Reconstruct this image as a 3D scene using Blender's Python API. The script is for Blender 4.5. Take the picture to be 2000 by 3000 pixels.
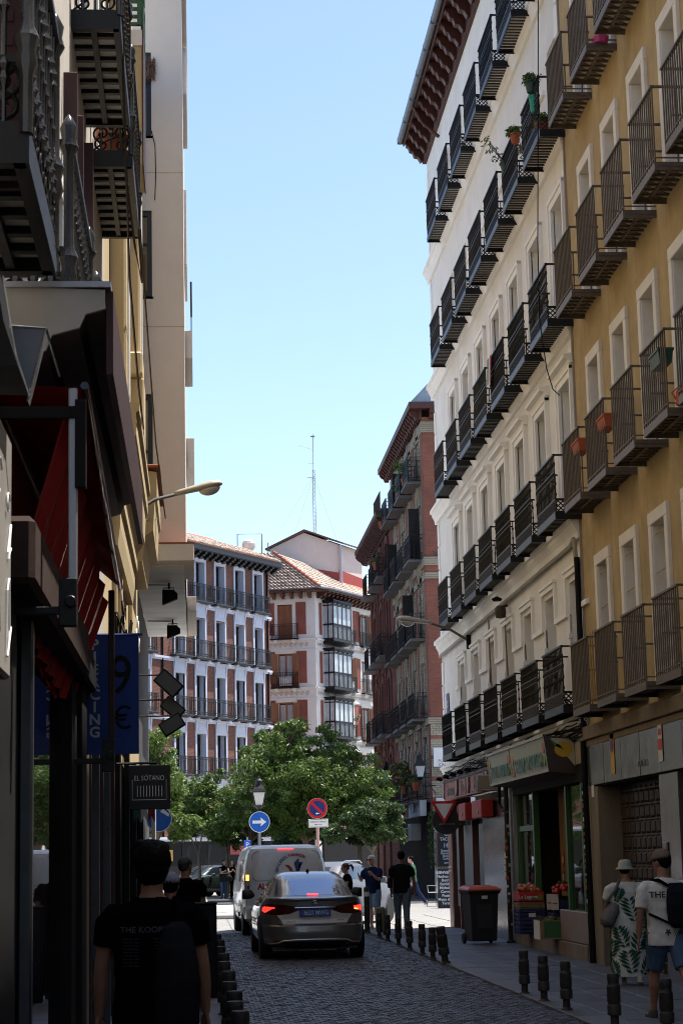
import bpy, math, random, bmesh
from mathutils import Vector, Matrix
rnd = random.Random(7)
S = bpy.context.scene
for o in list(bpy.data.objects): bpy.data.objects.remove(o)
# ---------------------------------------------------------------- camera
cd = bpy.data.cameras.new('camera'); cam = bpy.data.objects.new('camera', cd)
S.collection.objects.link(cam); S.camera = cam
cd.sensor_fit = 'VERTICAL'; cd.sensor_height = 36; cd.sensor_width = 24; cd.lens = 68.88
cd.clip_start = 0.3; cd.clip_end = 3000
cd.dof.use_dof = True; cd.dof.focus_distance = 36; cd.dof.aperture_fstop = 11
CAMROT = ((0.997181, 0.00875, -0.074527), (-0.071845, -0.175336, -0.981884), (-0.021658, 0.98447, -0.174213))
cam.matrix_world = Matrix.Translation((0, 0, 1.63)) @ Matrix(CAMROT).to_4x4()
# ---------------------------------------------------------------- sky and sun
SUN_DIR = Vector((0.345, 0.15, 0.927)).normalized()          # towards the sun: high, from the right of the street
W = bpy.data.worlds.new('World'); S.world = W; W.use_nodes = True
wn = W.node_tree; sky = wn.nodes.new('ShaderNodeTexSky'); sky.sky_type = 'NISHITA'; sky.sun_disc = False
sky.sun_elevation = math.asin(SUN_DIR.z); sky.sun_rotation = math.atan2(SUN_DIR.x, SUN_DIR.y)
sky.altitude = 650; sky.air_density = 1.0; sky.dust_density = 1.6; sky.ozone_density = 1.3
bg = wn.nodes['Background']; wn.links.new(sky.outputs[0], bg.inputs[0]); bg.inputs[1].default_value = 0.12
sd = bpy.data.lights.new('sun', 'SUN'); sd.energy = 4.2; sd.angle = math.radians(0.53); sd.color = (1, 0.95, 0.88)
so = bpy.data.objects.new('sun', sd); S.collection.objects.link(so); so.rotation_euler = SUN_DIR.to_track_quat('Z', 'Y').to_euler()
S.view_settings.view_transform = 'Standard'; S.view_settings.look = 'None'
S.view_settings.exposure = 1.15; S.view_settings.gamma = 1; S.view_settings.use_curve_mapping = False
S.render.engine = 'CYCLES'; S.cycles.max_bounces = 8; S.cycles.diffuse_bounces = 4; S.cycles.glossy_bounces = 4
S.cycles.transparent_max_bounces = 8; S.cycles.filter_width = 1.0
# ---------------------------------------------------------------- objects
def link(o, parent=None):
    S.collection.objects.link(o)
    if parent: o.parent = parent
    return o
def tag(o, label=None, cat=None, group=None, kind=None):
    if label: o['label'] = label
    if cat: o['category'] = cat
    if group: o['group'] = group
    if kind: o['kind'] = kind
    return o
def thing(name, label, cat, loc=(0, 0, 0), rz=0, group=None, parent=None):
    o = bpy.data.objects.new(name, None); o.empty_display_size = .2; o.location = loc; o.rotation_euler = (0, 0, rz)
    link(o, parent); return tag(o, label, cat, group)
def inst(name, me, parent=None, loc=(0, 0, 0), rot=(0, 0, 0), sc=(1, 1, 1), kind=None):
    o = bpy.data.objects.new(name, me); o.location = loc; o.rotation_euler = rot; o.scale = sc
    link(o, parent)
    if kind: o['kind'] = kind
    return o
def children(o): return [c for c in S.collection.objects if c.parent == o]
def copy_tree(o, parent=None):
    c = o.copy(); S.collection.objects.link(c); c.parent = parent
    for ch in o.children: copy_tree(ch, c)
    return c
# ---------------------------------------------------------------- mesh builder
class MB:
    def __init__(s): s.v = []; s.f = []; s.m = []
    def add(s, vs, fs, mi=0, M=None):
        b = len(s.v)
        s.v += [tuple(M @ Vector(p)) for p in vs] if M else [tuple(p) for p in vs]
        s.f += [tuple(b + i for i in f) for f in fs]; s.m += [mi] * len(fs); return s
    def box(s, x0, x1, y0, y1, z0, z1, mi=0, M=None):
        v = [(x, y, z) for x in (x0, x1) for y in (y0, y1) for z in (z0, z1)]
        return s.add(v, [(0, 1, 3, 2), (4, 6, 7, 5), (0, 4, 5, 1), (2, 3, 7, 6), (0, 2, 6, 4), (1, 5, 7, 3)], mi, M)
    def cbox(s, c, d, mi=0, M=None):
        return s.box(c[0]-d[0]/2, c[0]+d[0]/2, c[1]-d[1]/2, c[1]+d[1]/2, c[2]-d[2]/2, c[2]+d[2]/2, mi, M)
    def quad(s, a, b, c, d, mi=0, M=None): return s.add([a, b, c, d], [(0, 1, 2, 3)], mi, M)
    def loft(s, rings, mi=0, cap=True, M=None, closed=True):
        n = len(rings[0]); vs = [p for r in rings for p in r]; fs = []
        for i in range(len(rings)-1):
            for j in range(n if closed else n-1):
                k = (j+1) % n; fs.append((i*n+j, i*n+k, (i+1)*n+k, (i+1)*n+j))
        if cap and closed: fs += [tuple(reversed(range(n))), tuple((len(rings)-1)*n+j for j in range(n))]
        return s.add(vs, fs, mi, M)
    def tube(s, pts, r, n=6, mi=0, M=None, cap=True):
        pts = [Vector(p) for p in pts]; rs = r if isinstance(r, (list, tuple)) else [r]*len(pts); rings = []; up = None
        for i, p in enumerate(pts):
            t = (pts[min(i+1, len(pts)-1)] - pts[max(i-1, 0)]).normalized()
            if up is None:
                up = Vector((0, 0, 1)) if abs(t.z) < .9 else Vector((1, 0, 0))
            a = t.cross(up).normalized(); b = a.cross(t).normalized(); up = b
            rings.append([p + a*math.cos(2*math.pi*k/n)*rs[i] + b*math.sin(2*math.pi*k/n)*rs[i] for k in range(n)])
        return s.loft(rings, mi, cap, M)
    def lathe(s, prof, n=12, c=(0, 0, 0), mi=0, M=None):
        return s.loft([[(c[0]+r*math.cos(2*math.pi*k/n), c[1]+r*math.sin(2*math.pi*k/n), c[2]+z) for k in range(n)] for r, z in prof], mi, True, M)
    def prism(s, poly, ax, a0, a1, mi=0, M=None):
        f = {'x': lambda p, a: (a, p[0], p[1]), 'y': lambda p, a: (p[0], a, p[1]), 'z': lambda p, a: (p[0], p[1], a)}[ax]
        return s.loft([[f(p, a0) for p in poly], [f(p, a1) for p in poly]], mi, True, M)
    def ball(s, c, r, n=10, m=6, mi=0, M=None):
        rx, ry, rz = r if isinstance(r, (tuple, list)) else (r, r, r)
        rings = []
        for i in range(m+1):
            t = -math.pi/2 + math.pi*(i if 0 < i < m else (i + (.03 if i == 0 else -.03)))/m
            rings.append([(c[0]+rx*math.cos(t)*math.cos(2*math.pi*k/n), c[1]+ry*math.cos(t)*math.sin(2*math.pi*k/n), c[2]+rz*math.sin(t)) for k in range(n)])
        return s.loft(rings, mi, True, M)
    def mesh(s, name, mats, smooth=False, bevel=0, fixn=True):
        me = bpy.data.meshes.new(name); me.from_pydata(s.v, [], s.f)
        for m in (mats if isinstance(mats, (list, tuple)) else [mats]): me.materials.append(m)
        me.polygons.foreach_set('material_index', s.m)
        if fixn or bevel:
            bm = bmesh.new(); bm.from_mesh(me)
            if fixn: bmesh.ops.recalc_face_normals(bm, faces=bm.faces)
            if bevel:
                es = [e for e in bm.edges if len(e.link_faces) == 2 and e.calc_face_angle(0) > .6]
                bmesh.ops.bevel(bm, geom=es, offset=bevel, segments=1, affect='EDGES', clamp_overlap=True)
            bm.to_mesh(me); bm.free()
        if smooth:
            me.polygons.foreach_set('use_smooth', [True]*len(me.polygons))
            if smooth != 'all': me.set_sharp_from_angle(angle=smooth if isinstance(smooth, float) and smooth > .01 else .7)
        return me
    def build(s, name, mats, parent=None, smooth=False, bevel=0, fixn=True, **k):
        return inst(name, s.mesh(name, mats, smooth, bevel, fixn), parent, **k)
def rot(ax, a): return Matrix.Rotation(a, 4, ax)
def tr(x, y, z): return Matrix.Translation((x, y, z))
# ---------------------------------------------------------------- materials
def N(nt, t, **k):
    n = nt.nodes.new(t)
    for a, b in k.items(): setattr(n, a, b)
    return n
def mat(name, col, rough=.6, var=.12, scale=3, bump=0, bscale=60, metal=0, spec=.4, dirt=0, dcol=(.05, .045, .04), coat=0, stretch=(1, 1, 1), emit=None, es=0, trans=0):
    m = bpy.data.materials.new(name); m.use_nodes = True; nt = m.node_tree; L = nt.links.new
    b = nt.nodes['Principled BSDF']; b.inputs['Roughness'].default_value = rough; b.inputs['Metallic'].default_value = metal
    b.inputs['Specular IOR Level'].default_value = spec; b.inputs['Coat Weight'].default_value = coat; b.inputs['Coat Roughness'].default_value = .05
    geo = N(nt, 'ShaderNodeNewGeometry'); mp = N(nt, 'ShaderNodeMapping'); mp.inputs['Scale'].default_value = stretch
    L(geo.outputs['Position'], mp.inputs['Vector'])
    col = tuple(col)+(1,)
    if var or dirt:
        nz = N(nt, 'ShaderNodeTexNoise'); nz.inputs['Scale'].default_value = scale; nz.inputs['Detail'].default_value = 6; nz.inputs['Roughness'].default_value = .65
        L(mp.outputs[0], nz.inputs['Vector'])
        mx = N(nt, 'ShaderNodeMix', data_type='RGBA'); mr = N(nt, 'ShaderNodeMapRange'); mr.inputs[1].default_value = .3; mr.inputs[2].default_value = .7
        L(nz.outputs[0], mr.inputs[0]); L(mr.outputs[0], mx.inputs[0])
        mx.inputs[6].default_value = tuple(c*(1-var) for c in col[:3])+(1,); mx.inputs[7].default_value = tuple(min(1, c*(1+var)) for c in col[:3])+(1,)
        out = mx.outputs[2]
        if dirt:
            n2 = N(nt, 'ShaderNodeTexNoise'); n2.inputs['Scale'].default_value = 1.1; n2.inputs['Detail'].default_value = 8; n2.inputs['Roughness'].default_value = .7
            m2 = N(nt, 'ShaderNodeMapping'); m2.inputs['Scale'].default_value = (2.2, 2.2, .45); L(geo.outputs['Position'], m2.inputs[0]); L(m2.outputs[0], n2.inputs[0])
            r2 = N(nt, 'ShaderNodeMapRange'); r2.inputs[1].default_value = .5; r2.inputs[2].default_value = .78; r2.inputs[4].default_value = dirt
            L(n2.outputs[0], r2.inputs[0]); x2 = N(nt, 'ShaderNodeMix', data_type='RGBA'); L(r2.outputs[0], x2.inputs[0]); L(out, x2.inputs[6]); x2.inputs[7].default_value = dcol+(1,)
            out = x2.outputs[2]
        L(out, b.inputs['Base Color'])
        rr = N(nt, 'ShaderNodeMapRange'); rr.inputs[3].default_value = max(.02, rough-.08); rr.inputs[4].default_value = min(1, rough+.1); L(nz.outputs[0], rr.inputs[0]); L(rr.outputs[0], b.inputs['Roughness'])
    else: b.inputs['Base Color'].default_value = col
    if bump:
        nb = N(nt, 'ShaderNodeTexNoise'); nb.inputs['Scale'].default_value = bscale; nb.inputs['Detail'].default_value = 5; L(mp.outputs[0], nb.inputs[0])
        bp = N(nt, 'ShaderNodeBump'); bp.inputs['Strength'].default_value = bump; bp.inputs['Distance'].default_value = .02; L(nb.outputs[0], bp.inputs['Height']); L(bp.outputs[0], b.inputs['Normal'])
    if emit: b.inputs['Emission Color'].default_value = tuple(emit)+(1,); b.inputs['Emission Strength'].default_value = es
    if trans: b.inputs['Transmission Weight'].default_value = trans
    return m
def brickmat(name, ang, c1, c2, cm, bw=.25, bh=.065, mort=.012, var=.5, stain=.25):
    """running-bond brick laid along direction ang (radians) and z"""
    m = bpy.data.materials.new(name); m.use_nodes = True; nt = m.node_tree; L = nt.links.new; b = nt.nodes['Principled BSDF']
    geo = N(nt, 'ShaderNodeNewGeometry'); d = N(nt, 'ShaderNodeVectorMath', operation='DOT_PRODUCT'); d.inputs[1].default_value = (math.cos(ang), math.sin(ang), 0)
    L(geo.outputs['Position'], d.inputs[0]); sx = N(nt, 'ShaderNodeSeparateXYZ'); L(geo.outputs['Position'], sx.inputs[0])
    cb = N(nt, 'ShaderNodeCombineXYZ'); L(d.outputs['Value'], cb.inputs[0]); L(sx.outputs[2], cb.inputs[1])
    bt = N(nt, 'ShaderNodeTexBrick'); L(cb.outputs[0], bt.inputs['Vector']); bt.inputs['Scale'].default_value = 1; bt.inputs['Brick Width'].default_value = bw
    bt.inputs['Row Height'].default_value = bh; bt.inputs['Mortar Size'].default_value = mort; bt.inputs['Bias'].default_value = -.1; bt.inputs['Mortar Smooth'].default_value = .2
    bt.inputs['Color1'].default_value = c1+(1,); bt.inputs['Color2'].default_value = c2+(1,); bt.inputs['Mortar'].default_value = cm+(1,)
    nz = N(nt, 'ShaderNodeTexNoise'); nz.inputs['Scale'].default_value = .7; nz.inputs['Detail'].default_value = 7; L(geo.outputs['Position'], nz.inputs[0])
    mr = N(nt, 'ShaderNodeMapRange'); mr.inputs[1].default_value = .35; mr.inputs[2].default_value = .7; mr.inputs[3].default_value = 1-stain; mr.inputs[4].default_value = 1+stain*.5; L(nz.outputs[0], mr.inputs[0])
    mu = N(nt, 'ShaderNodeVectorMath', operation='SCALE'); L(bt.outputs['Color'], mu.inputs[0]); L(mr.outputs[0], mu.inputs['Scale']); L(mu.outputs[0], b.inputs['Base Color'])
    b.inputs['Roughness'].default_value = .85
    bp = N(nt, 'ShaderNodeBump'); bp.inputs['Strength'].default_value = .5; bp.inputs['Distance'].default_value = .012; bp.invert = True; L(bt.outputs['Fac'], bp.inputs['Height']); L(bp.outputs[0], b.inputs['Normal'])
    return m
def glassmat(name, col=(.015, .018, .02), rough=.03):
    return mat(name, col, rough, var=0, spec=.8)
BLK = mat('black_iron', (.007, .007, .008), .4, .3, 20, .15, 80, spec=.3)
BLKM = mat('matt_black', (.005, .005, .006), .7, .2, 8, spec=.2)
GREYIRON = mat('grey_iron', (.105, .085, .068), .5, .25, 14, .1, 90, dirt=.35, dcol=(.09, .035, .015))
GLASS = glassmat('window_glass')
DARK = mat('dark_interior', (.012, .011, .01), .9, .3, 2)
WHITE = mat('white_paint', (.74, .73, .70), .55, .05, 2, .05, 40, dirt=.12, dcol=(.4, .36, .3))
STEEL = mat('brushed_steel', (.42, .43, .44), .3, .1, 30, metal=.9)
# ---------------------------------------------------------------- text
def text_mesh(s, size, m, ext=.003, bold=0.0, align='CENTER', sx=1.0, spacing=1.0):
    cu = bpy.data.curves.new('lettering', 'FONT'); cu.body = s; cu.size = size; cu.extrude = ext; cu.align_x = align; cu.align_y = 'CENTER'
    cu.offset = bold; cu.resolution_u = 3; cu.space_character = spacing
    o = bpy.data.objects.new('lettering', cu); me = bpy.data.meshes.new_from_object(o); bpy.data.objects.remove(o); bpy.data.curves.remove(cu)
    for v in me.vertices: v.co.x *= sx
    me.materials.clear(); me.materials.append(m); return me
def text(s, size, m, parent, loc, rz=0, name='lettering', tilt=0, **k):
    """upright lettering facing local -Y (turned by rz)"""
    o = inst(name, text_mesh(s, size, m, **k), parent, loc); o.rotation_euler = (math.pi/2, tilt, rz); return o
# ---------------------------------------------------------------- walls with openings (front at local y=0, outward -y)
def wall(mb, x0, x1, z0, z1, ops, rev=.3, mi=0, rmi=0, y=0.0, M=None):
    xs = sorted({x0, x1, *[a for o in ops for a in o[:2]]}); zs = sorted({z0, z1, *[a for o in ops for a in o[2:4]]})
    for i in range(len(xs)-1):
        for j in range(len(zs)-1):
            cx = (xs[i]+xs[i+1])/2; cz = (zs[j]+zs[j+1])/2
            if any(a < cx < b and c < cz < d for a, b, c, d in ops): continue
            mb.quad((xs[i], y, zs[j]), (xs[i+1], y, zs[j]), (xs[i+1], y, zs[j+1]), (xs[i], y, zs[j+1]), mi, M)
    for a, b, c, d in ops:
        mb.quad((a, y, c), (a, y, d), (a, y+rev, d), (a, y+rev, c), rmi, M); mb.quad((b, y, c), (b, y+rev, c), (b, y+rev, d), (b, y, d), rmi, M)
        mb.quad((a, y, d), (b, y, d), (b, y+rev, d), (a, y+rev, d), rmi, M); mb.quad((a, y, c), (a, y+rev, c), (b, y+rev, c), (b, y, c), rmi, M)
    return mb
def frame_mesh(w, h, t=.06, d=.06, mull=1, trans=(), m=WHITE):
    mb = MB(); mb.box(-w/2, -w/2+t, 0, d, 0, h).box(w/2-t, w/2, 0, d, 0, h).box(-w/2+t, w/2-t, .002, d-.002, h-t, h).box(-w/2+t, w/2-t, .002, d-.002, 0, t*1.6)
    for k in range(mull):
        x = -w/2 + w*(k+1)/(mull+1); mb.box(x-t*.6, x+t*.6, .004, d-.004, t*1.6, h-t)
    for z in trans: mb.box(-w/2+t, w/2-t, .006, d-.006, z-t*.4, z+t*.4)
    return mb.mesh('window_frame', m)
def pane_mesh(w, h, m=GLASS):
    return MB().box(-w/2, w/2, 0, .012, 0, h).mesh('pane', m)
# ================================================================ ground
def varmat(name, col, rough, amp, bump=.3, bscale=50, tint=None, spec=.4):
    """stone whose every piece has its own shade"""
    m = mat(name, col, rough, .18, 9, bump, bscale, spec=spec, dirt=.35, dcol=tuple(c*.45 for c in col)); nt = m.node_tree; L = nt.links.new; b = nt.nodes['Principled BSDF']
    src = b.inputs['Base Color'].links[0].from_socket
    oi = N(nt, 'ShaderNodeObjectInfo'); ge = N(nt, 'ShaderNodeNewGeometry'); ad = N(nt, 'ShaderNodeMath', operation='ADD'); L(oi.outputs['Random'], ad.inputs[0]); L(ge.outputs['Random Per Island'], ad.inputs[1])
    fr = N(nt, 'ShaderNodeMath', operation='FRACT'); L(ad.outputs[0], fr.inputs[0])
    mr = N(nt, 'ShaderNodeMapRange'); mr.inputs[3].default_value = 1-amp; mr.inputs[4].default_value = 1+amp; L(fr.outputs[0], mr.inputs[0])
    sc = N(nt, 'ShaderNodeVectorMath', operation='SCALE'); L(src, sc.inputs[0]); L(mr.outputs[0], sc.inputs['Scale']); L(sc.outputs[0], b.inputs['Base Color'])
    return m
M_SETT = varmat('granite_sett', (.05, .052, .062), .5, .32, .25, 40)
M_SLAB = varmat('pavement_slab', (.078, .083, .098), .5, .2, .25, 60)
M_KERB = varmat('kerb_granite', (.10, .105, .12), .55, .18, .3, 70)
M_MORTAR = mat('road_mortar', (.035, .034, .034), .9, .2, 20)
M_PLAZA = mat('plaza_paving', (.34, .325, .30), .75, .12, 1.2, .2, 40, dirt=.3, dcol=(.2, .19, .18))
M_ASPH = mat('asphalt', (.06, .06, .063), .85, .2, 5, .4, 160)
g = MB().quad((-400, -60, -.06), (400, -60, -.06), (400, 900, -.06), (-400, 900, -.06)).build('ground', M_ASPH); g['kind'] = 'structure'
road = MB().box(.30, 4.1, 4, 46.15, -.05, -.03).build('road', M_MORTAR); road['kind'] = 'structure'
for nm, x0, x1 in (('pavement', 4.12, 6.3), ('pavement', -1.6, .02)):
    pv = MB().box(x0, x1, 4, 46.15, -.05, .008).build(nm, M_MORTAR); pv['kind'] = 'structure'
    if x0 > 0: pav_r = pv
    else: pav_l = pv
plaza = MB().quad((-80, 46.15, 0), (80, 46.15, 0), (80, 175, 0), (-80, 175, 0)).build('plaza_pavement', M_PLAZA); plaza['kind'] = 'structure'
pr = MB().quad((-80, 71, .004), (80, 71, .004), (80, 99, .004), (-80, 99, .004)).build('plaza_road', M_ASPH); pr['kind'] = 'structure'
isl = MB().box(-40, 3.0, 57.2, 70, 0, .13).build('traffic_island', M_PLAZA, bevel=.03); isl['kind'] = 'structure'
# setts: running bond, 0.10 m wide, every one a stone
def sett_mesh(seed, w=.092, l=.112):
    r = random.Random(seed); j = lambda a: r.uniform(-a, a); h = .005 + r.uniform(-.003, .004); mb = MB()
    lo = [(-w/2, -l/2), (w/2, -l/2), (w/2, l/2), (-w/2, l/2)]
    ring0 = [(x+j(.003), y+j(.003), -.035) for x, y in lo]; ring1 = [(x+j(.003), y+j(.003), h-.016) for x, y in lo]
    ring2 = [(x*.80+j(.004), y*.84+j(.004), h+j(.004)) for x, y in lo]
    return mb.loft([ring0, ring1, ring2], 0, True)
setts = [sett_mesh(i).mesh('sett', M_SETT) for i in range(12)]
sproto = [sett_mesh(i) for i in range(40)]
stuffmb = MB(); cnt = 0; row = 0; Yc = 18.9
while Yc < 46.1:
    off = .05*(row % 2)
    for c in range(33):
        x = .47 + off + c*.1 + rnd.uniform(-.004, .004)
        if x > 3.72: continue
        px = x/Yc
        if cnt < 300 and Yc > 19.2 and x > .95:
            inst('sett', setts[(c*5+row*7) % 12], road, (x, Yc, 0), (0, 0, rnd.uniform(-.05, .05))); cnt += 1
        else:
            p = sproto[rnd.randrange(40)]; stuffmb.add([(x+a, Yc+b, q) for a, b, q in p.v], p.f)
    Yc += .122; row += 1
s_ = stuffmb.build('setts', M_SETT, road, fixn=False); s_['kind'] = 'stuff'
# kerb stones and paving slabs
def slab_mesh(w, l, seed, name, m, top=.02, ch=.006):
    r = random.Random(seed); a, b = w/2-.004, l/2-.004; mb = MB()
    q = lambda d, z: [(-a+d, -b+d, z), (a-d, -b+d, z), (a-d, b-d, z), (-a+d, b-d, z)]
    return mb.loft([q(0, -.03), q(0, top-ch), q(ch, top+r.uniform(-.0015, .0015))], 0, True).mesh(name, m)
kb = [slab_mesh(.36, 1.0, i, 'kerb_stone', M_KERB, .024) for i in range(3)]
for i in range(31):
    for x, pv in ((3.93, pav_r), (.20, pav_l)): inst('kerb_stone', kb[i % 3], pv, (x, 15.6+i, rnd.uniform(-.003, .003)), (0, rnd.uniform(-.004, .004), 0))
sl = [slab_mesh(.44, .6, i, 'slab', M_SLAB) for i in range(4)]
for i in range(45):
    for k in range(5):
        y = 18.6 + i*.6 + (.3 if k % 2 else 0); x = 4.335 + k*.44
        if y < 45.9: inst('slab', sl[(i*3+k) % 4], pav_r, (x, y, rnd.uniform(-.002, .002)), (rnd.uniform(-.003, .003), rnd.uniform(-.003, .003), 0))
for i in range(58):
    for k in range(3): inst('slab', sl[(i+k) % 4], pav_l, (-.205-k*.44, 11+i*.6 + (.3 if k % 2 else 0), 0))
MB().box(.42, 3.74, 26.28, 26.31, -.03, .012).build('drain_strip', mat('drain_steel', (.2, .2, .2), .4, metal=.5), road)
# joints of the plaza crossing, cut as thin dark stone strips standing 3 mm proud
mb = MB()
for i in range(40): mb.box(-4, 8.5, 46.6+i*.62, 46.6+i*.62+.035, 0, .004)
for i in range(16): mb.box(-4+i*.8, -4+i*.8+.03, 46.3, 56.9, 0, .007)
jo = mb.build('paving_joints', mat('joint_stone', (.16, .155, .15), .8), plaza); jo['kind'] = 'stuff'
# ================================================================ white building, right
A_R = -math.pi/2
M_WALLW = mat('cream_render', (.75, .74, .71), .8, .07, 1.5, .12, 90, dirt=.2, dcol=(.42, .36, .28))
M_TRIMW = mat('white_trim', (.84, .83, .80), .7, .04, 2, .05, 60, dirt=.12, dcol=(.45, .4, .33))
M_EAVE = mat('oxblood_wood', (.055, .015, .01), .5, .25, 6, .2, 40, stretch=(1, .2, 1))
M_ZINC = mat('zinc_gutter', (.13, .15, .18), .45, .15, 10, metal=.3)
M_UNDER = mat('balcony_boards', (.66, .60, .52), .8, .12, 8)
M_TERR = mat('terracotta', (.32, .10, .05), .8, .15, 9, .1, 80)
YW = 46.8; LW = 17.5
wb = thing('corner_building', 'tall cream and white apartment building with black iron balconies and deep dark red eaves', 'building', (5.9, YW, 0), A_R)
cols = [YW-(30.0+2.19*k) for k in range(7)]                       # window centres along the front, nearest first
rows = [(3.80, 5.85), (6.75, 8.98), (9.80, 12.02), (12.90, 14.75), (15.92, 17.75)]
ops = []
for c in cols:
    for z0, z1 in rows: ops.append((c-.47, c+.47, z0+.06, z1))
mb = MB(); wall(mb, 0, LW, 3.35, 19.4, ops, .32, 0, 1)
mb.quad((0, 0, 3.35), (0, 12, 3.35), (0, 12, 19.4), (0, 0, 19.4)).quad((LW, 0, 3.35), (LW, 0, 19.4), (LW, 12, 19.4), (LW, 12, 3.35))
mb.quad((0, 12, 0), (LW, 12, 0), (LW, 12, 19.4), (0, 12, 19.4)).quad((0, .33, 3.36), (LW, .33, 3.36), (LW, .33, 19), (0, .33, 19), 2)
mb.build('wall', [M_WALLW, M_TRIMW, DARK], wb, fixn=False)
# string courses, architraves, sill panels
def course(mb, z, h, d, x0=-.1, x1=LW, ret=True):
    mb.prism([(0.01, z-h), (-d*.35, z-h), (-d*.4, z-h*.72), (-d*.7, z-h*.45), (-d*.75, z-h*.3), (-d, z-h*.25), (-d, z), (.01, z+.03)], 'x', x0, x1)
mb = MB()
for z in (6.74, 9.96, 13.08, 16.04): course(mb, z, .34, .17, -.16)
for z in (3.72,): course(mb, z, .22, .12, -.1)
mb.build('string_course', M_TRIMW, wb)
def architrave(w, h, t=.17, d=.05, hood=False, key=False):
    mb = MB(); a = w/2
    mb.box(-a-t, -a, -d, .02, 0, h).box(a, a+t, -d, .02, 0, h).box(-a-t, a+t, -d-.003, .02, h, h+t)
    mb.box(-a-t-.02, -a-t+.05, -d-.025, .01, 0, h+t).box(a+t-.05, a+t+.02, -d-.025, .01, 0, h+t).box(-a-t-.02, a+t+.02, -d-.027, .01, h+t-.05, h+t+.02)
    if hood: mb.prism([(.01, h+t+.02), (-.07, h+t+.02), (-.09, h+t+.08), (-.17, h+t+.1), (-.17, h+t+.15), (.01, h+t+.19)], 'x', -a-t-.1, a+t+.1)
    return mb.mesh('architrave', M_TRIMW)
arch = [None, architrave(.94, 2.17, .16, .05, True), architrave(.94, 2.16, .17, .05), None, None]
def pier_panel():                                                   # sunk panels between the first-floor windows
    mb = MB(); x0, x1 = .62, 1.57
    for z0, z1 in ((-.02, .62),):
        mb.box(x0, x1, -.045, .01, z0, z0+.05).box(x0+.02, x1-.02, -.03, .01, z0-.06, z0)
    return mb
winf = frame_mesh(.94, 2.1, .07, .06, 1, (1.55,), mat('white_window', (.72, .70, .66), .5))
wpan = pane_mesh(.82, 1.9)
for r, (z0, z1) in enumerate(rows):
    for c in cols:
        f = inst('window', winf, wb, (c, .24, z0+.06), sc=(1, 1, (z1-z0-.06)/2.1)); inst('pane', wpan, f, (0, .03, .1))
        if arch[r]: inst('architrave', arch[r], wb, (c, 0, z0+.06))
sp = MB().box(-.33, .33, -.035, .01, 0, .09).box(-.31, .31, -.05, .01, .02, .07).mesh('wall_panel', M_TRIMW)
for c in cols[:6]:
    inst('wall_panel', sp, wb, (c-1.095, 0, 14.15))
# first floor: label moulds over the windows with dropped shoulders, impost blocks
lm = MB().box(-.64, .64, -.05, .01, 2.08, 2.2).box(-.66, .66, -.075, .01, 2.16, 2.21).box(-.64, -.56, -.05, .01, 1.55, 2.08).box(.56, .64, -.05, .01, 1.55, 2.08)
lm.box(-1.1, -.56, -.052, .01, 1.47, 1.55).box(.56, 1.09, -.052, .01, 1.47, 1.55).box(-.53, -.47, -.02, .02, .0, 1.5).box(-.55, -.46, -.04, .02, 1.12, 1.2)
lmm = lm.mesh('label_mould', M_TRIMW)
for c in cols: inst('label_mould', lmm, wb, (c, 0, 3.86))
# quoins
q = MB().box(0, .32, -.025, .01, 0, .52).mesh('quoin', M_TRIMW); q2 = MB().box(0, .22, -.024, .01, 0, .52).mesh('quoin', M_TRIMW)
z = 4.0; i = 0
while z < 18.3:
    if not any(c-.4 < z+.3 and z < c+.06 for c in (6.74, 9.96, 13.08, 16.04)):
        inst('quoin', q if i % 2 else q2, wb, (.02, 0, z)); inst('quoin', q if i % 2 else q2, wb, (LW-(.34 if i % 2 else .24), 0, z))
    z += .56; i += 1
# eaves: soffit boards, corbels (canes), gutter, roof
mb = MB(); mb.box(-.12, LW, -.54, .0, 19.4, 19.45).box(-.1, LW, -.1, .0, 18.85, 19.399).box(-.12, LW, -.58, -.541, 19.33, 19.52).box(-.12, 0, .001, 10, 19.4, 19.45)
mb.build('eaves_soffit', M_EAVE, wb)
prof = [(-.1, 19.399), (-.1, 18.9), (-.16, 18.86), (-.23, 18.98), (-.32, 19.0), (-.36, 19.12), (-.43, 19.14), (-.47, 19.26), (-.51, 19.27), (-.53, 19.399)]
cm = MB().prism(prof, 'x', -.1, .1).mesh('corbel', M_EAVE)
for i in range(26): inst('corbel', cm, wb, (.0+i*.72, 0, 0))
gp = [(-.65+.07*math.cos(t), 19.45+.07*math.sin(t)) for t in [math.pi+math.pi*i/8 for i in range(9)]]
mb = MB().prism([(-.72, 19.52)]+gp+[(-.585, 19.52)], 'x', -.14, LW)
for i in range(13): mb.box(-.1+i*1.45, -.07+i*1.45, -.725, -.58, 19.37, 19.53)
mb.build('gutter', M_ZINC, wb)
mb = MB(); mb.prism([(-.58, 19.53), (5, 21.6), (12, 19.5)], 'x', -.12, LW); mb.build('roof', M_TERR, wb)
mb = MB().tube([(0, -.62, 19.3), (.0, -.4, 18.9), (0, -.02, 18.55)], .045, 8).build('downpipe', M_EAVE, wb, loc=(2.6, 0, 0))
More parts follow.
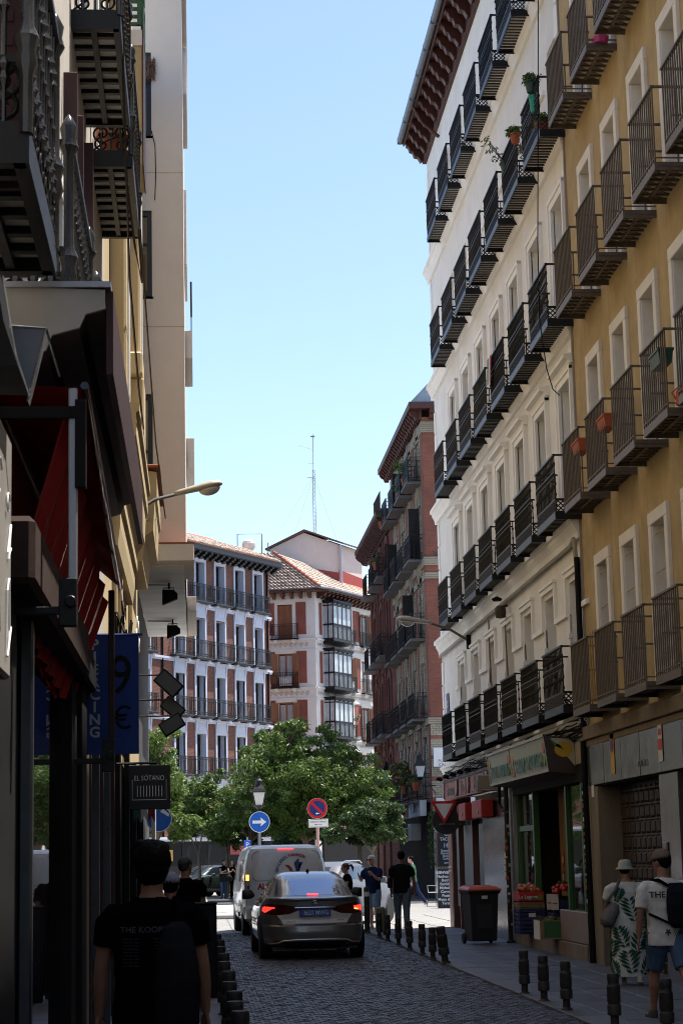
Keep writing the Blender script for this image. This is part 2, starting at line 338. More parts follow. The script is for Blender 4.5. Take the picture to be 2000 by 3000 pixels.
# balconies
BW = 1.62; BD = .40
def baluster(h, nods=(.3, .55, .8)):
    pr = [(.0095, 0)]
    for n in nods: pr += [(.0095, h*n-.03), (.018, h*n-.012), (.018, h*n+.012), (.0095, h*n+.03)]
    return pr + [(.0095, h)]
BALP = baluster(.70)
balm = MB().lathe(BALP, 5).mesh('baluster', BLK)
slabmb = MB().box(-BW/2, BW/2, -BD, 0, -.02, .02)
for k in range(13):
    x = -BW/2 + .06 + k*(BW-.12)/12; slabmb.box(x-.024, x+.024, -BD+.02, .0, -.038, -.021)
slab_w = [slabmb, MB().box(-BW/2, BW/2, -BD-.012, -BD+.01, -.075, .03).box(-BW/2-.001, -BW/2+.02, -BD, 0, -.08, .03).box(BW/2-.02, BW/2+.001, -BD, 0, -.08, .03)]
mb = MB(); mb.v, mb.f, mb.m = list(slab_w[0].v), list(slab_w[0].f), [1]*len(slab_w[0].f)
mb.m[:6] = [0]*6
# boards under the slab are black strips on pale boarding
mb.m = [0 if i < 6 else 1 for i in range(len(mb.f))]
mb.add(slab_w[1].v, slab_w[1].f, 1); bslab = mb.mesh('balcony', [M_UNDER, BLK])
def lattice(w, h, n, t=.006, d=.012):
    mb = MB(); mb.box(-w/2, w/2, -d/2, d/2, 0, .02).box(-w/2, w/2, -d/2, d/2, h-.02, h)
    st = w/n
    for k in range(-int(h/st)-1, n+1):
        for sg in (1, -1):
            pts = []
            for (tt) in (0, 1):
                pts.append((-w/2+k*st + (h*tt if sg > 0 else h*(1-tt)), h*tt))
            (xa, za), (xb, zb) = pts
            lo, hi = -w/2, w/2
            def clip(xa, za, xb, zb):
                if xa > xb: xa, za, xb, zb = xb, zb, xa, za
                if xb <= lo or xa >= hi: return None
                if xa < lo: za += (zb-za)*(lo-xa)/(xb-xa); xa = lo
                if xb > hi: zb = za + (zb-za)*(hi-xa)/(xb-xa); xb = hi
                return xa, za, xb, zb
            c = clip(xa, za, xb, zb)
            if c: mb.tube([(c[0], .002*sg, c[1]), (c[2], .002*sg, c[3])], t, 4, cap=False)
    return mb
lat_front = lattice(BW-.02, .2, 22, .007).mesh('lattice_panel', BLK); lat_side = lattice(BD-.03, .2, 5, .009).mesh('lattice_panel', BLK)
railmb = MB()
for z in (.92,): railmb.box(-BW/2-.02, BW/2+.02, -BD-.022, -BD+.022, z-.015, z+.015).box(-BW/2-.018, -BW/2+.02, -BD, 0, z-.012, z+.012).box(BW/2-.02, BW/2+.018, -BD, 0, z-.012, z+.012)
for z in (.235, .58, .66): railmb.box(-BW/2, BW/2, -BD-.008, -BD+.008, z-.008, z+.008)
for z in (.235,): railmb.box(-BW/2-.006, -BW/2+.01, -BD, 0, z-.008, z+.008).box(BW/2-.01, BW/2+.006, -BD, 0, z-.008, z+.008)
railw = railmb.mesh('handrail', BLK)
bpos = [(-BW/2+.005+k*(BW-.01)/15, -BD) for k in range(16)] + [(s*(BW/2-.003), -BD*(k+.5)/3-.02) for s in (1, -1) for k in (0, 1)]
merged = MB(); lone = 0
for r, (z0, z1) in enumerate(rows):
    for k, c in enumerate(cols):
        b = inst('balcony', bslab, wb, (c, -.001, z0)); inst('handrail', railw, b); inst('lattice_panel', lat_front, b, (0, -BD, .03))
        for s in (1, -1): inst('lattice_panel', lat_side, b, (s*(BW/2-.006), -BD/2, .03), (0, 0, math.pi/2))
        single = (k < 3 and r < 5)
        for x, y in bpos:
            if single and lone < 300: inst('baluster', balm, b, (x, y, .22)); lone += 1
            else: merged.lathe([(.0095, 0), (.0095, .2), (.017, .24), (.0095, .28), (.0095, .42), (.017, .45), (.0095, .48), (.0095, .70)], 4, (c+x, y, z0+.22))
mo = merged.build('balusters', BLK, wb, fixn=False); mo['kind'] = 'stuff'
# ground floor shop pieces: piers, fascia
M_PIER = mat('stained_stone', (.18, .145, .105), .8, .25, 3, .25, 30, dirt=.6, dcol=(.13, .06, .035), stretch=(1, 1, .25))
M_SHOPD = mat('dark_shopfront', (.014, .013, .013), .75, .2, 4, spec=.12)
mb = MB(); mb.box(LW-.72, LW, -.02, .5, 0, 3.34).build('pier', M_PIER, wb, bevel=.015)
mb = MB().box(9.3, 10.0, -.03, .5, 0, 3.33).build('pier', mat('grey_granite', (.07, .068, .066), .45, .25, 30, .1, 90), wb)
mb = MB().box(0, LW, -.012, .3, 3.0, 3.349).build('shop_fascia', mat('dirty_render', (.38, .34, .27), .85, .15, 2, .15, 50, dirt=.5, dcol=(.12, .1, .08)), wb)
M_REDM = mat('red_marble', (.12, .018, .011), .35, .35, 5, spec=.6)
mb = MB().box(.05, .62, .0, .5, .0, 3.0).build('corner_pier', M_REDM, wb, bevel=.01)
mb = MB().box(.07, .57, -.012, -.001, 1.28, 1.40).box(.11, .2, -.018, -.012, 1.31, 1.37, 1).box(.42, .53, -.018, -.012, 1.31, 1.37, 1).box(.26, .36, -.018, -.012, 1.31, 1.37, 2).build('tile_band', [mat('tile_cream', (.5, .45, .35), .4), mat('tile_black', (.03, .03, .03), .4), mat('tile_red', (.3, .05, .03), .4)], wb)
# back wall of the shops so no daylight passes
mb = MB().box(.62, 9.3, .6, .7, 0, 3).box(10, LW-.72, 3.2, 3.3, 0, 3).box(10, LW-.72, .5, 3.2, 2.95, 2.99).box(9.95, 10.05, .5, 3.2, 0, 3).box(LW-.8, LW-.7, .5, 3.2, 0, 3).build('shop_interior', mat('warm_interior', (.17, .12, .08), .7, .2, 2), wb)
# red tavern front: dark doors with grey lettered panels
mb = MB(); mb.box(.7, 9.2, .12, .2, 0, 2.7)
mb.build('shop_front', M_SHOPD, wb)
M_GREYP = mat('grey_panel', (.07, .075, .08), .5, .15, 6)
for x0, x1 in ((1.2, 1.9), (2.5, 4.1), (4.9, 5.7)):
    MB().box(x0, x1, .05, .119, .5, 2.3).build('door_panel', M_GREYP, wb, bevel=.01)
for x0 in (.85, 2.05, 4.3): MB().box(x0, x0+.1, -.02, .119, 0, 2.75).build('door_post', mat('pink_post', (.10, .045, .04), .5, .2, 5), wb)
mb = MB(); mb.box(5.9, 9.25, .0, .119, 0, 2.75).build('metal_shutter', mat('steel_cladding', (.13, .135, .15), .2, .15, 3, metal=.8), wb, bevel=.01)
mb = MB(); mb.box(9.05, 9.3, -.045, .05, 1.15, 1.75).box(9.07, 9.28, -.06, -.046, 1.2, 1.7, 1)
for k in range(4): mb.box(9.08, 9.27, -.07, -.061, 1.22+k*.12, 1.31+k*.12, 2)
mb.build('letter_boxes', [BLKM, mat('box_grey', (.05, .05, .05), .4), mat('paper', (.6, .58, .5), .7)], wb)
# grey pipe under the string course and cable bundles
mb = MB().tube([(0, -.06, 6.37), (12, -.07, 6.35), (16.9, -.06, 6.36), (17.25, -.08, 6.42), (17.42, -.1, 6.35), (17.45, -.09, 6.0)], .035, 6).build('cable_duct', mat('duct_grey', (.3, .27, .22), .6), wb)
mb = MB().tube([(17.46, -.08, 6.1), (17.45, -.08, 3.4)], .045, 8).tube([(17.47, -.1, 3.3), (17.43, -.1, 2.6), (17.44, -.09, 0.03)], .05, 8).build('drainpipe', BLKM, wb)
for k, xx in enumerate((7.9, 10.0)):
    pts = [(xx, -.03, 6.3), (xx+.02, -.035, 5.6), (xx+.1, -.03, 5.0), (xx+.12, -.03, 4.4), (xx+.14, -.03, 3.9)]
    MB().tube(pts, .016, 5).build('wall_cable', mat('cable_grey', (.16, .13, .1), .7), wb)
mb = MB(); r2 = random.Random(3)
for k in range(16):
    z = 3.36 + .02*k + r2.uniform(-.02, .02); pts = []
    for i in range(24): pts.append((.3+i*.75, -.03-r2.uniform(0, .07), z + .05*math.sin(i*.9+k) + r2.uniform(-.03, .03)))
    mb.tube(pts, .011, 4)
cb = mb.build('cables', BLKM, wb, fixn=False); cb['kind'] = 'stuff'
# ================================================================ ochre building, right foreground
M_OCH = mat('ochre_render', (.43, .315, .155), .85, .2, 1.6, .5, 90, dirt=.38, dcol=(.26, .16, .06))
M_STONEF = mat('limestone_frame', (.72, .68, .62), .75, .07, 3, .08, 60, dirt=.15, dcol=(.35, .28, .2))
M_ROLL = mat('roller_blind', (.5, .47, .40), .6, .05, 5)
YO = 29.3; LO = 13.5
ob = thing('apartment_building', 'ochre apartment building with pale window surrounds and plain grey bar balconies', 'building', (5.9, YO, 0), A_R)
oc = [YO-(27.72-1.755*k) for k in range(7)]
orow = [3.66, 6.68, 9.67, 12.69, 15.7]
ops = [(c-.36, c+.36, z+.03, z+2.12) for c in oc for z in orow]
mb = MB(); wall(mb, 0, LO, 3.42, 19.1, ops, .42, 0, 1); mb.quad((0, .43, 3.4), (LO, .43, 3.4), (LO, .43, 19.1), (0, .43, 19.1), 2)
mb.quad((0, 0, 17), (0, 12, 17), (0, 12, 19.1), (0, 0, 19.1)).quad((LO, 0, 0), (LO, 0, 19.1), (LO, 12, 19.1), (LO, 12, 0)).quad((0, 12, 0), (LO, 12, 0), (LO, 12, 19.1), (0, 12, 19.1))
mb.build('wall', [M_OCH, M_STONEF, DARK], ob, fixn=False)
# shallow swelling piers between the windows, scored joint lines on the first floor
mb = MB()
for c in oc:
    mb.prism([(c-1.10, .01), (c-1.04, -.012), (c-.95, -.022), (c-.85, -.025), (c-.75, -.022), (c-.66, -.012), (c-.60, .01)], 'z', 3.5, 19.0)
mb.build('wall_pier', M_OCH, ob)
mb = MB()
for z in (4.15, 4.65, 5.15, 5.65, 6.15): mb.box(0, LO, -.0015, .01, z, z+.008)
mb.build('score_lines', mat('score_ochre', (.5, .36, .16), .9), ob)
mb = MB().box(0, LO, -.12, .0, 3.3, 3.5).box(0, LO, -.07, .0, 3.2, 3.299).build('ledge', mat('ledge_brown', (.2, .15, .1), .8, .2, 4, dirt=.5), ob, bevel=.01)
mb = MB().box(-.03, .03, -.03, .0, 3.3, 19.0).build('party_joint', mat('joint_grey', (.32, .27, .24), .8), ob)
mb = MB().box(0, LO, -.5, .0, 19.1, 19.25).prism([(-.55, 19.251), (5, 21.0), (12, 19.26)], 'x', 0, LO).build('roof', M_TERR, ob)
fr = MB(); a = .36; t = .15; h = 2.09
fr.box(-a-t, -a, -.05, .01, 0, h).box(a, a+t, -.05, .01, 0, h).box(-a-t, a+t, -.052, .01, h, h+t+.02)
fr.box(-a-.05, -a+.006, -.03, .40, 0, h-.001).box(a-.006, a+.05, -.03, .40, 0, h-.001)
frm = fr.mesh('window_surround', M_STONEF, bevel=.008)
bl = MB().box(-a, a, 0, .02, 0, 2.08)
slat = MB().prism([(0, 0), (-.018, .012), (-.018, .034), (0, .046)], 'x', -.3, .3).mesh('blind_slat', M_ROLL)
wf2 = frame_mesh(.70, 2.06, .055, .05, 1, (), mat('white_joinery', (.62, .58, .5), .5)); wp2 = pane_mesh(.6, 1.9)
nsl = 0
for z in orow[:5]:
    for k, c in enumerate(oc):
        inst('window_surround', frm, ob, (c, 0, z+.03))
        w = inst('window', wf2, ob, (c, .36, z+.04)); inst('pane', wp2, w, (0, .03, .1))
        if (k + int(z)) % 3 and z < 13:
            for i in range(22):
                if nsl < 300 and k < 5: inst('blind_slat', slat, w, (0, -.012, 2.0-i*.05)); nsl += 1
# balconies
OW = 1.22; OD = .42
sm = MB(); sm.box(-OW/2, OW/2, -OD, 0, 0, .02, 1)
sm.box(-OW/2, OW/2, -OD-.01, -OD+.012, -.075, .025).box(-OW/2-.01, -OW/2+.012, -OD, 0, -.075, .024).box(OW/2-.012, OW/2+.01, -OD, 0, -.075, .024)
sm.box(-OW/2, OW/2, -OD/2-.02, -OD/2+.02, -.03, -.001)
n = 7
for i in range(n+1):
    x = -OW/2 + OW*i/n; sm.box(x-.018, x+.018, -OD+.01, -.01, -.028, -.002)
for i in range(n):
    x0 = -OW/2+OW*i/n; x1 = x0+OW/n
    for y0, y1 in ((-OD+.01, -OD/2-.02), (-OD/2+.02, -.01)):
        sm.add([(x0, y0, -.004), (x1, y0, -.004), (x0, y1, -.004), (x0, y0, -.012), (x1, y0, -.012), (x0, y1, -.012)], [(0, 1, 2), (5, 4, 3), (0, 3, 4, 1), (1, 4, 5, 2), (2, 5, 3, 0)])
M_TILEU = mat('tile_underside', (.62, .55, .44), .85, .15, 6)
oslab = sm.mesh('balcony', [GREYIRON, M_TILEU])
rl = MB(); rl.box(-OW/2-.02, OW/2+.02, -OD-.022, -OD+.022, .955, .98).box(-OW/2-.02, -OW/2+.022, -OD, 0, .957, .979).box(OW/2-.022, OW/2+.02, -OD, 0, .957, .979)
rl.box(-OW/2, OW/2, -OD-.008, -OD+.008, .07, .085).box(-OW/2-.008, -OW/2+.008, -OD, 0, .07, .085).box(OW/2-.008, OW/2+.008, -OD, 0, .07, .085)
rl.box(-OW/2, OW/2, -.02, .0, .62, .645) if False else None
rl.box(-OW/2-.006, -OW/2+.012, -OD*.45, 0, .60, .625).box(OW/2-.012, OW/2+.006, -OD*.45, 0, .60, .625)
orail = rl.mesh('handrail', GREYIRON)
bar = MB().tube([(0, 0, .02), (0, 0, .957)], .0105, 6).mesh('bar', GREYIRON)
bp = [(-OW/2+k*OW/12, -OD) for k in range(13)] + [(s*OW/2, -OD*.33) for s in (1, -1)]
mer = MB(); ob_bal = {}; lone = 0
for r, z in enumerate(orow[:5]):
    for k, c in enumerate(oc):
        b = inst('balcony', oslab, ob, (c, -.001, z)); inst('handrail', orail, b); ob_bal[(r, k)] = b
        for x, y in bp:
            if lone < 300 and r < 4 and k < 5: inst('bar', bar, b, (x, y, 0)); lone += 1
            else: mer.tube([(c+x, y, z+.02), (c+x, y, z+.957)], .0105, 5)
mo = mer.build('bars', GREYIRON, ob, fixn=False); mo['kind'] = 'stuff'
# ground floor: polished grey stone panels, panelled dark door, pilaster
M_POL = mat('polished_stone', (.06, .06, .05), .16, .25, 4, spec=.45)
pm = MB().box(-.58, .58, -.04, .0, 0, .66).mesh('stone_panel', M_POL, bevel=.006)
for i in range(11): inst('stone_panel', pm, ob, (.6+i*1.17, -.02+rnd.uniform(-.003, .003), 2.62), (rnd.uniform(-.004, .004), 0, rnd.uniform(-.004, .004)))
MB().box(0, LO, -.015, .4, 2.6, 3.3).build('lintel', M_SHOPD, ob)
MB().box(.02, .58, -.05, .4, 0, 2.6).build('pilaster', M_PIER, ob, bevel=.01)
MB().box(4.5, 5.5, -.05, .4, 0, 2.6).build('pilaster', M_POL, ob, bevel=.01)
MB().box(10.5, LO, -.05, .4, 0, 2.6).build('pilaster', M_POL, ob, bevel=.01)
MB().box(.58, LO, .42, .5, 0, 2.6).build('recess_wall', M_SHOPD, ob)
M_DOOR = mat('dark_wood_door', (.028, .016, .012), .55, .3, 4, .1, 60, stretch=(1, 1, .1))
gd = MB().box(.62, 4.48, .3, .36, 0, 2.6).build('garage_door', M_DOOR, ob)
pn = MB().loft([[(-.13, 0, -.09), (.13, 0, -.09), (.13, 0, .09), (-.13, 0, .09)], [(-.10, -.035, -.06), (.10, -.035, -.06), (.10, -.035, .06), (-.10, -.035, .06)]], 0, True).mesh('door_panel', M_DOOR)
for i in range(12):
    for j in range(11): inst('door_panel', pn, gd, (.82+i*.315, .3, .28+j*.212))
rb = MB()
for i in range(13): rb.box(.655+i*.315, .685+i*.315, .275, .3, 0.02, 2.55)
for j in range(12): rb.box(.64, 4.46, .278, .3, .165+j*.212, .185+j*.212)
rb.build('door_ribs', mat('door_rib', (.06, .05, .045), .5, .2, 9), gd)
MB().box(6, 10.3, .3, .36, 0, 2.6).build('shop_shutter', mat('roller_shutter', (.12, .11, .1), .5, .2, 3), ob)
# hydrant stickers and meter plate on the front
def sticker(name, parent, loc, w, h, parts, rz=0):
    mats = []; mb = MB(); mb.box(-w/2, w/2, -.004, 0, 0, h)
    mats.append(parts[0]); 
    for i, (x0, x1, z0, z1, m) in enumerate(parts[1:]):
        mats.append(m); mb.box(x0*w-w/2, x1*w-w/2, -.006, -.0041, z0*h, z1*h, i+1)
    o = mb.build(name, mats, parent, loc=loc); o.rotation_euler = (0, 0, rz); return o
M_PAPER = mat('white_sticker', (.6, .58, .54), .6); M_REDS = mat('red_sticker', (.5, .05, .03), .5); M_YEL = mat('yellow_plate', (.55, .3, .03), .5); M_BLUS = mat('blue_plate', (.03, .06, .25), .5)
sticker('notice', ob, (.3, -.055, 2.45), .2, .5, [M_PAPER, (0, 1, .35, .75, M_REDS), (.1, .9, .05, .3, M_PAPER)])
sticker('notice', ob, (4.75, -.066, 2.75), .22, .46, [M_PAPER, (0, 1, .32, .62, M_REDS), (.15, .85, .72, .9, M_REDS)])
vp = sticker('parking_plate', ob, (1.85, -.066, 2.72), .24, .58, [M_YEL])
MB().lathe([(.0, 0), (.1, 0), (.1, .006), (0, .006)], 16, M=tr(0, -.006, .4) @ rot('X', math.pi/2)).build('disc', M_REDS, vp); MB().lathe([(.0, .006), (.075, .006), (.075, .01), (0, .01)], 16, M=tr(0, -.006, .4) @ rot('X', math.pi/2)).build('disc', M_BLUS, vp)
text('PORTAL 3', .12, mat('grey_letters', (.2, .2, .2), .5), ob, (3.7, -.066, 2.78), name='house_number')
# ================================================================ left side of the street (walls face +x)
A_L = math.pi/2                                                      # local x = world y, local -y = world +x
M_WALLG = mat('grey_render', (.50, .46, .40), .85, .07, 2, .2, 70, dirt=.3, dcol=(.25, .22, .18))
M_YELW = mat('cream_yellow_render', (.52, .41, .235), .85, .08, 1.6, .18, 60, dirt=.3, dcol=(.36, .24, .1))
M_YELT = mat('cream_yellow_trim', (.56, .45, .27), .8, .06, 3, .1, 60, dirt=.2, dcol=(.36, .24, .1))
M_TAN = mat('tan_render', (.66, .615, .57), .9, .04, 2, .25, 130, dirt=.08, dcol=(.38, .3, .24))
M_SOFF = mat('soffit_paint', (.78, .77, .73), .85, .12, 1.2, .1, 30, stretch=(.4, 2.5, 1), dirt=.25, dcol=(.33, .32, .29))
M_MAROON = mat('maroon_wood', (.04, .013, .012), .6, .25, 5, .1, 50, stretch=(1, 1, .2))
M_BROWNP = mat('brown_paint', (.055, .036, .03), .8, .2, 4, .1, 40, spec=.1)
M_DKFRAME = mat('dark_frame', (.012, .015, .018), .4, .1, 5)
XL = -1.05
def lbox(mb, x0, x1, y0, y1, z0, z1, mi=0): return mb.box(x0, x1, y0, y1, z0, z1, mi)   # world coordinates
# ---- grey house with ornate balconies, nearest
gh = thing('grey_house', 'old grey rendered house with ornate black balconies and a maroon shutter, nearest on the left', 'building', (XL, 2, 0), A_L)
def L(y): return y - 2
lwin = [(8.75, 4.5, 2.3), (11.3, 4.5, 2.3), (17.5, 9.05, 2.2), (20.9, 9.05, 2.2), (14.2, 4.5, 2.2), (17.2, 5.0, 2.2), (20.2, 5.0, 2.2), (13.4, 9.05, 2.2)]
ops = [(L(y)-.5, L(y)+.5, z, z+h) for y, z, h in lwin]
mb = MB(); wall(mb, 0, 20.5, 3.3, 17.5, ops, .3); mb.quad((0, .31, 3.3), (20.5, .31, 3.3), (20.5, .31, 17.5), (0, .31, 17.5), 1)
mb.quad((0, 0, 0), (0, 0, 17.5), (0, 9, 17.5), (0, 9, 0)).quad((20.5, 0, 0), (20.5, 9, 0), (20.5, 9, 17.5), (20.5, 0, 17.5)).quad((0, 0, 17.5), (20.5, 0, 17.5), (20.5, 9, 17.5), (0, 9, 17.5))
mb.build('wall', [M_WALLG, DARK], gh, fixn=False)
fm = frame_mesh(1.0, 2.2, .07, .06, 1, (1.5,), M_MAROON); pm_ = pane_mesh(.86, 2.0)
for y, z, h in lwin:
    f = inst('window', fm, gh, (L(y), .2, z)); inst('pane', pm_, f, (0, .03, .1))
tr_ = MB().box(-.68, -.5, -.05, .01, 0, 2.2).box(.5, .68, -.05, .01, 0, 2.2).box(-.68, .68, -.055, .01, 2.2, 2.4).mesh('window_surround', M_TRIMW)
for y, z, h in lwin: inst('window_surround', tr_, gh, (L(y), 0, z))
def spiral(mb, cx, cz, r, turns, a0, y=0, t=.009, sgn=1, n=26):
    mb.tube([(cx+r*(1-.75*i/n)*math.cos(a0+sgn*2*math.pi*turns*i/n), y, cz+r*(1-.75*i/n)*math.sin(a0+sgn*2*math.pi*turns*i/n)) for i in range(n+1)], t, 4)
def scroll_panel(w, h, t=.011):
    mb = MB(); mb.box(-w/2, w/2, -.012, .012, 0, .03).box(-w/2, w/2, -.012, .012, h-.03, h); k = max(1, round(w/(h*.95))); st = w/k
    for i in range(k):
        x = -w/2+st*(i+.5); q = st*.24
        for s in (-1, 1):
            spiral(mb, x+s*q, h*.68, q*.95, 1.3, -math.pi/2, 0, t, s); spiral(mb, x+s*q, h*.30, q*.8, 1.2, math.pi/2, 0, t, -s)
        mb.tube([(x-st*.45, 0, h*.9), (x-st*.1, 0, h*.55), (x+st*.1, 0, h*.45), (x+st*.45, 0, h*.1)], t, 4)
    return mb
knob = [(.013, 0), (.013, .16), (.03, .2), (.018, .235), (.032, .265), (.013, .3), (.013, .5), (.026, .53), (.013, .56), (.013, .72), (.03, .76), (.018, .79), (.03, .82), (.013, .86), (.013, 1.05)]
GLOSSI = mat('glossy_iron', (.008, .008, .009), .22, .2, 20, .1, 80, spec=.8)
kb_m = MB().lathe(knob, 7).mesh('baluster', GLOSSI, smooth=.6)
post_m = MB().lathe([(.03, 0), (.03, .25), (.05, .3), (.04, .36), (.055, .42), (.03, .48), (.03, 1.0), (.055, 1.05), (.04, 1.1), (.05, 1.16), (.02, 1.22), (.003, 1.24)], 9).mesh('corner_post', GLOSSI, smooth=.6)
def ornate(y0, y1, z, d, bars=True):
    w = y1-y0; b = inst('balcony', MB().box(0, w, -d, 0, -.06, 0, 1).box(-.01, w+.01, -d-.015, -d+.05, -.13, .02).box(-.012, .06, -d, 0, -.13, .02).box(w-.06, w+.012, -d, 0, -.13, .02).box(0, w, -d*.52, -d*.40, -.12, -.061).mesh('balcony', [BLK, M_UNDER]), gh, (L(y0), 0, z))
    n = int(w/.25); jm = MB().box(-.03, .03, -d+.05, 0, -.10, -.061).mesh('joist', BLK)
    for i in range(1, n): inst('joist', jm, b, (w*i/n, 0, 0))
    inst('scroll_panel', scroll_panel(w, .32).mesh('scroll_panel', BLK), b, (w/2, -d, .02))
    for x in (0, w): inst('scroll_panel', scroll_panel(d, .32).mesh('scroll_panel', BLK), b, (x, -d/2, .02), (0, 0, math.pi/2)); inst('corner_post', post_m, b, (x, -d, 0)); 
    nb = int(w/.13)
    for i in range(1, nb): inst('baluster', kb_m, b, (w*i/nb, -d, .04), sc=(1, 1, .98))
    for x in (0, w):
        for k in (1, 2, 3): inst('baluster', kb_m, b, (x, -d*k/4, .04), sc=(1, 1, .98))
    MB().box(-.03, w+.03, -d-.03, -d+.03, 1.05, 1.09).box(-.028, .03, -d, 0, 1.05, 1.088).box(w-.03, w+.028, -d, 0, 1.05, 1.088).box(0, w, -d-.012, -d+.012, .33, .36).build('handrail', BLK, b)
    return b
ornate(7.75, 9.3, 4.60, .37); ornate(10.3, 12.2, 4.45, .38); ornate(16.4, 18.75, 9.02, .42); bal4 = ornate(19.7, 22.1, 8.95, .42); ornate(13.2, 15.2, 4.45, .38)
# open maroon shutters and doors of the first floor
sh = MB().box(-.03, .03, -.42, 0, 0, 2.4).mesh('shutter', M_MAROON, bevel=.01); sh2 = MB().box(-.02, .02, -.30, 0, 0, 2.3)
for k in range(20): sh2.box(-.028, .028, -.27, -.03, .1+k*.11, .15+k*.11)
sh2 = sh2.mesh('shutter', M_MAROON)
for y, z, m, k in ((15.3, 6.1, sh, .27), (16.0, 6.0, sh, .30), (17.7, 6.4, sh, .28), (8.15, 4.5, sh2, 1), (9.3, 4.5, sh2, 1)): inst('shutter', m, gh, (L(y), -.01, z), sc=(1, k, .8 if k < 1 else 1))
tag(inst('flower_pot', MB().lathe([(.10, 0), (.17, .27), (.19, .27), (.19, .34), (.165, .34), (.15, .29), (.02, .28)], 16).mesh('flower_pot', mat('pot_terracotta', (.36, .115, .05), .7, .15, 8), smooth=.6), None, (-.83, 19.98, 8.97)), 'terracotta flower pot behind the iron scrolls of the left balcony', 'flower pot')
# loose cables down the left fronts
mb = MB()
for pts in ([(-.62, 16.4, 9.6), (-.62, 17.2, 8.7), (-.63, 19, 7.4), (-.63, 22, 7.0), (-.68, 26, 7.4)], [(-.8, 19, 9.6), (-.62, 20.5, 8.2), (-.6, 22.5, 8.4), (-.66, 20.2, 9.8)], [(-.63, 21, 9.4), (-.62, 24, 8.9), (-.60, 30, 8.1), (-.5, 33, 7.4), (-.86, 30.3, 6.9)]):
    mb.tube([Vector(p) for p in pts], .012, 4)
tag(mb.build('hanging_cables', mat('cable_brown', (.05, .035, .025), .7), None), 'thin dark cables hanging in loops along the cream facade', 'cables')
# ground floor of the grey house: dark shopfronts
MB().box(0, 7.1, .0, .3, 0, 3.3).build('shop_wall', M_SHOPD, gh); MB().box(7.2, 20.5, .35, .4, 0, 3.3).build('shop_wall', DARK, gh)
gl = glassmat('dark_shop_glass', (.004, .004, .005), .012)
def sf(x0, x1, y0, y1, z0, z1, m, nm, bevel=.006): return MB().box(L(y0), L(y1), XL-x1, XL-x0, z0, z1).build(nm, m, gh, bevel=bevel)  # world x -> local -y
def sfw(nm, m, X0, X1, y0, y1, z0, z1, bevel=.006): return MB().box(L(y0), L(y1), -(X1-XL), -(X0-XL), z0, z1).build(nm, m, gh, bevel=bevel)
M_ALU = mat('anodised_frame', (.07, .075, .085), .3, .15, 6, metal=.7)
sfw('shop_window', gl, -.985, -.96, 9.3, 15.6, .0, 3.05, 0)
sfw('window_post', M_SHOPD, -.96, -.90, 9.0, 9.9, 0, 3.3); sfw('window_post', M_ALU, -.96, -.885, 10.75, 10.85, 0, 3.3, .012)
sfw('window_post', M_SHOPD, -1.0, -.88, 14.05, 14.6, 0, 3.3); sfw('window_post', M_SHOPD, -1.0, -.84, 14.62, 15.2, 0, 3.3)
sfw('stone_pier', mat('rough_granite', (.30, .28, .29), .7, .25, 14, .6, 40), -1.05, -.87, 15.3, 15.75, 0, 2.3, .02)
sfw('stone_pier', M_PIER, -1.05, -.88, 15.8, 16.3, 0, 3.3)
for y in (17.0, 18.4, 19.2, 20.6, 21.8): sfw('window_post', M_BROWNP if int(y) % 2 else M_ALU, -1.05, -.9, y, y+.09, 0, 3.2)
for y in (16.4, 17.2, 18.6, 19.4, 20.8): sfw('shop_window', gl, -1.0, -.98, y, y+.6, .2, 3.0, 0)
dh = sfw('door_handle', STEEL, -.885, -.82, 10.7, 10.78, .62, .76)
sfw('fascia_beam', M_BROWNP, -1.05, -.76, 9.3, 14.0, 2.95, 3.28, .03); sfw('fascia_beam', BLKM, -1.05, -.78, 14.0, 16.2, 2.95, 3.2, .02)
# canopy cornice with moulded underside
ca = thing('shop_canopy', 'grey and maroon moulded canopy jutting out over the red awning', 'canopy', (XL, 9.8, 4.1), A_L)
prf = [(0, .0), (-.10, .02), (-.14, .08), (-.30, .12), (-.33, .20), (-.47, .24), (-.50, .31), (-.60, .34), (-.60, .44), (0, .46)]
MB().prism([(a*.99, b) for a, b in prf], 'x', .02, 5.5).build('moulding', mat('canopy_brown', (.11, .075, .065), .6, .2, 4, .1, 40), ca)
MB().prism([(a, b) for a, b in prf], 'x', -.01, .019).build('end_panel', mat('canopy_grey', (.36, .34, .31), .6, .1, 3, dirt=.2), ca)
MB().box(-.03, 5.52, -.63, .0, .45, .48).build('zinc_flashing', mat('flashing', (.35, .36, .38), .4, .1, 6, metal=.6), ca)
MB().box(.02, 5.5, -.64, -.605, .0, .44).build('side_board', M_MAROON, ca)
# red awning
aw = thing('awning', 'torn red shop awning with scalloped pale valance and steel drop arms', 'awning', (0, 0, 0), 0)
M_AWN = mat('red_canvas', (.38, .008, .011), .8, .12, 5, .1, 90, trans=0)
nt = M_AWN.node_tree; tb = nt.nodes.new('ShaderNodeBsdfTranslucent'); tb.inputs[0].default_value = (.5, .01, .012, 1); mxs = nt.nodes.new('ShaderNodeMixShader'); mxs.inputs[0].default_value = .3
nt.links.new(nt.nodes['Principled BSDF'].outputs[0], mxs.inputs[1]); nt.links.new(tb.outputs[0], mxs.inputs[2]); nt.links.new(mxs.outputs[0], nt.nodes['Material Output'].inputs[0])
mb = MB(); n = 24
top = []; bot = []
for i in range(n+1):
    y = 9.95+4.6*i/n; sag = .02*math.sin(i*1.3)
    top.append((-1.02, y, 4.08-.02*i/n)); bot.append((-.56+sag*.3, y, 4.06-.40*i/n+sag))
for i in range(n): mb.add([top[i], top[i+1], bot[i+1], bot[i]], [(0, 1, 2, 3)])
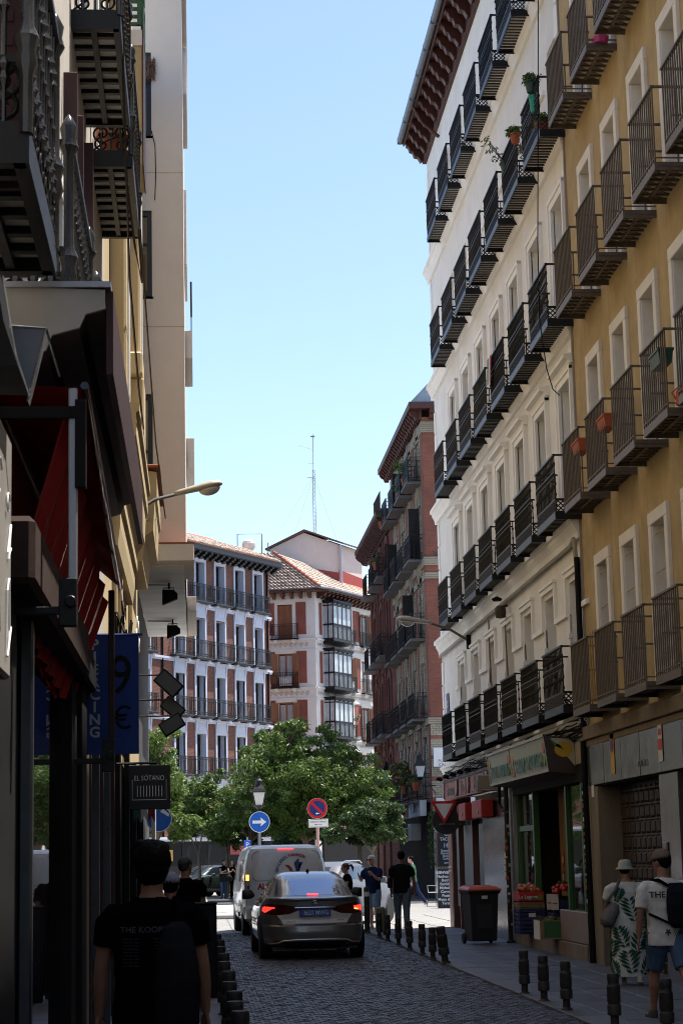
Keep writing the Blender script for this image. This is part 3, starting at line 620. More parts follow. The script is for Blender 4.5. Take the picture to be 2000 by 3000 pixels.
for i in range(n): mb.add([(p[0], p[1], p[2]-.004) for p in (top[i], top[i+1], bot[i+1], bot[i])], [(3, 2, 1, 0)])
inner = [( -1.0, 9.95+4.6*i/n, 3.2) for i in range(n+1)]
for i in range(n):                                                  # rolled curtain hanging inside
    a, b = (-.66-.02*math.sin(i*2), 9.97+4.6*i/n), (-.66-.02*math.sin(i*2+2), 9.97+4.6*(i+1)/n)
    mb.add([(a[0], a[1], 3.95-.4*i/n), (b[0], b[1], 3.95-.4*(i+1)/n), (b[0]-.28, b[1], 2.95-.2*i/n), (a[0]-.28, a[1], 2.95-.2*i/n)], [(0, 1, 2, 3)])
mb.build('canvas', M_AWN, aw, fixn=False)
mb = MB(); r2 = random.Random(5)
for i in range(46):
    y0, y1 = 9.95+.1*i, 9.95+.1*i+.1; z0, z1 = 4.06-.0087*i, 4.06-.0087*(i+1); d = .2*(.6+.4*r2.random()) if not 9 < i < 15 else .05
    if i in (11, 12): d = .2
    mb.add([(-.555, y0, z0), (-.555, y1, z1), (-.54, y1, z1-.07), (-.52, (y0+y1)/2, z0-.07-d), (-.54, y0, z0-.07)], [(0, 1, 2, 3, 4)])
mb.build('valance', mat('pale_valance', (.75, .60, .58), .8, .15, 12), aw, fixn=False)
for y, z0, z1, m in ((9.8, 2.92, 4.02, M_ALU), (14.3, 2.40, 3.6, M_BROWNP)):
    MB().box(-.635, -.59, y-.02, y+.02, z0, z1).build('arm', mat('arm_steel', (.34, .35, .38), .35, .1, 8, metal=.6) if y < 12 else m, aw, bevel=.006)
    MB().box(-1.0, -.6, y-.02, y+.02, z0-.06, z0-.02).box(-.68, -.59, y-.04, y+.04, z0-.12, z0+.12).lathe([(0, -.03), (.03, -.03), (.03, .03), (0, .03)], 10, M=tr(-.62, y-.04, z0) @ rot('X', math.pi/2)).build('bracket', BLK, aw, bevel=.004)
MB().tube([(-.56, 9.9, 4.06), (-.56, 14.6, 3.66)], .022, 8).build('front_bar', M_ALU, aw)
MB().box(-1.02, -.56, 9.76, 9.80, 3.86, 3.92).box(-.6, -.545, 9.74, 9.82, 3.5, 3.95).build('end_bracket', BLKM, aw)
# script sign and black lightbox, nearest
sg = thing('shop_sign', 'light grey shop sign panel with white handwritten strokes', 'sign', (-.80, 6.4, 2.42), A_L)
MB().box(0, 2.13, 0, .08, 0, 1.05).build('panel', mat('sign_grey', (.27, .25, .22), .5, .08, 3), sg, bevel=.015)
M_SCR = mat('sign_white', (.75, .73, .7), .5)
mb = MB()
spiral(mb, 1.5, .75, .12, .75, .6, -.008, .005); spiral(mb, 1.9, .72, .07, .7, .5, -.008, .005)
mb.tube([(1.9, -.008, .52), (2.02, -.008, .66), (1.94, -.008, .5), (2.04, -.008, .56)], .005, 5).tube([(1.86, -.008, .08), (1.9, -.008, .36), (1.97, -.008, .42), (2.0, -.008, .2), (1.92, -.008, .08), (2.06, -.008, .22)], .005, 5).tube([(1.35, -.008, .1), (1.5, -.008, .5), (1.6, -.008, .15)], .005, 5)
sc_o = mb.build('script', M_SCR, sg); sc_o['kind'] = 'stuff'
lb = thing('light_box', 'black projecting light box with thin steel edges above the script sign', 'light box', (-.72, 8.2, 3.6), 0)
MB().prism([(-.45, .62), (-.096, .53), (-.04, .19), (.02, .0), (-.45, .02)], 'y', -.5, .0).build('box', BLKM, lb)
MB().tube([(-.096, .004, .53), (-.04, .004, .19), (.02, .004, .0)], .006, 5).build('edge_trim', STEEL, lb)
MB().prism([(-.06, .31), (.09, .30), (.015, -.02)], 'y', .02, .12).build('lamp_face', mat('lamp_glass', (.12, .14, .17), .2, .1, 3), lb)
MB().tube([(-.06, .01, .31), (.09, .01, .30), (.015, .01, -.02)], .006, 5).tube([(.09, .01, .30), (.13, .3, .16)], .006, 5).build('lamp_rim', STEEL, lb)
# ---- cream yellow house with corbelled bay
yh = thing('yellow_house', 'cream yellow house with pilasters and a corbelled bay, middle of the left side', 'building', (XL, 22.5, 0), A_L)
def Ly(y): return y-22.5
ops = [(Ly(24.2), Ly(25.2), 8.0, 10.6), (Ly(27.0), Ly(28.0), 4.6, 6.4)]
mb = MB(); wall(mb, 0, 13.4, 3.2, 16.5, ops, .3); mb.quad((0, .31, 3.2), (13.4, .31, 3.2), (13.4, .31, 16.5), (0, .31, 16.5), 1).quad((0, 0, 16.5), (13.4, 0, 16.5), (13.4, 9, 16.5), (0, 9, 16.5))
mb.quad((0, 0, 3.2), (0, 9, 3.2), (0, 9, 16.5), (0, 0, 16.5)).quad((13.4, 0, 0), (13.4, 0, 16.5), (13.4, 9, 16.5), (13.4, 9, 0)).box(0, 13.4, .02, .3, 0, 3.199); mb.build('wall', [M_YELW, DARK], yh, fixn=False)
def yb(nm, m, X, y0, y1, z0, z1, bevel=.012): return MB().box(Ly(y0), Ly(y1), -(X-XL), .02, z0, z1).build(nm, m, yh, bevel=bevel)
yb('pilaster', M_YELW, -.84, 24.0, 24.5, 7.3, 13.6, .03); yb('jamb', M_YELT, -.90, 24.5, 26.2, 7.2, 13.6); yb('lit_edge', WHITE, -.87, 26.2, 26.5, 7.2, 13.6)  # white edge strips here and below: sunlight painted onto the jamb edges
yb('pilaster', M_YELT, -.79, 28.4, 29.1, 9.0, 13.6, .03); yb('lit_edge', WHITE, -.775, 29.15, 29.4, 8.8, 13.6); yb('pilaster_base', M_YELT, -.755, 28.3, 29.3, 8.75, 9.1, .03); yb('pedestal', M_YELT, -.74, 28.5, 29.5, 7.65, 8.74, .02)
yb('jamb', M_YELW, -.92, 29.4, 34.4, 7.6, 13.6)
MB().prism([(0, -1.8), (-.10, -1.8), (-.13, -1.55), (-.13, -1.3), (-.17, -1.28), (-.17, -1.0), (-.28, -.85), (-.30, -.45), (-.33, -.4), (-.33, -.12), (-.37, -.1), (-.37, 0), (0, .02)], 'x', Ly(24.0), Ly(29.8)).build('corbel', M_YELW, yh, loc=(0, 0, 7.3))
MB().prism([(0, -1.5), (-.2, -1.5), (-.25, -1.1), (-.38, -1.0), (-.41, -.5), (-.44, -.45), (-.44, -.05), (0, 0)], 'x', Ly(31.2), Ly(34.6)).build('corbel', M_YELW, yh, loc=(0, 0, 7.9))
MB().box(Ly(31.1), Ly(34.7), -.50, 0, 0, .05).build('ledge_tiles', M_TERR, yh, loc=(0, 0, 7.91), bevel=.01)
MB().box(Ly(27.6), Ly(28.9), -.33, 0, -2.0, .10).build('box_bay', M_YELW, yh, loc=(0, 0, 13.75), bevel=.01); MB().box(Ly(27.57), Ly(27.599), -.33, 0, -.16, .08).build('bay_edge', WHITE, yh, loc=(0, 0, 13.75)); MB().box(Ly(27.56), Ly(28.92), -.345, -.331, -2.0, .12).build('bay_flashing', M_MAROON, yh, loc=(0, 0, 13.75))
M_GRN = mat('green_rail', (.03, .10, .05), .45, .15, 8)
mb = MB(); 
for z in (.0, .12, .24, .36, 1.0): mb.box(Ly(27.55), Ly(28.9), -.35, -.31, z, z+.045).box(Ly(27.55), Ly(27.6), -.3, 0, z, z+.044)
for k in range(2): mb.tube([(Ly(27.6)+k*.6, -.33, .4), (Ly(27.6)+(k+1)*.6, -.33, 1.0)], .02, 4).tube([(Ly(27.6)+(k+1)*.6, -.332, .4), (Ly(27.6)+k*.6, -.332, 1.0)], .02, 4)
mb.tube([(Ly(27.57), -.3, .4), (Ly(27.57), 0, 1.0)], .02, 4).tube([(Ly(27.57), 0, .4), (Ly(27.57), -.3, 1.0)], .02, 4).box(Ly(27.53), Ly(27.58), -.32, -.26, 0, 1.06)
mb.build('railing', M_GRN, yh, loc=(0, 0, 13.9))
# lower floor: window frames, sunlit wall slivers put in as white scrolls, cable clutter, ground-floor dark shops
for y in (24.6, 26.4, 30.5): yb('window_frame', M_YELT, -.98, y, y+.12, 3.4, 6.3)
mb = MB()
for k in range(5): spiral(mb, Ly(31.5)+k*.35, 5.2+.25*(k % 2), .16, 1.2, 0, -.1, .014)
mb.build('lit_slivers', WHITE, yh)
mb = MB(); r2 = random.Random(11)
for k in range(26):
    y = 23 + r2.random()*4; pts = [(Ly(y+r2.uniform(-.3, .3)), -.05-r2.random()*.18, 3.2+.28*i+r2.uniform(-.1, .1)) for i in range(6)]; mb.tube(pts, .013, 4)
o = mb.build('cable_tangle', BLKM, yh, fixn=False); o['kind'] = 'stuff'
for y0, y1 in ((22.6, 25.2), (25.6, 28.4), (28.8, 31.6), (32.0, 35.6)): MB().box(Ly(y0), Ly(y1), .0, .019, 0.1, 3.0).build('shop_window', gl, yh); MB().box(Ly(y1)+.05, Ly(y1)+.35, -.08, .0, 0, 3.2).build('door_post', M_SHOPD, yh, bevel=.01)
# ---- tan building at the corner of the square
tb_ = thing('tan_building', 'plain tan rendered building overhanging the left side of the street with dark windows', 'building', (0, 36, 0), 0)
wz = [(7.5, 10.3), (12.2, 13.9), (15.4, 17.1)]
mb = MB(); wall(mb, -1.6, -.17, 7.12, 18.6, [(-1.5, -.77, a, b) for a, b in wz], .12)
mb.quad((-1.6, .13, 7.1), (-.7, .13, 7.1), (-.7, .13, 18.6), (-1.6, .13, 18.6), 1)
mb.quad((-.17, 0, 7.12), (-.2, 11.6, 7.12), (-.2, 11.6, 18.6), (-.17, 0, 18.6)).quad((-.2, 11.6, 7.12), (-8, 11.6, 7.12), (-8, 11.6, 18.6), (-.2, 11.6, 18.6)).quad((-.17, 0, 18.6), (-.2, 11.6, 18.6), (-8, 11.6, 18.6), (-8, 0, 18.6))
mb.quad((-8, 0, 0), (-8, 11.6, 0), (-8, 11.6, 18.6), (-8, 0, 18.6)).quad((-8, 0, 7.12), (-1.6, 0, 7.12), (-1.6, 0, 18.6), (-8, 0, 18.6))
mb.build('wall', [M_TAN, DARK], tb_, fixn=False)
MB().box(-1.6, -.21, .02, 11.6, 7.04, 7.119).build('soffit', M_SOFF, tb_)
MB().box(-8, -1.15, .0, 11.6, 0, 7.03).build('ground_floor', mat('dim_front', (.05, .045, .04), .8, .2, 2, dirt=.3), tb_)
for z0, z1 in wz:
    w = inst('window', MB().box(-.86, -.77, 0, .1, 0, z1-z0).box(-1.5, -.86, .0, .1, 0, .12).box(-1.5, -.86, .0, .1, z1-z0-.1, z1-z0).box(-1.2, -1.12, .01, .09, .12, z1-z0-.1).box(-1.5, -.86, .02, .08, (z1-z0)*.6, (z1-z0)*.6+.05).mesh('window', M_DKFRAME), tb_, (0, .03, z0))
    MB().box(-1.5, -.86, .05, .06, .1, z1-z0-.1).build('pane', GLASS if z0 > 12 else mat('curtained_glass', (.3, .28, .22), .15, .1, 2), w)
    MB().box(-1.5, -.75, -.03, .1, -.05, 0).build('sill', M_TERR, w)
def sb(y0, y1, x1, z0, z1, nm='balcony', m=None): return MB().box(-.19, x1, y0-36, y1-36, z0, z1).build(nm, m or mat('pale_render', (.56, .5, .44), .85, .06, 3), tb_, bevel=.01)
MB().box(-1.15, -.02, -.45, 2.0, 7.06, 7.38).build('balcony', M_TAN, tb_, bevel=.012); MB().box(-1.16, -.01, -.46, 2.01, 7.381, 7.405).build('balcony_tiles', M_TERR, tb_)
sb(42.6, 47.4, .02, 7.02, 7.34); sb(39.5, 42.0, -.02, 11.9, 12.5); sb(44.5, 47.4, .0, 10.6, 11.3); sb(38.3, 41.5, -.09, 17.2, 18.2, 'box_bay'); sb(36.0, 41, -.08, 18.3, 18.75, 'cornice'); sb(43, 46, -.13, 15.0, 16.8, 'box_bay')
mb = MB()
for k in range(9): mb.box(-.05, -.03, 3.5+k*.28, 3.52+k*.28, 12.5, 13.5)
mb.box(-.06, -.02, 3.45, 6.0, 13.48, 13.53).build('balcony_rail', BLK, tb_)
MB().tube([(-1.2, .9, 7.0), (-1.12, 2.2, 7.0), (-.55, 2.3, 7.0)], .022, 6).tube([(-1.2, 6, 7.0), (-1.1, 8.1, 7.0), (-.55, 8.2, 7.0)], .022, 6).build('conduit', M_SOFF, tb_)
for z in (11.6, 14.65): MB().box(-1.6, -.168, -.004, .0, z, z+.012).build('plaster_joint', mat('joint_plaster', (.4, .35, .31), .9), tb_)  # plaster joints as thin darker strips
MB().tube([(-.77, -.01, 15.5), (-.7, -.015, 15.2), (-.69, -.012, 14.6), (-.71, -.012, 14.1)], .008, 4).build('loose_wire', BLKM, tb_)
nb_ = MB(); r2 = random.Random(8)
for k in range(50): a = [Vector((-.78+r2.uniform(-.1, .1), -.06+r2.uniform(-.05, .05), 16.75+r2.uniform(-.3, .25))) for _ in range(3)]; nb_.tube(a, .006, 3)
o = nb_.build('dry_twigs', mat('dry_twigs', (.16, .09, .06), .9), tb_, fixn=False); o['kind'] = 'stuff'
def soffit_lamp(y, lab):
    t = thing('spotlight', lab, 'spotlight', (-.52, y, 7.02), 0, 'spotlights under the overhang')
    MB().box(-.02, .02, -.02, .02, -.10, .02).tube([(-.1, 0, -.18), (-.1, 0, -.08), (.1, 0, -.08), (.1, 0, -.18)], .012, 5).build('bracket', BLKM, t)
    MB().prism([(-.13, -.42), (-.13, -.12), (.08, -.12), (.17, -.2), (.17, -.3), (-.02, -.38)], 'y', -.09, .09).build('housing', BLKM, t, bevel=.01)
soffit_lamp(38.3, 'small black spotlight under the pale overhang, nearer the red tiled lip'); soffit_lamp(44.2, 'small black spotlight under the pale overhang, lower one beside the far edge')
# ================================================================ the street goes on behind the viewer
def neighbour(label, x, y0, y1, h, right, m):
    Ln = y1-y0; t = thing('neighbour_house', label, 'building', (x, y1 if right else y0, 0), A_R if right else A_L); n = int(Ln/2.6); zs_ = [4.0+3.1*k for k in range(int((h-5)/3.1)+1)]
    ops = [((k+.5)*Ln/n-.5, (k+.5)*Ln/n+.5, z, z+2.1) for k in range(n) for z in zs_ if z+2.2 < h]
    mb = MB(); wall(mb, 0, Ln, 0, h, ops, .3); mb.quad((0, .31, 0), (Ln, .31, 0), (Ln, .31, h), (0, .31, h), 1).quad((0, 0, h), (Ln, 0, h), (Ln, 10, h), (0, 10, h)).quad((0, 10, 0), (Ln, 10, 0), (Ln, 10, h), (0, 10, h)).quad((0, 0, 0), (0, 0, h), (0, 10, h), (0, 10, 0)).quad((Ln, 0, 0), (Ln, 10, 0), (Ln, 10, h), (Ln, 0, h))
    mb.build('wall', [m, DARK], t, fixn=False); fr = frame_mesh(1.0, 2.1, .07, .06, 1, (), WHITE)
    for a, b, c, d in ops: inst('window', fr, t, ((a+b)/2, .22, c))
    MB().box(0, Ln, -.02, -.001, 0, 3.2).build('shop_front', M_SHOPD, t)
neighbour('cream rendered house on the right behind the viewer', 5.9, -45, 15.7, 19.5, True, M_WALLW)
neighbour('grey rendered house on the left behind the viewer', -1.3, -45, 1.9, 18, False, M_WALLG)
for nm, x0, x1, mm in (('road', .30, 4.1, M_MORTAR), ('pavement', 4.12, 6.3, M_SLAB), ('pavement', -1.6, .02, M_SLAB)):
    q = MB().box(x0, x1, -45, 3.98, -.05, .0).build(nm, mm); q['kind'] = 'structure'
# ================================================================ buildings round the square
def railing_mesh(w, d, h, nb, m, scroll=True, t=.011, rings=True):
    mb = MB()
    for z in (.06, .2, h-.16, h): mb.box(-w/2, w/2, -d-.012, -d+.012, z-.012, z+.012).box(-w/2-.012, -w/2+.012, -d, 0, z-.011, z+.011).box(w/2-.012, w/2+.012, -d, 0, z-.011, z+.011)
    for i in range(nb+1):
        x = -w/2+w*i/nb; mb.box(x-t, x+t, -d-t, -d+t, .06, h)
    for s in (-1, 1):
        for k in range(1, 3): mb.box(s*w/2-t, s*w/2+t, -d*k/3-t, -d*k/3+t, .06, h)
    if rings:
        for i in range(nb):
            x = -w/2+w*(i+.5)/nb; r = w/nb*.42
            for z in (h-.08, .13): mb.tube([(x+r*math.cos(a), -d-.003, z+min(.065, r)*math.sin(a)) for a in [k*math.pi/3 for k in range(7)]], .009, 3, cap=False)
    return mb.mesh('railing', m)
# ---- brick and white apartment house on the far left
M_BRB = brickmat('plaza_brick', math.radians(57), (.22, .07, .038), (.165, .05, .03), (.17, .12, .1), .24, .075)
M_WBLUE = mat('white_stucco', (.58, .61, .70), .7, .05, 2, .06, 30, dirt=.12, dcol=(.5, .5, .52))
M_ROOFB = mat('black_eave', (.018, .018, .022), .5, .2, 6)
M_TILE = varmat('roof_tile', (.44, .35, .28), .85, .4, .2, 30)
ab = math.radians(57)
bb = thing('brick_apartment_house', 'red brick apartment house with white window surrounds and black cast balconies across the square', 'building', (4.43, 118, 0), ab)
bc = [-1.33-2.13*k for k in range(5)] + [-13.3, -15.4]
bz = [(3.15, 5.45), (6.45, 8.75), (9.75, 12.08), (13.05, 15.3), (16.28, 18.6)]
ops = [(c-.47, c+.47, a+.02, b) for c in bc for a, b in bz]
mb = MB(); wall(mb, -22, 0, 0, 19.1, ops, .44, 0, 1); mb.quad((-22, .45, 0), (0, .45, 0), (0, .45, 19), (-22, .45, 19), 2).quad((0, 0, 0), (0, 10, 0), (0, 10, 19.1), (0, 0, 19.1)).quad((-22, 10, 0), (0, 10, 0), (0, 10, 19.1), (-22, 10, 19.1)).quad((-22, 0, 0), (-22, 0, 19.1), (-22, 10, 19.1), (-22, 10, 0))
mb.build('wall', [M_BRB, M_WBLUE, DARK], bb, fixn=False)
s1 = MB()                                                            # surround with panelled head
a = .47; t = .15; h = 2.28
s1.box(-a-t, -a, -.06, .01, 0, h).box(a, a+t, -.06, .01, 0, h).box(-a-t, a+t, -.062, .01, h, h+.72).box(-a+.02, a-.02, -.075, -.0621, h+.14, h+.55).box(-a+.12, a-.12, -.085, -.0751, h+.22, h+.46)
s1.box(-a-t-.04, a+t+.04, -.14, .01, h+.72, h+.82).box(-a-t-.02, a+t+.02, -.09, .01, h+.6, h+.719)
for s in (-1, 1): s1.prism([(-.062, h+.72), (-.13, h+.7), (-.11, h+.45), (-.08, h+.2), (-.062, h+.05)], 'x', s*(a+t*.5)-.06, s*(a+t*.5)+.06)
s1m = s1.mesh('window_surround', M_WBLUE)
s2 = MB().box(-a-t, -a, -.06, .01, 0, h).box(a, a+t, -.06, .01, 0, h).box(-a-t, a+t, -.062, .01, h, h+.2).box(-a-t-.02, a+t+.02, -.1, .01, h+.16, h+.22).mesh('window_surround', M_WBLUE)
M_BRWOOD = mat('brown_joinery', (.075, .035, .02), .5, .2, 5); M_BLSH = mat('black_shutter', (.02, .017, .017), .55, .2, 6)
wmb = [frame_mesh(.94, 2.26, .09, .06, 1, (1.75,), m) for m in (M_BRWOOD, M_BLSH)]
pnb = pane_mesh(.8, 2.1, glassmat('far_glass', (.03, .03, .03), .06))
shm = MB().box(0, .52, -.02, .02, 0, 2.24)
for k in range(24): shm.prism([(-.03, .06+k*.09), (.03, .06+k*.09+.03), (.03, .06+k*.09+.045), (-.03, .06+k*.09+.015)], 'x', .05, .47)
shm = shm.mesh('shutter', M_BLSH)
brl = railing_mesh(1.72, .34, .98, 13, BLK); bsl = MB().box(-.9, .9, -.4, 0, -.07, 0).box(-.86, .86, -.36, 0, -.13, -.071).mesh('balcony', mat('dark_slab', (.05, .05, .055), .6))
bsh = MB().box(-.12, .12, -.3, 0, -.2, -.131).mesh('bracket', M_WBLUE)
for r, (z0, z1) in enumerate(bz):
    for k, c in enumerate(bc):
        inst('window_surround', s2 if r == 4 else s1m, bb, (c, 0, z0+.02))
        w = inst('window', wmb[0 if r == 3 else 1], bb, (c, .35, z0+.02)); inst('pane', pnb, w, (0, .03, .1))
        b = inst('balcony', bsl, bb, (c, -.001, z0)); inst('railing', brl, b)
        for s in (-.6, .6): inst('bracket', bsh, b, (s, 0, 0))
        if r < 3 and (k+r) % 3 != 1:
            for s in (1, -1): inst('shutter', shm, w, (s*.46, -.37, 0), (0, 0, (1.2 if s > 0 else math.pi-1.2)))
        elif r < 4 or k > 1: inst('shutter', shm, w, (-.45, -.04, 0), (0, 0, -.06))
mb = MB()
for z in (3.12, 6.42, 9.72, 13.02, 16.25): mb.box(-22, .12, -.12, .01, z-.26, z-.14).box(-22, .1, -.08, .01, z-.36, z-.261)
mb.build('string_course', M_WBLUE, bb)
mb = MB().box(-22.2, .4, -.66, .05, 19.1, 19.2).box(-22.2, .42, -.70, -.64, 19.15, 19.45).box(-22.2, .2, -.2, .0, 18.95, 19.099).build('eave', M_ROOFB, bb)
cm = MB().prism([(-.05, 19.09), (-.05, 18.75), (-.2, 18.72), (-.3, 18.85), (-.42, 18.88), (-.48, 18.96), (-.58, 18.98), (-.61, 19.09)], 'x', -.11, .11).mesh('corbel', M_ROOFB)
for i in range(34): inst('corbel', cm, bb, (.2-i*.62, 0, 0))
for dx in (-.3, -11.6): MB().tube([(dx, -.06, 3), (dx, -.06, 18.9)], .055, 6).build('drainpipe', BLKM, bb)
def tiled_roof(nm, parent, P0, U, V, nu, nv, pitch=.24, step=.42, r=.085):
    """barrel tiles from eave corner P0 along U (eave) and up-slope V"""
    mb = MB(); U = Vector(U).normalized(); V = Vector(V).normalized(); Nn = U.cross(V).normalized(); rr = random.Random(2)
    if Nn.z < 0: Nn = -Nn
    P0 = Vector(P0)
    for i in range(nu):
        for j in range(nv(i) if callable(nv) else nv):
            o = P0 + U*(i*pitch+rr.uniform(-.012, .012)) + V*(j*step); a = []; b = []
            for k in range(5):
                t = math.pi*k/4; a.append(o + U*(r*1.1*math.cos(t)) + Nn*(r*1.0*math.sin(t)+.03)); b.append(o + V*(step*1.08) + U*(r*.92*math.cos(t)) + Nn*(r*.85*math.sin(t)))
            mb.add(a+b, [(k, k+1, k+6, k+5) for k in range(4)] + [(4, 3, 2, 1, 0)])
    o = mb.build(nm, M_TILE, parent, fixn=False); o['kind'] = 'stuff'; return o
MB().prism([(-.70, 19.45), (4.5, 21.5), (10, 19.5)], 'x', -22.2, .3).build('roof', M_TERR, bb)
tiled_roof('roof_tiles', bb, (-21.2, -.72, 19.47), (1, 0, 0), (0, 5.5, 2.22), 90, 7)
# ---- corner house with bay windows, tower and mast
M_BRC = brickmat('corner_brick', math.radians(60), (.30, .055, .032), (.24, .045, .028), (.25, .13, .1), .25, .07)
M_BRC2 = brickmat('corner_brick_left', math.radians(-15), (.30, .055, .032), (.24, .045, .028), (.25, .13, .1), .25, .07)
M_WC = mat('cream_stucco', (.66, .62, .58), .75, .05, 2, .06, 30, dirt=.15, dcol=(.45, .4, .36))
ch = thing('corner_house', 'white and red brick corner house with glazed iron bays under a tiled roof', 'building', (7.83, 128, 0), 0)
aR, aL = math.radians(60), math.radians(-15); MR = rot('Z', aR); ML = rot('Z', aL)
cz = [(6.35, 8.6), (9.55, 11.8), (12.78, 15.0), (15.98, 18.25)]
opR = [(c-.6, c+.6, a, b) for c in (4.75, 7.6, 10.4, 13.2) for a, b in cz]; opL = [(c-.5, c+.5, a, b) for c in (-2.05, -5.2) for a, b in cz]
mb = MB(); wall(mb, 0, 16, 0, 19.0, opR, .35, M=MR); wall(mb, -8, 0, 0, 19.0, opL, .25, M=ML); mb.quad((0, .36, 0), (16, .36, 0), (16, .36, 19), (0, .36, 19), 1, MR).quad((-8, .27, 0), (0, .27, 0), (0, .27, 19), (-8, .27, 19), 1, ML)
mb.build('wall', [M_WC, DARK], ch, fixn=False)
def part(nm, m, M, boxes, bevel=0):
    mb = MB()
    for b in boxes: mb.box(*b, 0, M)
    return mb.build(nm, m, ch, bevel=bevel)
for a, b in cz:
    part('brick_panel', M_BRC, MR, [(.55, .95, -.025, .01, a+.25, b+.1)]); part('brick_panel', M_BRC, MR, [(5.75, 6.75, -.025, .01, a+.25, b+.1)]); part('brick_panel', M_BRC, MR, [(8.55, 9.55, -.025, .01, a+.25, b+.1)]); part('brick_panel', M_BRC, MR, [(11.3, 12.3, -.025, .01, a+.25, b+.1)])
    part('brick_panel', M_BRC2, ML, [(-1.3, -.62, -.025, .01, a+.25, b+.12)]); part('brick_panel', M_BRC2, ML, [(-3.3, -2.75, -.025, .01, a+.25, b+.12)])
mb = MB(); mb2 = MB()
for z in (6.35, 9.55, 12.78, 15.98):
    for M, x0, x1 in ((MR, .02, 16), (ML, -8, -.02)): mb.box(x0, x1, -.1, .01, z-.14, z-.02, 0, M).box(x0, x1, -.07, .01, z-.8, z-.72, 0, M)
    for M, x0, n in ((MR, .3, 44), (ML, -7.6, 21)):
        for k in range(n):
            x = x0+.35*k; mb2.tube([(x+.13*math.cos(q)*(1-q/9), -.03, z-.45+.16*math.sin(q)*(1-q/9)) for q in [j*.8 for j in range(8)]], .022, 3, 0, M)
    mb.box(.5, 16, -.13, .01, z-.25, z-.141, 0, MR) if False else None
mb.build('string_course', M_WC, ch); part('shop_front', M_SHOPD, MR, [(.4, 15.8, -.12, .0, 0, 2.9)]); part('shop_front', M_SHOPD, ML, [(-7.8, -.3, -.12, .0, 0, 2.9)]); o = mb2.build('frieze_scrolls', mat('frieze_grey', (.36, .32, .28), .85), ch, fixn=False); o['kind'] = 'stuff'
M_WOOD = mat('orange_wood', (.22, .085, .035), .55, .25, 6, stretch=(1, 1, .2))
fwo = frame_mesh(1.2, 2.24, .09, .06, 1, (), M_WOOD); fwl = frame_mesh(1.0, 2.24, .09, .06, 1, (), M_WOOD); pnc = pane_mesh(1.05, 2.0, mat('pale_curtain_glass', (.35, .36, .36), .12, .2, 1.5)); pnl = pane_mesh(.9, 2.0, mat('pale_curtain_glass', (.35, .36, .36), .12, .2, 1.5))
shw = MB().box(0, .5, -.02, .02, 0, 2.2)
for k in range(16): shw.box(.06, .44, -.032, .032, .1+k*.13, .17+k*.13)
shw = shw.mesh('shutter', M_WOOD)
rlc = railing_mesh(1.75, .3, .95, 14, BLK, rings=False); slc = MB().box(-.95, .95, -.36, 0, -.09, 0).box(-.7, -.5, -.3, 0, -.3, -.091, 1).box(.5, .7, -.3, 0, -.3, -.091, 1).mesh('balcony', [BLK, M_WC])
for (ang, M, cs, fw, pn_) in ((aR, MR, (4.75, 7.6, 10.4, 13.2), fwo, pnc), (aL, ML, (-2.05, -5.2), fwl, pnl)):
    for k, c in enumerate(cs):
        for r, (a, b) in enumerate(cz):
            p = M @ Vector((c, .14, a)); w = inst('window', fw, ch, p, (0, 0, ang)); inst('pane', pn_, w, (0, .03, .1))
            p = M @ Vector((c, -.001, a)); q = inst('balcony', slc, ch, p, (0, 0, ang)); inst('railing', rlc, q)
            if ang < 0 and r == 3:
                for s in (-.5, .0): inst('shutter', shw, w, (s, -.05, 0))
            elif (r+k) % 2 == 0 or ang < 0:
                inst('shutter', shw, w, (.5, -.16, 0), (0, 0, -.5)); inst('shutter', shw, w, (-.5, -.16, 0), (0, 0, math.pi+.5))
# glazed iron bays (miradores)
gm = MB()
bw, bd, bh = 2.7, .75, 2.5
for x in (-bw/2, -bw*.25, 0, bw*.25, bw/2): gm.box(x-.035, x+.035, -bd-.03, -bd+.03, 0, bh)
for z in (.04, .95, 1.0, 2.25, 2.6, bh-.05): gm.box(-bw/2, bw/2, -bd-.035, -bd+.035, z-.035, z+.035).box(-bw/2-.035, -bw/2+.035, -bd, 0, z-.03, z+.03).box(bw/2-.035, bw/2+.035, -bd, 0, z-.03, z+.03)
for s in (-1, 1): gm.box(s*bw/2-.03, s*bw/2+.03, -bd*.5-.03, -bd*.5+.03, 0, bh)
for k in range(22): gm.box(-bw/2+k*bw/22, -bw/2+k*bw/22+.02, -bd-.05, -bd-.03, .05, .92)
for k in range(4): gm.tube([(-bw/2+bw*(k+.5)/4+.26*math.cos(q), -bd-.02, 2.42+.13*math.sin(q)) for q in [j*math.pi/5 for j in range(11)]], .02, 4)
gm.box(-bw/2-.12, bw/2+.12, -bd-.12, 0, bh-.02, bh+.09).box(-bw/2-.05, bw/2+.05, -bd-.05, 0, -.12, .0).prism([(-bd, -.12), (-.0, -.12), (0, -.3), (-bd*.7, -.28)], 'x', -bw/2, bw/2)
for k in range(18): gm.box(-bw/2-.1+k*.16, -bw/2-.02+k*.16, -bd-.14, -bd-.12, bh-.12, bh+.05)
gmm = gm.mesh('bay_window', BLK)
M_CURT = mat('bay_glass', (.42, .45, .48), .1, .25, 1.2)
gp_ = MB().box(-bw/2+.01, bw/2-.01, -bd+.005, -bd+.012, .0, bh-.1).box(-bw/2+.0, -bw/2+.008, -bd+.02, 0, 0, bh-.1).box(bw/2-.008, bw/2, -bd+.02, 0, 0, bh-.1).mesh('pane', M_CURT)
for a, b in cz:
    w = inst('bay_window', gmm, ch, MR @ Vector((2.5, -.0, a-.02)), (0, 0, aR)); inst('pane', gp_, w)
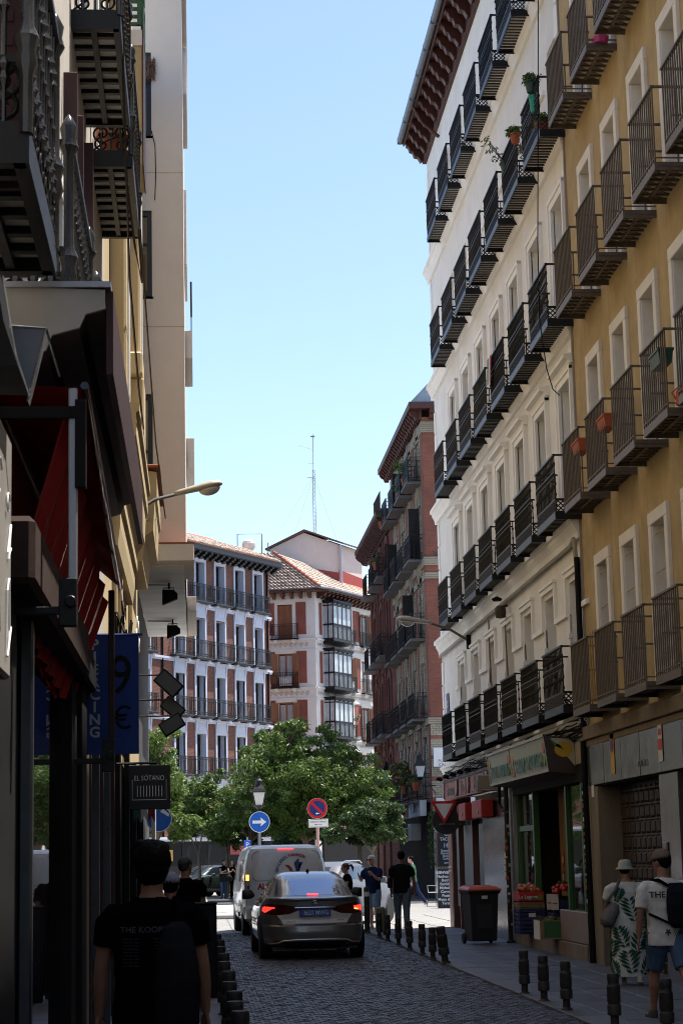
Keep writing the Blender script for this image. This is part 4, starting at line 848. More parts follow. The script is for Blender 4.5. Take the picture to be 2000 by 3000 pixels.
for k, (c, r) in enumerate(((4.6, 3), (4.9, 2))): inst('air_conditioner', MB().box(-.4, .4, -.28, -.02, .08, .68).lathe([(.0, 0), (.22, 0), (.22, .02), (.0, .02)], 14, M=tr(0, -.281, .38) @ rot('X', math.pi/2)).mesh('air_conditioner', mat('ac_white', (.5, .5, .49), .5)), ch, MR @ Vector((c, 0, cz[r][0])), (0, 0, aR))
inst('air_conditioner', bpy.data.meshes['air_conditioner'], ch, ML @ Vector((-2.0, 0, cz[2][0])), (0, 0, aL))
# eaves and tiled hip roof
prof = [(-.05, 18.99), (-.05, 18.6), (-.25, 18.6), (-.35, 18.72), (-.6, 18.75), (-.7, 18.9), (-.95, 18.92), (-1.0, 18.99)]
M_EV2 = mat('brown_eave', (.07, .03, .022), .5, .2, 6)
mb = MB(); mb.box(.0, 16, -1.05, .1, 19.0, 19.1, 0, MR).box(-8, 0, -1.05, .1, 19.0, 19.1, 0, ML).add([(0, 0, 19), MR @ Vector((0, -1.05, 19)), ML @ Vector((0, -1.05, 19)), (0, 0, 19.1), MR @ Vector((0, -1.05, 19.1)), ML @ Vector((0, -1.05, 19.1))], [(0, 2, 1), (3, 4, 5), (1, 2, 5, 4)]); mb.build('eave', M_EV2, ch)
cmr = MB().prism(prof, 'x', -.1, .1).mesh('corbel', M_EV2)
for k in range(26): inst('corbel', cmr, ch, MR @ Vector((.3+k*.6, 0, 0)), (0, 0, aR))
for k in range(13): inst('corbel', cmr, ch, ML @ Vector((-.3-k*.6, 0, 0)), (0, 0, aL))
mb = MB().tube([MR @ Vector((16, -1.1, 19.16)), MR @ Vector((.2, -1.1, 19.16)), Vector((.15, -1.25, 19.16)), ML @ Vector((-.2, -1.1, 19.16)), ML @ Vector((-8, -1.1, 19.16))], .08, 6).build('gutter', M_ZINC, ch)
E1 = MR @ Vector((16, -1.05, 19.12)); E0 = Vector((.25, -1.2, 19.12)); E2 = ML @ Vector((-8, -1.05, 19.12)); T0 = Vector((-2.65, .75, 21.7)); T1 = MR @ Vector((16, 3.6, 21.4)); T2 = ML @ Vector((-8, 3.8, 21.5))
T1 = T0 + (E1-E0)*.95; T1.z = 21.0; T2 = T0 + (E2-E0)*.95; T2.z = 21.9
MB().add([E1, E0, E2, T0, T1, T2], [(0, 4, 3, 1), (1, 3, 5, 2)]).build('roof', M_TERR, ch, fixn=False)
def roof_fill(nm, A, B, Ta, Tb, nu, nv):
    mb = MB(); rr = random.Random(4); nn = (Vector(B)-Vector(A)).cross(Vector(Ta)-Vector(A)).normalized()
    if nn.z < 0: nn = -nn
    A, B, Ta, Tb = map(Vector, (A, B, Ta, Tb))
    P = lambda u, v: A.lerp(B, u).lerp(Ta.lerp(Tb, u), v)
    U = (B-A).normalized(); rad = (B-A).length/nu*.44
    for i in range(nu):
        for j in range(nv):
            u = (i+.5)/nu; p, q = P(u, j/nv), P(u, (j+1.12)/nv); ps = []; 
            off = rr.uniform(-.012, .012)
            for (o, s, l) in ((p, 1.08, .035), (q, .9, .0)): ps += [o+U*(rad*s*math.cos(math.pi*k/4)+off)+nn*(rad*s*math.sin(math.pi*k/4)+l) for k in range(5)]
            mb.add(ps, [(k, k+1, k+6, k+5) for k in range(4)] + [(4, 3, 2, 1, 0)])
    o = mb.build(nm, M_TILE, ch, fixn=False); o['kind'] = 'stuff'
roof_fill('roof_tiles', E0, E1, T0, T1, 66, 11); roof_fill('roof_tiles', E2, E0, T2, T0, 34, 11)
hip = MB(); 
for k in range(12): p = E0.lerp(T0, k/12)+Vector((0, 0, .1)); q = E0.lerp(T0, (k+1.1)/12)+Vector((0, 0, .08)); hip.tube([p, q], [.14, .11], 8)
hip.build('hip_tiles', mat('red_tile', (.30, .09, .05), .8, .25, 8), ch)
# roof tower
tw = MB(); M_TW = mat('tower_render', (.62, .52, .47), .85, .05, 2, dirt=.15, dcol=(.45, .36, .32))
a_, b_, c_ = Vector((-2.73, 4.5, 0)), Vector((1.98, 5.0, 0)), Vector((3.9, 8.3, 0)); d_ = a_ + (c_-b_); rd = a_.lerp(b_, .5)
rdg = rd + Vector((0, 0, 23.75)); rdg2 = d_.lerp(c_, .5)+Vector((0, 0, 23.75)); zz = lambda p, z: Vector((p.x, p.y, z))
tw.add([zz(a_, 19.2), zz(b_, 19.2), zz(b_, 22.95), rdg, zz(a_, 22.6)], [(0, 1, 2, 3, 4)]).add([zz(b_, 19.2), zz(c_, 19.2), zz(c_, 22.95), zz(b_, 22.95)], [(0, 1, 2, 3)]).add([zz(a_, 19.2), zz(a_, 22.6), zz(d_, 22.6), zz(d_, 19.2)], [(0, 1, 2, 3)]).add([zz(d_, 19.2), zz(d_, 22.6), rdg2, zz(c_, 22.95), zz(c_, 19.2)], [(0, 1, 2, 3, 4)])
to = tw.build('tower', M_TW, ch, fixn=False)
up = Vector((0, 0, .02)); n_ = Vector((.3, -.3, 0)); dz = Vector((0, 0, .12))
r1 = MB()
ea, eb, ec, ed = zz(a_, 22.5)+Vector((-.35, -.2, 0)), zz(b_, 22.92)+Vector((.35, -.3, 0)), zz(c_, 22.92)+Vector((.5, .1, 0)), zz(d_, 22.5)+Vector((-.3, .3, 0))
rg = rdg+Vector((0, -.25, .1)); rg2 = rdg2+Vector((0, .3, .1))
for q in ((ea, rg, rg2, ed), (rg, eb, ec, rg2)): r1.add(list(q)+[p+dz for p in q], [(0, 1, 2, 3), (7, 6, 5, 4), (0, 4, 5, 1), (1, 5, 6, 2), (2, 6, 7, 3), (3, 7, 4, 0)])
r1.build('tower_roof', mat('old_tile', (.12, .07, .055), .8, .2, 8), to)
rb = MB().add([zz(b_, 19.3)+Vector((.02, -.02, 0)), zz(c_, 19.3)+Vector((.02, -.02, 0)), zz(c_, 21.0)+Vector((.02, -.02, 0)), zz(b_, 21.2)+Vector((.02, -.02, 0))], [(0, 1, 2, 3)]).add([zz(a_.lerp(b_, .25), 19.3)+Vector((0, -.02, 0)), zz(b_, 19.3)+Vector((0, -.02, 0)), zz(b_, 21.0)+Vector((0, -.02, 0)), zz(a_.lerp(b_, .3), 21.5)+Vector((0, -.02, 0))], [(0, 1, 2, 3)]).build('red_flashing', mat('red_paint', (.33, .06, .05), .8, .15, 5), to, fixn=False)
MB().tube([zz(b_, 22.9)+Vector((.15, -.1, 0)), zz(b_, 20.2)+Vector((.15, -.1, 0))], .11, 8).build('downpipe', mat('lilac_pipe', (.42, .38, .42), .5), to)
# mast
ms = thing('antenna_mast', 'tall thin lattice antenna mast on the roof of the corner house', 'antenna', (8.45, 137, 22.6), 0)
mb = MB()
for k in range(3): an = k*2.1; mb.tube([(.14*math.cos(an), .14*math.sin(an), 0), (.09*math.cos(an), .09*math.sin(an), 6.4)], .02, 4)
for j in range(22):
    for k in range(3): z = j*.29; a0, a1 = k*2.1, (k+1)*2.1; mb.tube([(.13*math.cos(a0), .13*math.sin(a0), z), (.13*math.cos(a1), .13*math.sin(a1), z+.29)], .011, 3, cap=False)
mb.tube([(0, 0, 6.3), (.02, 0, 9.0)], .025, 5).build('lattice', mat('galvanised', (.3, .3, .3), .5), ms)
mb = MB().tube([(-.05, 0, 7.9), (-1.0, 0, 8.25)], .018, 4).tube([(-.5, 0, 5.9), (.1, 0, 5.8)], .03, 4).tube([(-.35, 0, 6.9), (.05, 0, 6.9)], .015, 4).tube([(-.5, 0, 1.2), (.3, 0, 1.15)], .02, 4)
for k in range(6): mb.tube([(-.15-k*.15, -.15, 7.95+.05*k), (-.15-k*.15, .15, 7.95+.05*k)], .01, 3)
mb.box(-.15, .15, -.02, .02, 8.8, 8.9).build('aerials', mat('aerial_grey', (.25, .25, .25), .5), ms)
mb = MB()
for x, y, z in ((-4.2, -3.5, -1.2), (3, -2.5, 0), (2.4, 3, 0), (-2, 3, 0)): mb.tube([(0, 0, 6.0), (x, y, z)], .006, 3)
mb.build('guy_wires', mat('wire', (.2, .2, .2), .6), ms)
rf = thing('roof_unit', 'small scaffold frame with a pale dish on the brick house roof', 'dish', (3.4, 119.5, 20.3), 0)
MB().tube([(-.8, 0, -.9), (-.8, 0, 1.2), (.7, 0, 1.2), (.7, 0, -.9)], .035, 5).tube([(1.1, .3, -.9), (1.1, .3, .7)], .03, 5).build('frame', mat('frame_dark', (.08, .08, .09), .5), rf); MB().ball((-.1, 0, .5), (.42, .3, .4), 10, 7).build('dish', mat('dish_white', (.6, .55, .5), .6), rf)
# ---- brick buildings on the right of the square
aB = -math.pi/2
M_BR1 = brickmat('red_facing_brick', 0, (.36, .095, .05), (.27, .07, .04), (.2, .12, .09), .25, .062)
M_BR1s = brickmat('red_side_brick', math.pi/2, (.32, .085, .048), (.25, .065, .038), (.19, .10, .08), .25, .062)
M_CRB = brickmat('cream_brick', 0, (.42, .36, .27), (.34, .29, .21), (.2, .17, .13), .25, .09)
M_CRBs = brickmat('cream_side_brick', math.pi/2, (.40, .34, .25), (.33, .28, .2), (.2, .17, .13), .25, .09)
rb1 = thing('red_brick_building', 'tall red and cream banded brick building with blank end wall and dark carved eaves', 'building', (9.3, 91, 0), aB)
L1 = 13.0; rz = [(3.9, 6.4), (7.15, 9.4), (10.4, 12.7), (13.65, 15.9), (16.9, 18.6)]; rc = [L1-2.0-3.1*k for k in range(4)]
mb = MB(); wall(mb, 0, L1, 0, 19.4, [(c-.45, c+.45, a, b) for c in rc for a, b in rz], .3)
mb.quad((L1, 0, 0), (L1, 11, 0), (L1, 11, 19.4), (L1, 0, 19.4), 1).quad((0, .31, 0), (L1, .31, 0), (L1, .31, 19.4), (0, .31, 19.4), 2).quad((0, 11, 0), (L1, 11, 0), (L1, 11, 19.4), (0, 11, 19.4)).quad((0, 0, 17), (0, 11, 17), (0, 11, 19.4), (0, 0, 19.4), 1)
mb.build('wall', [M_CRBs, M_BR1, DARK], rb1, fixn=False)
mb = MB()
for c in rc+[rc[-1]-3.1]: mb.box(c+1.25, c+1.85, -.03, .0, 3.4, 19.3)
for a_z, b_z in rz: mb.box(0, L1-.01, -.02, .0, b_z+.9, b_z+1.0)
mb.box(L1-.35, L1-.01, -.035, .0, 7.2, 19.3).build('red_strips', M_BR1s, rb1)
mb = MB()                                                            # cream brick base and bands, wrapping the corner
for z0, z1, d in ((13.25, 13.6, .08), (12.7, 12.95, .06), (18.75, 19.2, .06), (6.85, 7.1, .1)): mb.box(0, L1+d, -d, .0, z0, z1).box(L1+.001, L1+d, .001, 11, z0, z1)
mb.build('brick_band', M_CRBs, rb1)
zs = [3.3, 3.75, 3.95, 4.6, 4.75, 5.45, 5.6, 6.25, 6.4, 6.84]
for i in range(0, len(zs)-1):
    m = M_CRB if i % 2 == 0 else M_BR1
    MB().box(L1+.001, L1+.05, -.02, 11, zs[i], zs[i+1]).build('banded_course', m, rb1)
mb = MB()
for c in rc:
    for a, b in rz:
        for s in (-1, 1):
            for k in range(int((b-a)/.32)): mb.box(c+s*.62-(.2 if k % 2 else .14), c+s*.62+(.2 if k % 2 else .14), -.05, .0, a+k*.32, a+k*.32+.29)
        mb.box(c-.8, c+.8, -.06, .0, b+.02, b+.3).box(c-.7, c+.7, -.07, .0, b+.32, b+.85).box(c-.15, c+.15, -.1, .0, b+.05, b+.9)
o = mb.build('cream_quoins', M_CRBs, rb1); o['kind'] = 'stuff'
fr_ = frame_mesh(.9, 2.3, .08, .06, 1, (), M_BRWOOD); pr_ = pane_mesh(.76, 2.1)
rlr = railing_mesh(2.0, .55, 1.05, 16, BLK, rings=False); slr = MB().box(-1.1, 1.1, -.62, 0, -.1, 0).mesh('balcony', mat('slab_grey', (.12, .11, .11), .7))
cov = MB().box(-1.0, 1.0, -.53, -.52, .05, 1.02).mesh('rail_screen', mat('dark_screen', (.014, .015, .02), .6))
for k, c in enumerate(rc):
    for r, (a, b) in enumerate(rz):
        w = inst('window', fr_, rb1, (c, .2, a), sc=(1, 1, (b-a)/2.3)); inst('pane', pr_, w, (0, .03, .1))
        q = inst('balcony', slr, rb1, (c, -.001, a-.02)); inst('railing', rlr, q)
        if r > 0: inst('rail_screen', cov, q)
        if (k + r) % 3 == 0 and r > 1: inst('shutter', shm, w, (.45, -.2, 0), (0, 0, -1.4))
M_EV3 = mat('redbrown_eave', (.085, .03, .024), .55, .2, 6)
mb = MB().box(-.6, L1+.5, -.52, .0, 19.7, 19.8).box(0, L1, -.12, .0, 19.3, 19.699).box(L1, L1+.5, .001, 11, 19.7, 19.8).box(-.6, L1+.54, -.57, -.521, 19.65, 19.92).box(L1+.501, L1+.54, -.52, 11, 19.65, 19.92).build('eave', M_EV3, rb1)
cme = MB().prism([(-.05, 19.69), (-.05, 19.3), (-.25, 19.3), (-.3, 19.45), (-.4, 19.5), (-.48, 19.6), (-.5, 19.69)], 'x', -.12, .12).mesh('corbel', M_EV3)
for k in range(24): inst('corbel', cme, rb1, (-.6+k*.58, 0, 0))
for k in range(8): inst('corbel', cme, rb1, (L1, .4+k*.6, 0), (0, 0, math.pi/2))
MB().prism([(-.5, 19.93), (.9, 21.4), (9, 21.5), (11, 19.93)], 'x', -.55, L1+.45).build('mansard', mat('zinc_roof', (.28, .31, .36), .45, .2, 3, metal=.4), rb1); MB().tube([(L1-.2, 1.3, 21.75), (L1-.2, 5, 21.95)], .2, 8).build('ridge_tiles', M_TERR, rb1)
MB().tube([(L1+.03, 3.2, 0), (L1+.03, 3.2, 3.4)], .06, 6).build('drainpipe', BLKM, rb1)
MB().box(L1+.01, L1+.03, -.02, 11, 0, 3.29).build('plaster_base', mat('plaster_grey', (.34, .31, .29), .85, .15, 3, dirt=.4), rb1); MB().box(0, L1, -.05, -.001, 0, 3.3).build('shop_front', M_SHOPD, rb1)
rb2 = thing('dark_brick_building', 'lower dark red brick building with deep flared eaves, beside the banded brick one', 'building', (9.25, 103, 0), aB)
L2 = 11.98; rc2 = [L2-2.2-3.4*k for k in range(3)]; rz2 = [(4.1, 6.3), (7.4, 9.9), (11.1, 13.6), (14.9, 16.4)]
M_BR2 = brickmat('dark_brick', math.pi/2, (.22, .06, .036), (.17, .046, .03), (.1, .05, .04), .25, .062)
mb = MB(); wall(mb, 0, L2, 0, 17.4, [(c-.5, c+.5, a, b) for c in rc2 for a, b in rz2], .3); mb.quad((0, .31, 0), (L2, .31, 0), (L2, .31, 17.4), (0, .31, 17.4), 1).quad((0, 11, 0), (L2, 11, 0), (L2, 11, 17.4), (0, 11, 17.4)).quad((0, 0, 0), (0, 11, 0), (0, 11, 17.4), (0, 0, 17.4))
mb.build('wall', [M_BR2, DARK], rb2, fixn=False)
mb = MB()
for c in rc2:
    for a, b in rz2:
        for s in (-1, 1): mb.box(c+s*.66-.14, c+s*.66+.14, -.08, .0, a, b)
        mb.prism([(c-.9, b+.05), (c-.7, b+.45), (c, b+.62), (c+.7, b+.45), (c+.9, b+.05), (c+.6, b+.05), (c, b+.3), (c-.6, b+.05)], 'y', -.09, .0).box(c-.8, c+.8, -.07, .0, b+.7, b+.85)
    mb.box(c-1.75, c-1.45, -.1, .0, 0, 17)
mb.build('brick_relief', M_BR2, rb2)
fr2_ = frame_mesh(1.0, 2.3, .08, .06, 1, (), M_BRWOOD)
for c in rc2:
    for r, (a, b) in enumerate(rz2):
        w = inst('window', fr2_, rb2, (c, .2, a), sc=(1, 1, (b-a)/2.3)); inst('pane', pr_, w, (0, .03, .1)); q = inst('balcony', slr, rb2, (c, -.001, a-.02)); inst('railing', rlr, q); inst('rail_screen', cov, q)
mb = MB().prism([(.0, 17.4), (-.72, 17.6), (-.74, 17.78), (0, 18.0)], 'x', -.6, L2-.01).box(-.05, L2-.01, -.15, .0, 17.0, 17.399).build('eave', M_EV3, rb2)
cmf = MB().prism([(-.05, 17.41), (-.05, 17.05), (-.3, 17.1), (-.4, 17.25), (-.55, 17.35), (-.68, 17.5), (-.68, 17.58), (0, 17.4)], 'x', -.1, .1).mesh('corbel', M_EV3)
for k in range(24): inst('corbel', cmf, rb2, (-.7+k*.53, 0, 0))
MB().prism([(-.72, 17.79), (5, 19.6), (11, 18)], 'x', -1, L2-.3).build('roof', M_TERR, rb2)
mb = MB()
for k in range(12): mb.tube([(L2-.6-k*.3, -.45, 17.85), (L2-.5-k*.3, -.45, 18.85)], .015, 4)
mb.tube([(L2-.5, -.45, 18.85), (L2-4, -.45, 18.85)], .02, 4).build('roof_railing', BLK, rb2)
# far shopfronts behind the trees; the long dark band paints in shade under the crowns
MB().box(-21.9, -.05, -.03, -.002, 0, 2.75).build('shop_front', M_SHOPD, bb)
M_SHOPR = mat('far_shop_red', (.25, .02, .02), .5); M_SHOPY = mat('far_shop_yellow', (.5, .3, .03), .5)
for c, m, z0, z1 in ((-14, M_SHOPR, 1.7, 2.5), (-11.5, M_SHOPY, 1.7, 2.3), (-9, BLKM, .3, 2.6), (-6.4, BLKM, .3, 2.6), (-4, M_SHOPR, 2.0, 2.5), (-1.4, BLKM, .3, 2.6)): MB().box(c-.8, c+.8, -.05, -.001, z0, z1).build('shop_panel', m, bb)
# ================================================================ vehicles
class Shell:
    """body as stacked rounded outlines; levels: z, half width, rear y, front y, roundness"""
    def __init__(s, lv): s.lv = sorted(lv)
    def at(s, z):
        lv = s.lv
        if z <= lv[0][0]: return lv[0][1:]
        for a, b in zip(lv, lv[1:]):
            if a[0] <= z <= b[0]:
                t = (z-a[0])/max(1e-9, b[0]-a[0]); return tuple(p+(q-p)*t for p, q in zip(a[1:], b[1:]))
        return lv[-1][1:]
    def ring(s, z, n=56):
        hw, yr, yf, e = s.at(z); yc, hl = (yr+yf)/2, (yf-yr)/2; out = []
        for k in range(n):
            t = 2*math.pi*(k+.5)/n; c, q = math.cos(t), math.sin(t)
            # blend so that long sides get even points
            out.append((hw*math.copysign(abs(c)**(2/e), c), yc+hl*math.copysign(abs(q)**(2/e), q), z))
        return out
    def y_end(s, x, z, front=False):
        hw, yr, yf, e = s.at(z); yc, hl = (yr+yf)/2, (yf-yr)/2; q = hl*max(0, 1-min(1, abs(x)/hw)**e)**(1/e)
        return yc+q if front else yc-q
    def x_side(s, y, z):
        hw, yr, yf, e = s.at(z); yc, hl = (yr+yf)/2, (yf-yr)/2; return hw*max(0, 1-min(1, abs(y-yc)/hl)**e)**(1/e)
    def mesh(s, name, m, cuts=3):
        zs = []
        for a, b in zip(s.lv, s.lv[1:]): zs += [a[0]+(b[0]-a[0])*k/cuts for k in range(cuts)]
        zs.append(s.lv[-1][0]); mb = MB().loft([s.ring(z) for z in zs]); return mb.mesh(name, m, smooth=.65)
    def patch(s, name, poly, m, mode='rear', off=.006, sub=2, thick=.015):
        bm = bmesh.new(); vs = [bm.verts.new((p[0], 0, p[1])) for p in poly]; bm.faces.new(vs)
        bmesh.ops.triangulate(bm, faces=bm.faces)
        for _ in range(sub): bmesh.ops.subdivide_edges(bm, edges=bm.edges, cuts=1, use_grid_fill=True)
        for v in bm.verts:
            a, z = v.co.x, v.co.z
            if mode == 'rear': v.co = (a, s.y_end(a, z)-off, z)
            elif mode == 'front': v.co = (a, s.y_end(a, z, True)+off, z)
            elif mode == 'right': v.co = (s.x_side(a, z)+off, a, z)
            else: v.co = (-s.x_side(a, z)-off, a, z)
        bmesh.ops.recalc_face_normals(bm, faces=bm.faces)
        me = bpy.data.meshes.new(name); bm.to_mesh(me); bm.free(); me.materials.append(m); me.polygons.foreach_set('use_smooth', [True]*len(me.polygons)); return me
def mir(p): return [(-x, z) for x, z in reversed(p)]
def rrect(x0, x1, z0, z1, r, n=4):
    out = []
    for cx, cz, a in ((x1-r, z1-r, 0), (x0+r, z1-r, 90), (x0+r, z0+r, 180), (x1-r, z0+r, 270)):
        for k in range(n+1): t = math.radians(a+90*k/n); out.append((cx+r*math.cos(t), cz+r*math.sin(t)))
    return out
def paint(name, c, metal=.6, rough=.3): return mat(name, c, rough, .05, 6, metal=metal, coat=1, spec=.5)
M_TYRE = mat('tyre_rubber', (.012, .012, .012), .8, .2, 20); M_RIM = mat('alloy_rim', (.35, .35, .36), .3, .1, 9, metal=.9); M_TRIMB = mat('black_trim', (.012, .012, .013), .45, .15, 9)
M_CARGL = mat('car_glass', (.012, .016, .02), .02, var=0, spec=1.0)
M_TAIL = mat('tail_lamp', (.06, .004, .004), .12, .1, 5, coat=1); M_TAILON = mat('lit_tail_lamp', (.5, .03, .02), .2, var=0, emit=(1, .015, .01), es=2.2); M_AMBER = mat('lit_amber', (.6, .3, .05), .2, var=0, emit=(1, .22, .03), es=4.5); M_BRK = mat('brake_led', (.5, .02, .02), .3, var=0, emit=(1, .03, .04), es=2.6)
M_CHROME = mat('chrome', (.6, .6, .62), .12, var=0, metal=1); M_LETB = mat('letter_black', (.02, .02, .03), .4)
def wheel_meshes(r, w, spokes=5):
    t = MB().lathe([(r*.62, -w/2), (r*.9, -w/2), (r*.98, -w*.38), (r, -w*.2), (r, w*.2), (r*.98, w*.38), (r*.9, w/2), (r*.62, w/2)], 28, M=rot('Y', math.pi/2)).mesh('tyre', M_TYRE, smooth=.6)
    m = MB().lathe([(.02, w*.30), (r*.14, w*.34), (r*.16, w*.28)], 12, M=rot('Y', math.pi/2)).lathe([(r*.55, w*.2), (r*.63, w*.44), (r*.66, w*.44), (r*.64, -w*.4), (r*.58, -w*.4)], 28, M=rot('Y', math.pi/2))
    for k in range(spokes):
        a = 2*math.pi*k/spokes
        for s in (-.12, .12): m.tube([(w*.30, r*.1*math.cos(a), r*.1*math.sin(a)), (w*.36, r*.6*math.cos(a+s), r*.6*math.sin(a+s))], [r*.06, r*.045], 4)
    m.lathe([(.0, -w*.1), (r*.6, -w*.1), (r*.6, -w*.12), (0, -w*.12)], 20, mi=1, M=rot('Y', math.pi/2)); return t, m.mesh('rim', [M_RIM, M_TRIMB], smooth=.5)
def wheels(car, hw, ys, r=.32, w=.21, spokes=5):
    t, m = wheel_meshes(r, w, spokes)
    for y in ys:
        for s in (1, -1):
            wh = inst('wheel', t, car, (s*(hw-w/2), y, r), (0, 0, 0 if s > 0 else math.pi)); inst('rim', m, wh)
def arches(car, sh, ys, r, m=None):
    for y in ys:
        for s in ('right', 'left'):
            poly = [(y+(r+.05)*math.cos(t), max(.2, r+(r+.05)*math.sin(t))) for t in [math.pi*k/12-.3 for k in range(12)]] + [(y-(r+.04), .2)]
            poly = [(y+(r+.06)*math.cos(math.radians(a)), r+(r+.06)*math.sin(math.radians(a))) for a in range(-25, 206, 21)]
            inst('wheel_arch', sh.patch('wheel_arch', [(p, max(z, sh.lv[0][0]+.005)) for p, z in poly], m or M_TRIMB, s, .004), car)
def mirror_obj(car, x, y, z, m, s):
    MB().loft([[(s*(x+.02), y, z-.02), (s*(x+.02), y+.03, z-.02), (s*(x+.02), y+.03, z+.02), (s*(x+.02), y, z+.02)], [(s*(x+.09), y-.02, z-.06), (s*(x+.09), y+.12, z-.06), (s*(x+.09), y+.12, z+.1), (s*(x+.09), y-.02, z+.11)], [(s*(x+.24), y-.0, z-.07), (s*(x+.24), y+.1, z-.05), (s*(x+.24), y+.1, z+.07), (s*(x+.24), y-.0, z+.1)]]).build('mirror', m, car, smooth=.8, bevel=.015)
def car_upper(car, body, cab, wb_, wins, paintm):
    pass
# ---- grey sedan in the middle of the street
sed = thing('sedan', 'grey bronze sedan with lit tail lights and blue number plate in mid road', 'car', (1.91, 32.75, 0), math.radians(1.2))
P_SED = paint('bronze_grey_paint', (.155, .153, .15), .5, .3)
body = Shell([(.19, .74, .22, 4.45, 6), (.25, .83, .07, 4.55, 5.5), (.33, .865, .01, 4.6, 5), (.45, .885, -.01, 4.63, 4.6), (.555, .89, .0, 4.62, 4.6), (.575, .885, .05, 4.6, 4.8), (.66, .885, .085, 4.56, 5), (.76, .88, .06, 4.45, 4.6), (.86, .865, .035, 4.2, 4.2), (.95, .83, .03, 3.75, 4.2), (.985, .80, .0, 3.45, 4.4), (1.005, .785, .005, 3.4, 4.6), (1.018, .77, .05, 3.3, 5), (1.024, .74, .3, 3.2, 5)])
inst('body', body.mesh('body', P_SED), sed)
cab = Shell([(.98, .765, .36, 3.45, 4.4), (1.03, .735, .46, 3.3, 4.4), (1.18, .675, .76, 2.98, 4), (1.30, .605, 1.05, 2.68, 3.8), (1.375, .54, 1.28, 2.45, 3.4), (1.415, .465, 1.47, 2.3, 2.9), (1.432, .33, 1.65, 2.1, 2.4)])
inst('cabin', cab.mesh('cabin', P_SED), sed)
inst('rear_window', cab.patch('rear_window', [(-.60, 1.045), (.60, 1.045), (.63, 1.07), (.53, 1.30), (.49, 1.325), (-.49, 1.325), (-.53, 1.30), (-.63, 1.07)], mat('sky_reflection_glass', (.20, .26, .36), .04, var=0, metal=.85), 'rear', .005, 3), sed)  # metallic blue puts the mirrored sky into the glass colour
for s, side in (('right', 1), ('left', -1)):
    inst('side_window', cab.patch('side_window', [(.98, 1.06), (2.0, 1.05), (2.0, 1.33), (1.45, 1.335), (1.18, 1.22)], M_CARGL, s, .004, 3), sed); inst('side_window', cab.patch('side_window', [(2.07, 1.05), (3.0, 1.04), (2.62, 1.26), (2.3, 1.32), (2.07, 1.33)], M_CARGL, s, .004, 3), sed)
    mirror_obj(sed, .83, 2.82, 1.02, M_TRIMB, side)
TLp = [(.30, .80), (.42, .755), (.60, .74), (.80, .76), (.845, .80), (.83, .90), (.70, .915), (.50, .90), (.34, .875), (.28, .86)]
for pl in (TLp, mir(TLp)): inst('tail_light', body.patch('tail_light', pl, M_TAIL, 'rear', .008, 3), sed)
on = [(.66, .80), (.78, .775), (.832, .80), (.82, .885), (.66, .88), (.65, .865), (.76, .86), (.77, .83), (.66, .825)]
on = [(.655, .865), (.80, .872), (.825, .86), (.835, .80), (.80, .775), (.775, .79), (.78, .835), (.655, .84)]
for pl in (on, mir(on)): inst('lamp_glow', body.patch('lamp_glow', pl, M_TAILON, 'rear', .014, 2), sed)
sp = [(.665, .81), (.735, .80), (.735, .825), (.665, .828)]; inst('lamp_glow', body.patch('lamp_glow', sp, M_AMBER, 'rear', .014, 1), sed)
MB().tube([(x, body.y_end(x, .856)-.014, .852-.01*abs(x)) for x in [-.33+.066*k for k in range(11)]], .011, 6).build('chrome_strip', M_CHROME, sed, smooth=.6)
inst('tail_panel', body.patch('tail_panel', [(-.62, .735), (-.52, .60), (.52, .60), (.62, .735), (.35, .80), (-.35, .80)], mat('sheen_silver', (.62, .60, .58), .5, .06, 5, coat=.5), 'rear', .004, 3), sed)  # paler than the body paint: sky reflection on the boot put into the colour
inst('boot_seam', body.patch('boot_seam', [(-.58, .575), (.58, .575), (.62, .60), (.60, .605), (.56, .588), (-.56, .588), (-.60, .605), (-.62, .60)], M_TRIMB, 'rear', .006, 2), sed)
pl = inst('number_plate', MB().box(-.26, .26, -.008, .008, -.055, .055).mesh('number_plate', mat('plate_blue', (.018, .06, .26), .35, .05, 9), bevel=.004), sed, (.0, body.y_end(0, .765)-.014, .765)); pl.rotation_euler = (-.1, 0, 0)
text('6621 MWG', .105, mat('plate_white', (.35, .45, .62), .5), pl, (.02, -.011, 0), name='plate_number', ext=.001, sx=.8, bold=.001); MB().box(-.255, -.225, -.0105, -.009, -.05, .05).build('plate_band', mat('plate_band', (.02, .03, .18), .4), pl)
em = thing('badge', None, None, (0, body.y_end(0, .935)-.012, .935), 0, parent=sed)
MB().lathe([(0, 0), (.055, 0), (.05, .012), (0, .014)], 24, M=rot('X', math.pi/2) @ Matrix.Diagonal((1, .68, 1, 1))).build('badge_disc', M_LETB, em)
MB().tube([(.046*math.cos(t), -.014, .03*math.sin(t)) for t in [2*math.pi*k/20 for k in range(21)]], .004, 4).tube([(.03*math.cos(t), -.015, .010+.013*math.sin(t)) for t in [2*math.pi*k/14 for k in range(15)]], .0035, 4).tube([(.014*math.cos(t), -.015, -.002+.024*math.sin(t)) for t in [2*math.pi*k/14 for k in range(15)]], .0035, 4).build('badge_emblem', M_CHROME, em)
text('COROLLA', .032, M_CHROME, sed, (-.41, body.y_end(.41, .63)-.012, .632), name='model_name', ext=.002, sx=1.3)
text('Hybrid', .034, mat('script_dark', (.08, .08, .09), .4), sed, (.42, body.y_end(.42, .645)-.012, .645), name='drive_script', ext=.002, sx=1.2)
for s in (-1, 1): inst('reflector', body.patch('reflector', [(s*x, z) for x, z in ((.55, .30), (.78, .305), (.77, .335), (.56, .33))], mat('red_reflector', (.3, .01, .01), .25), 'rear', .012, 1), sed)
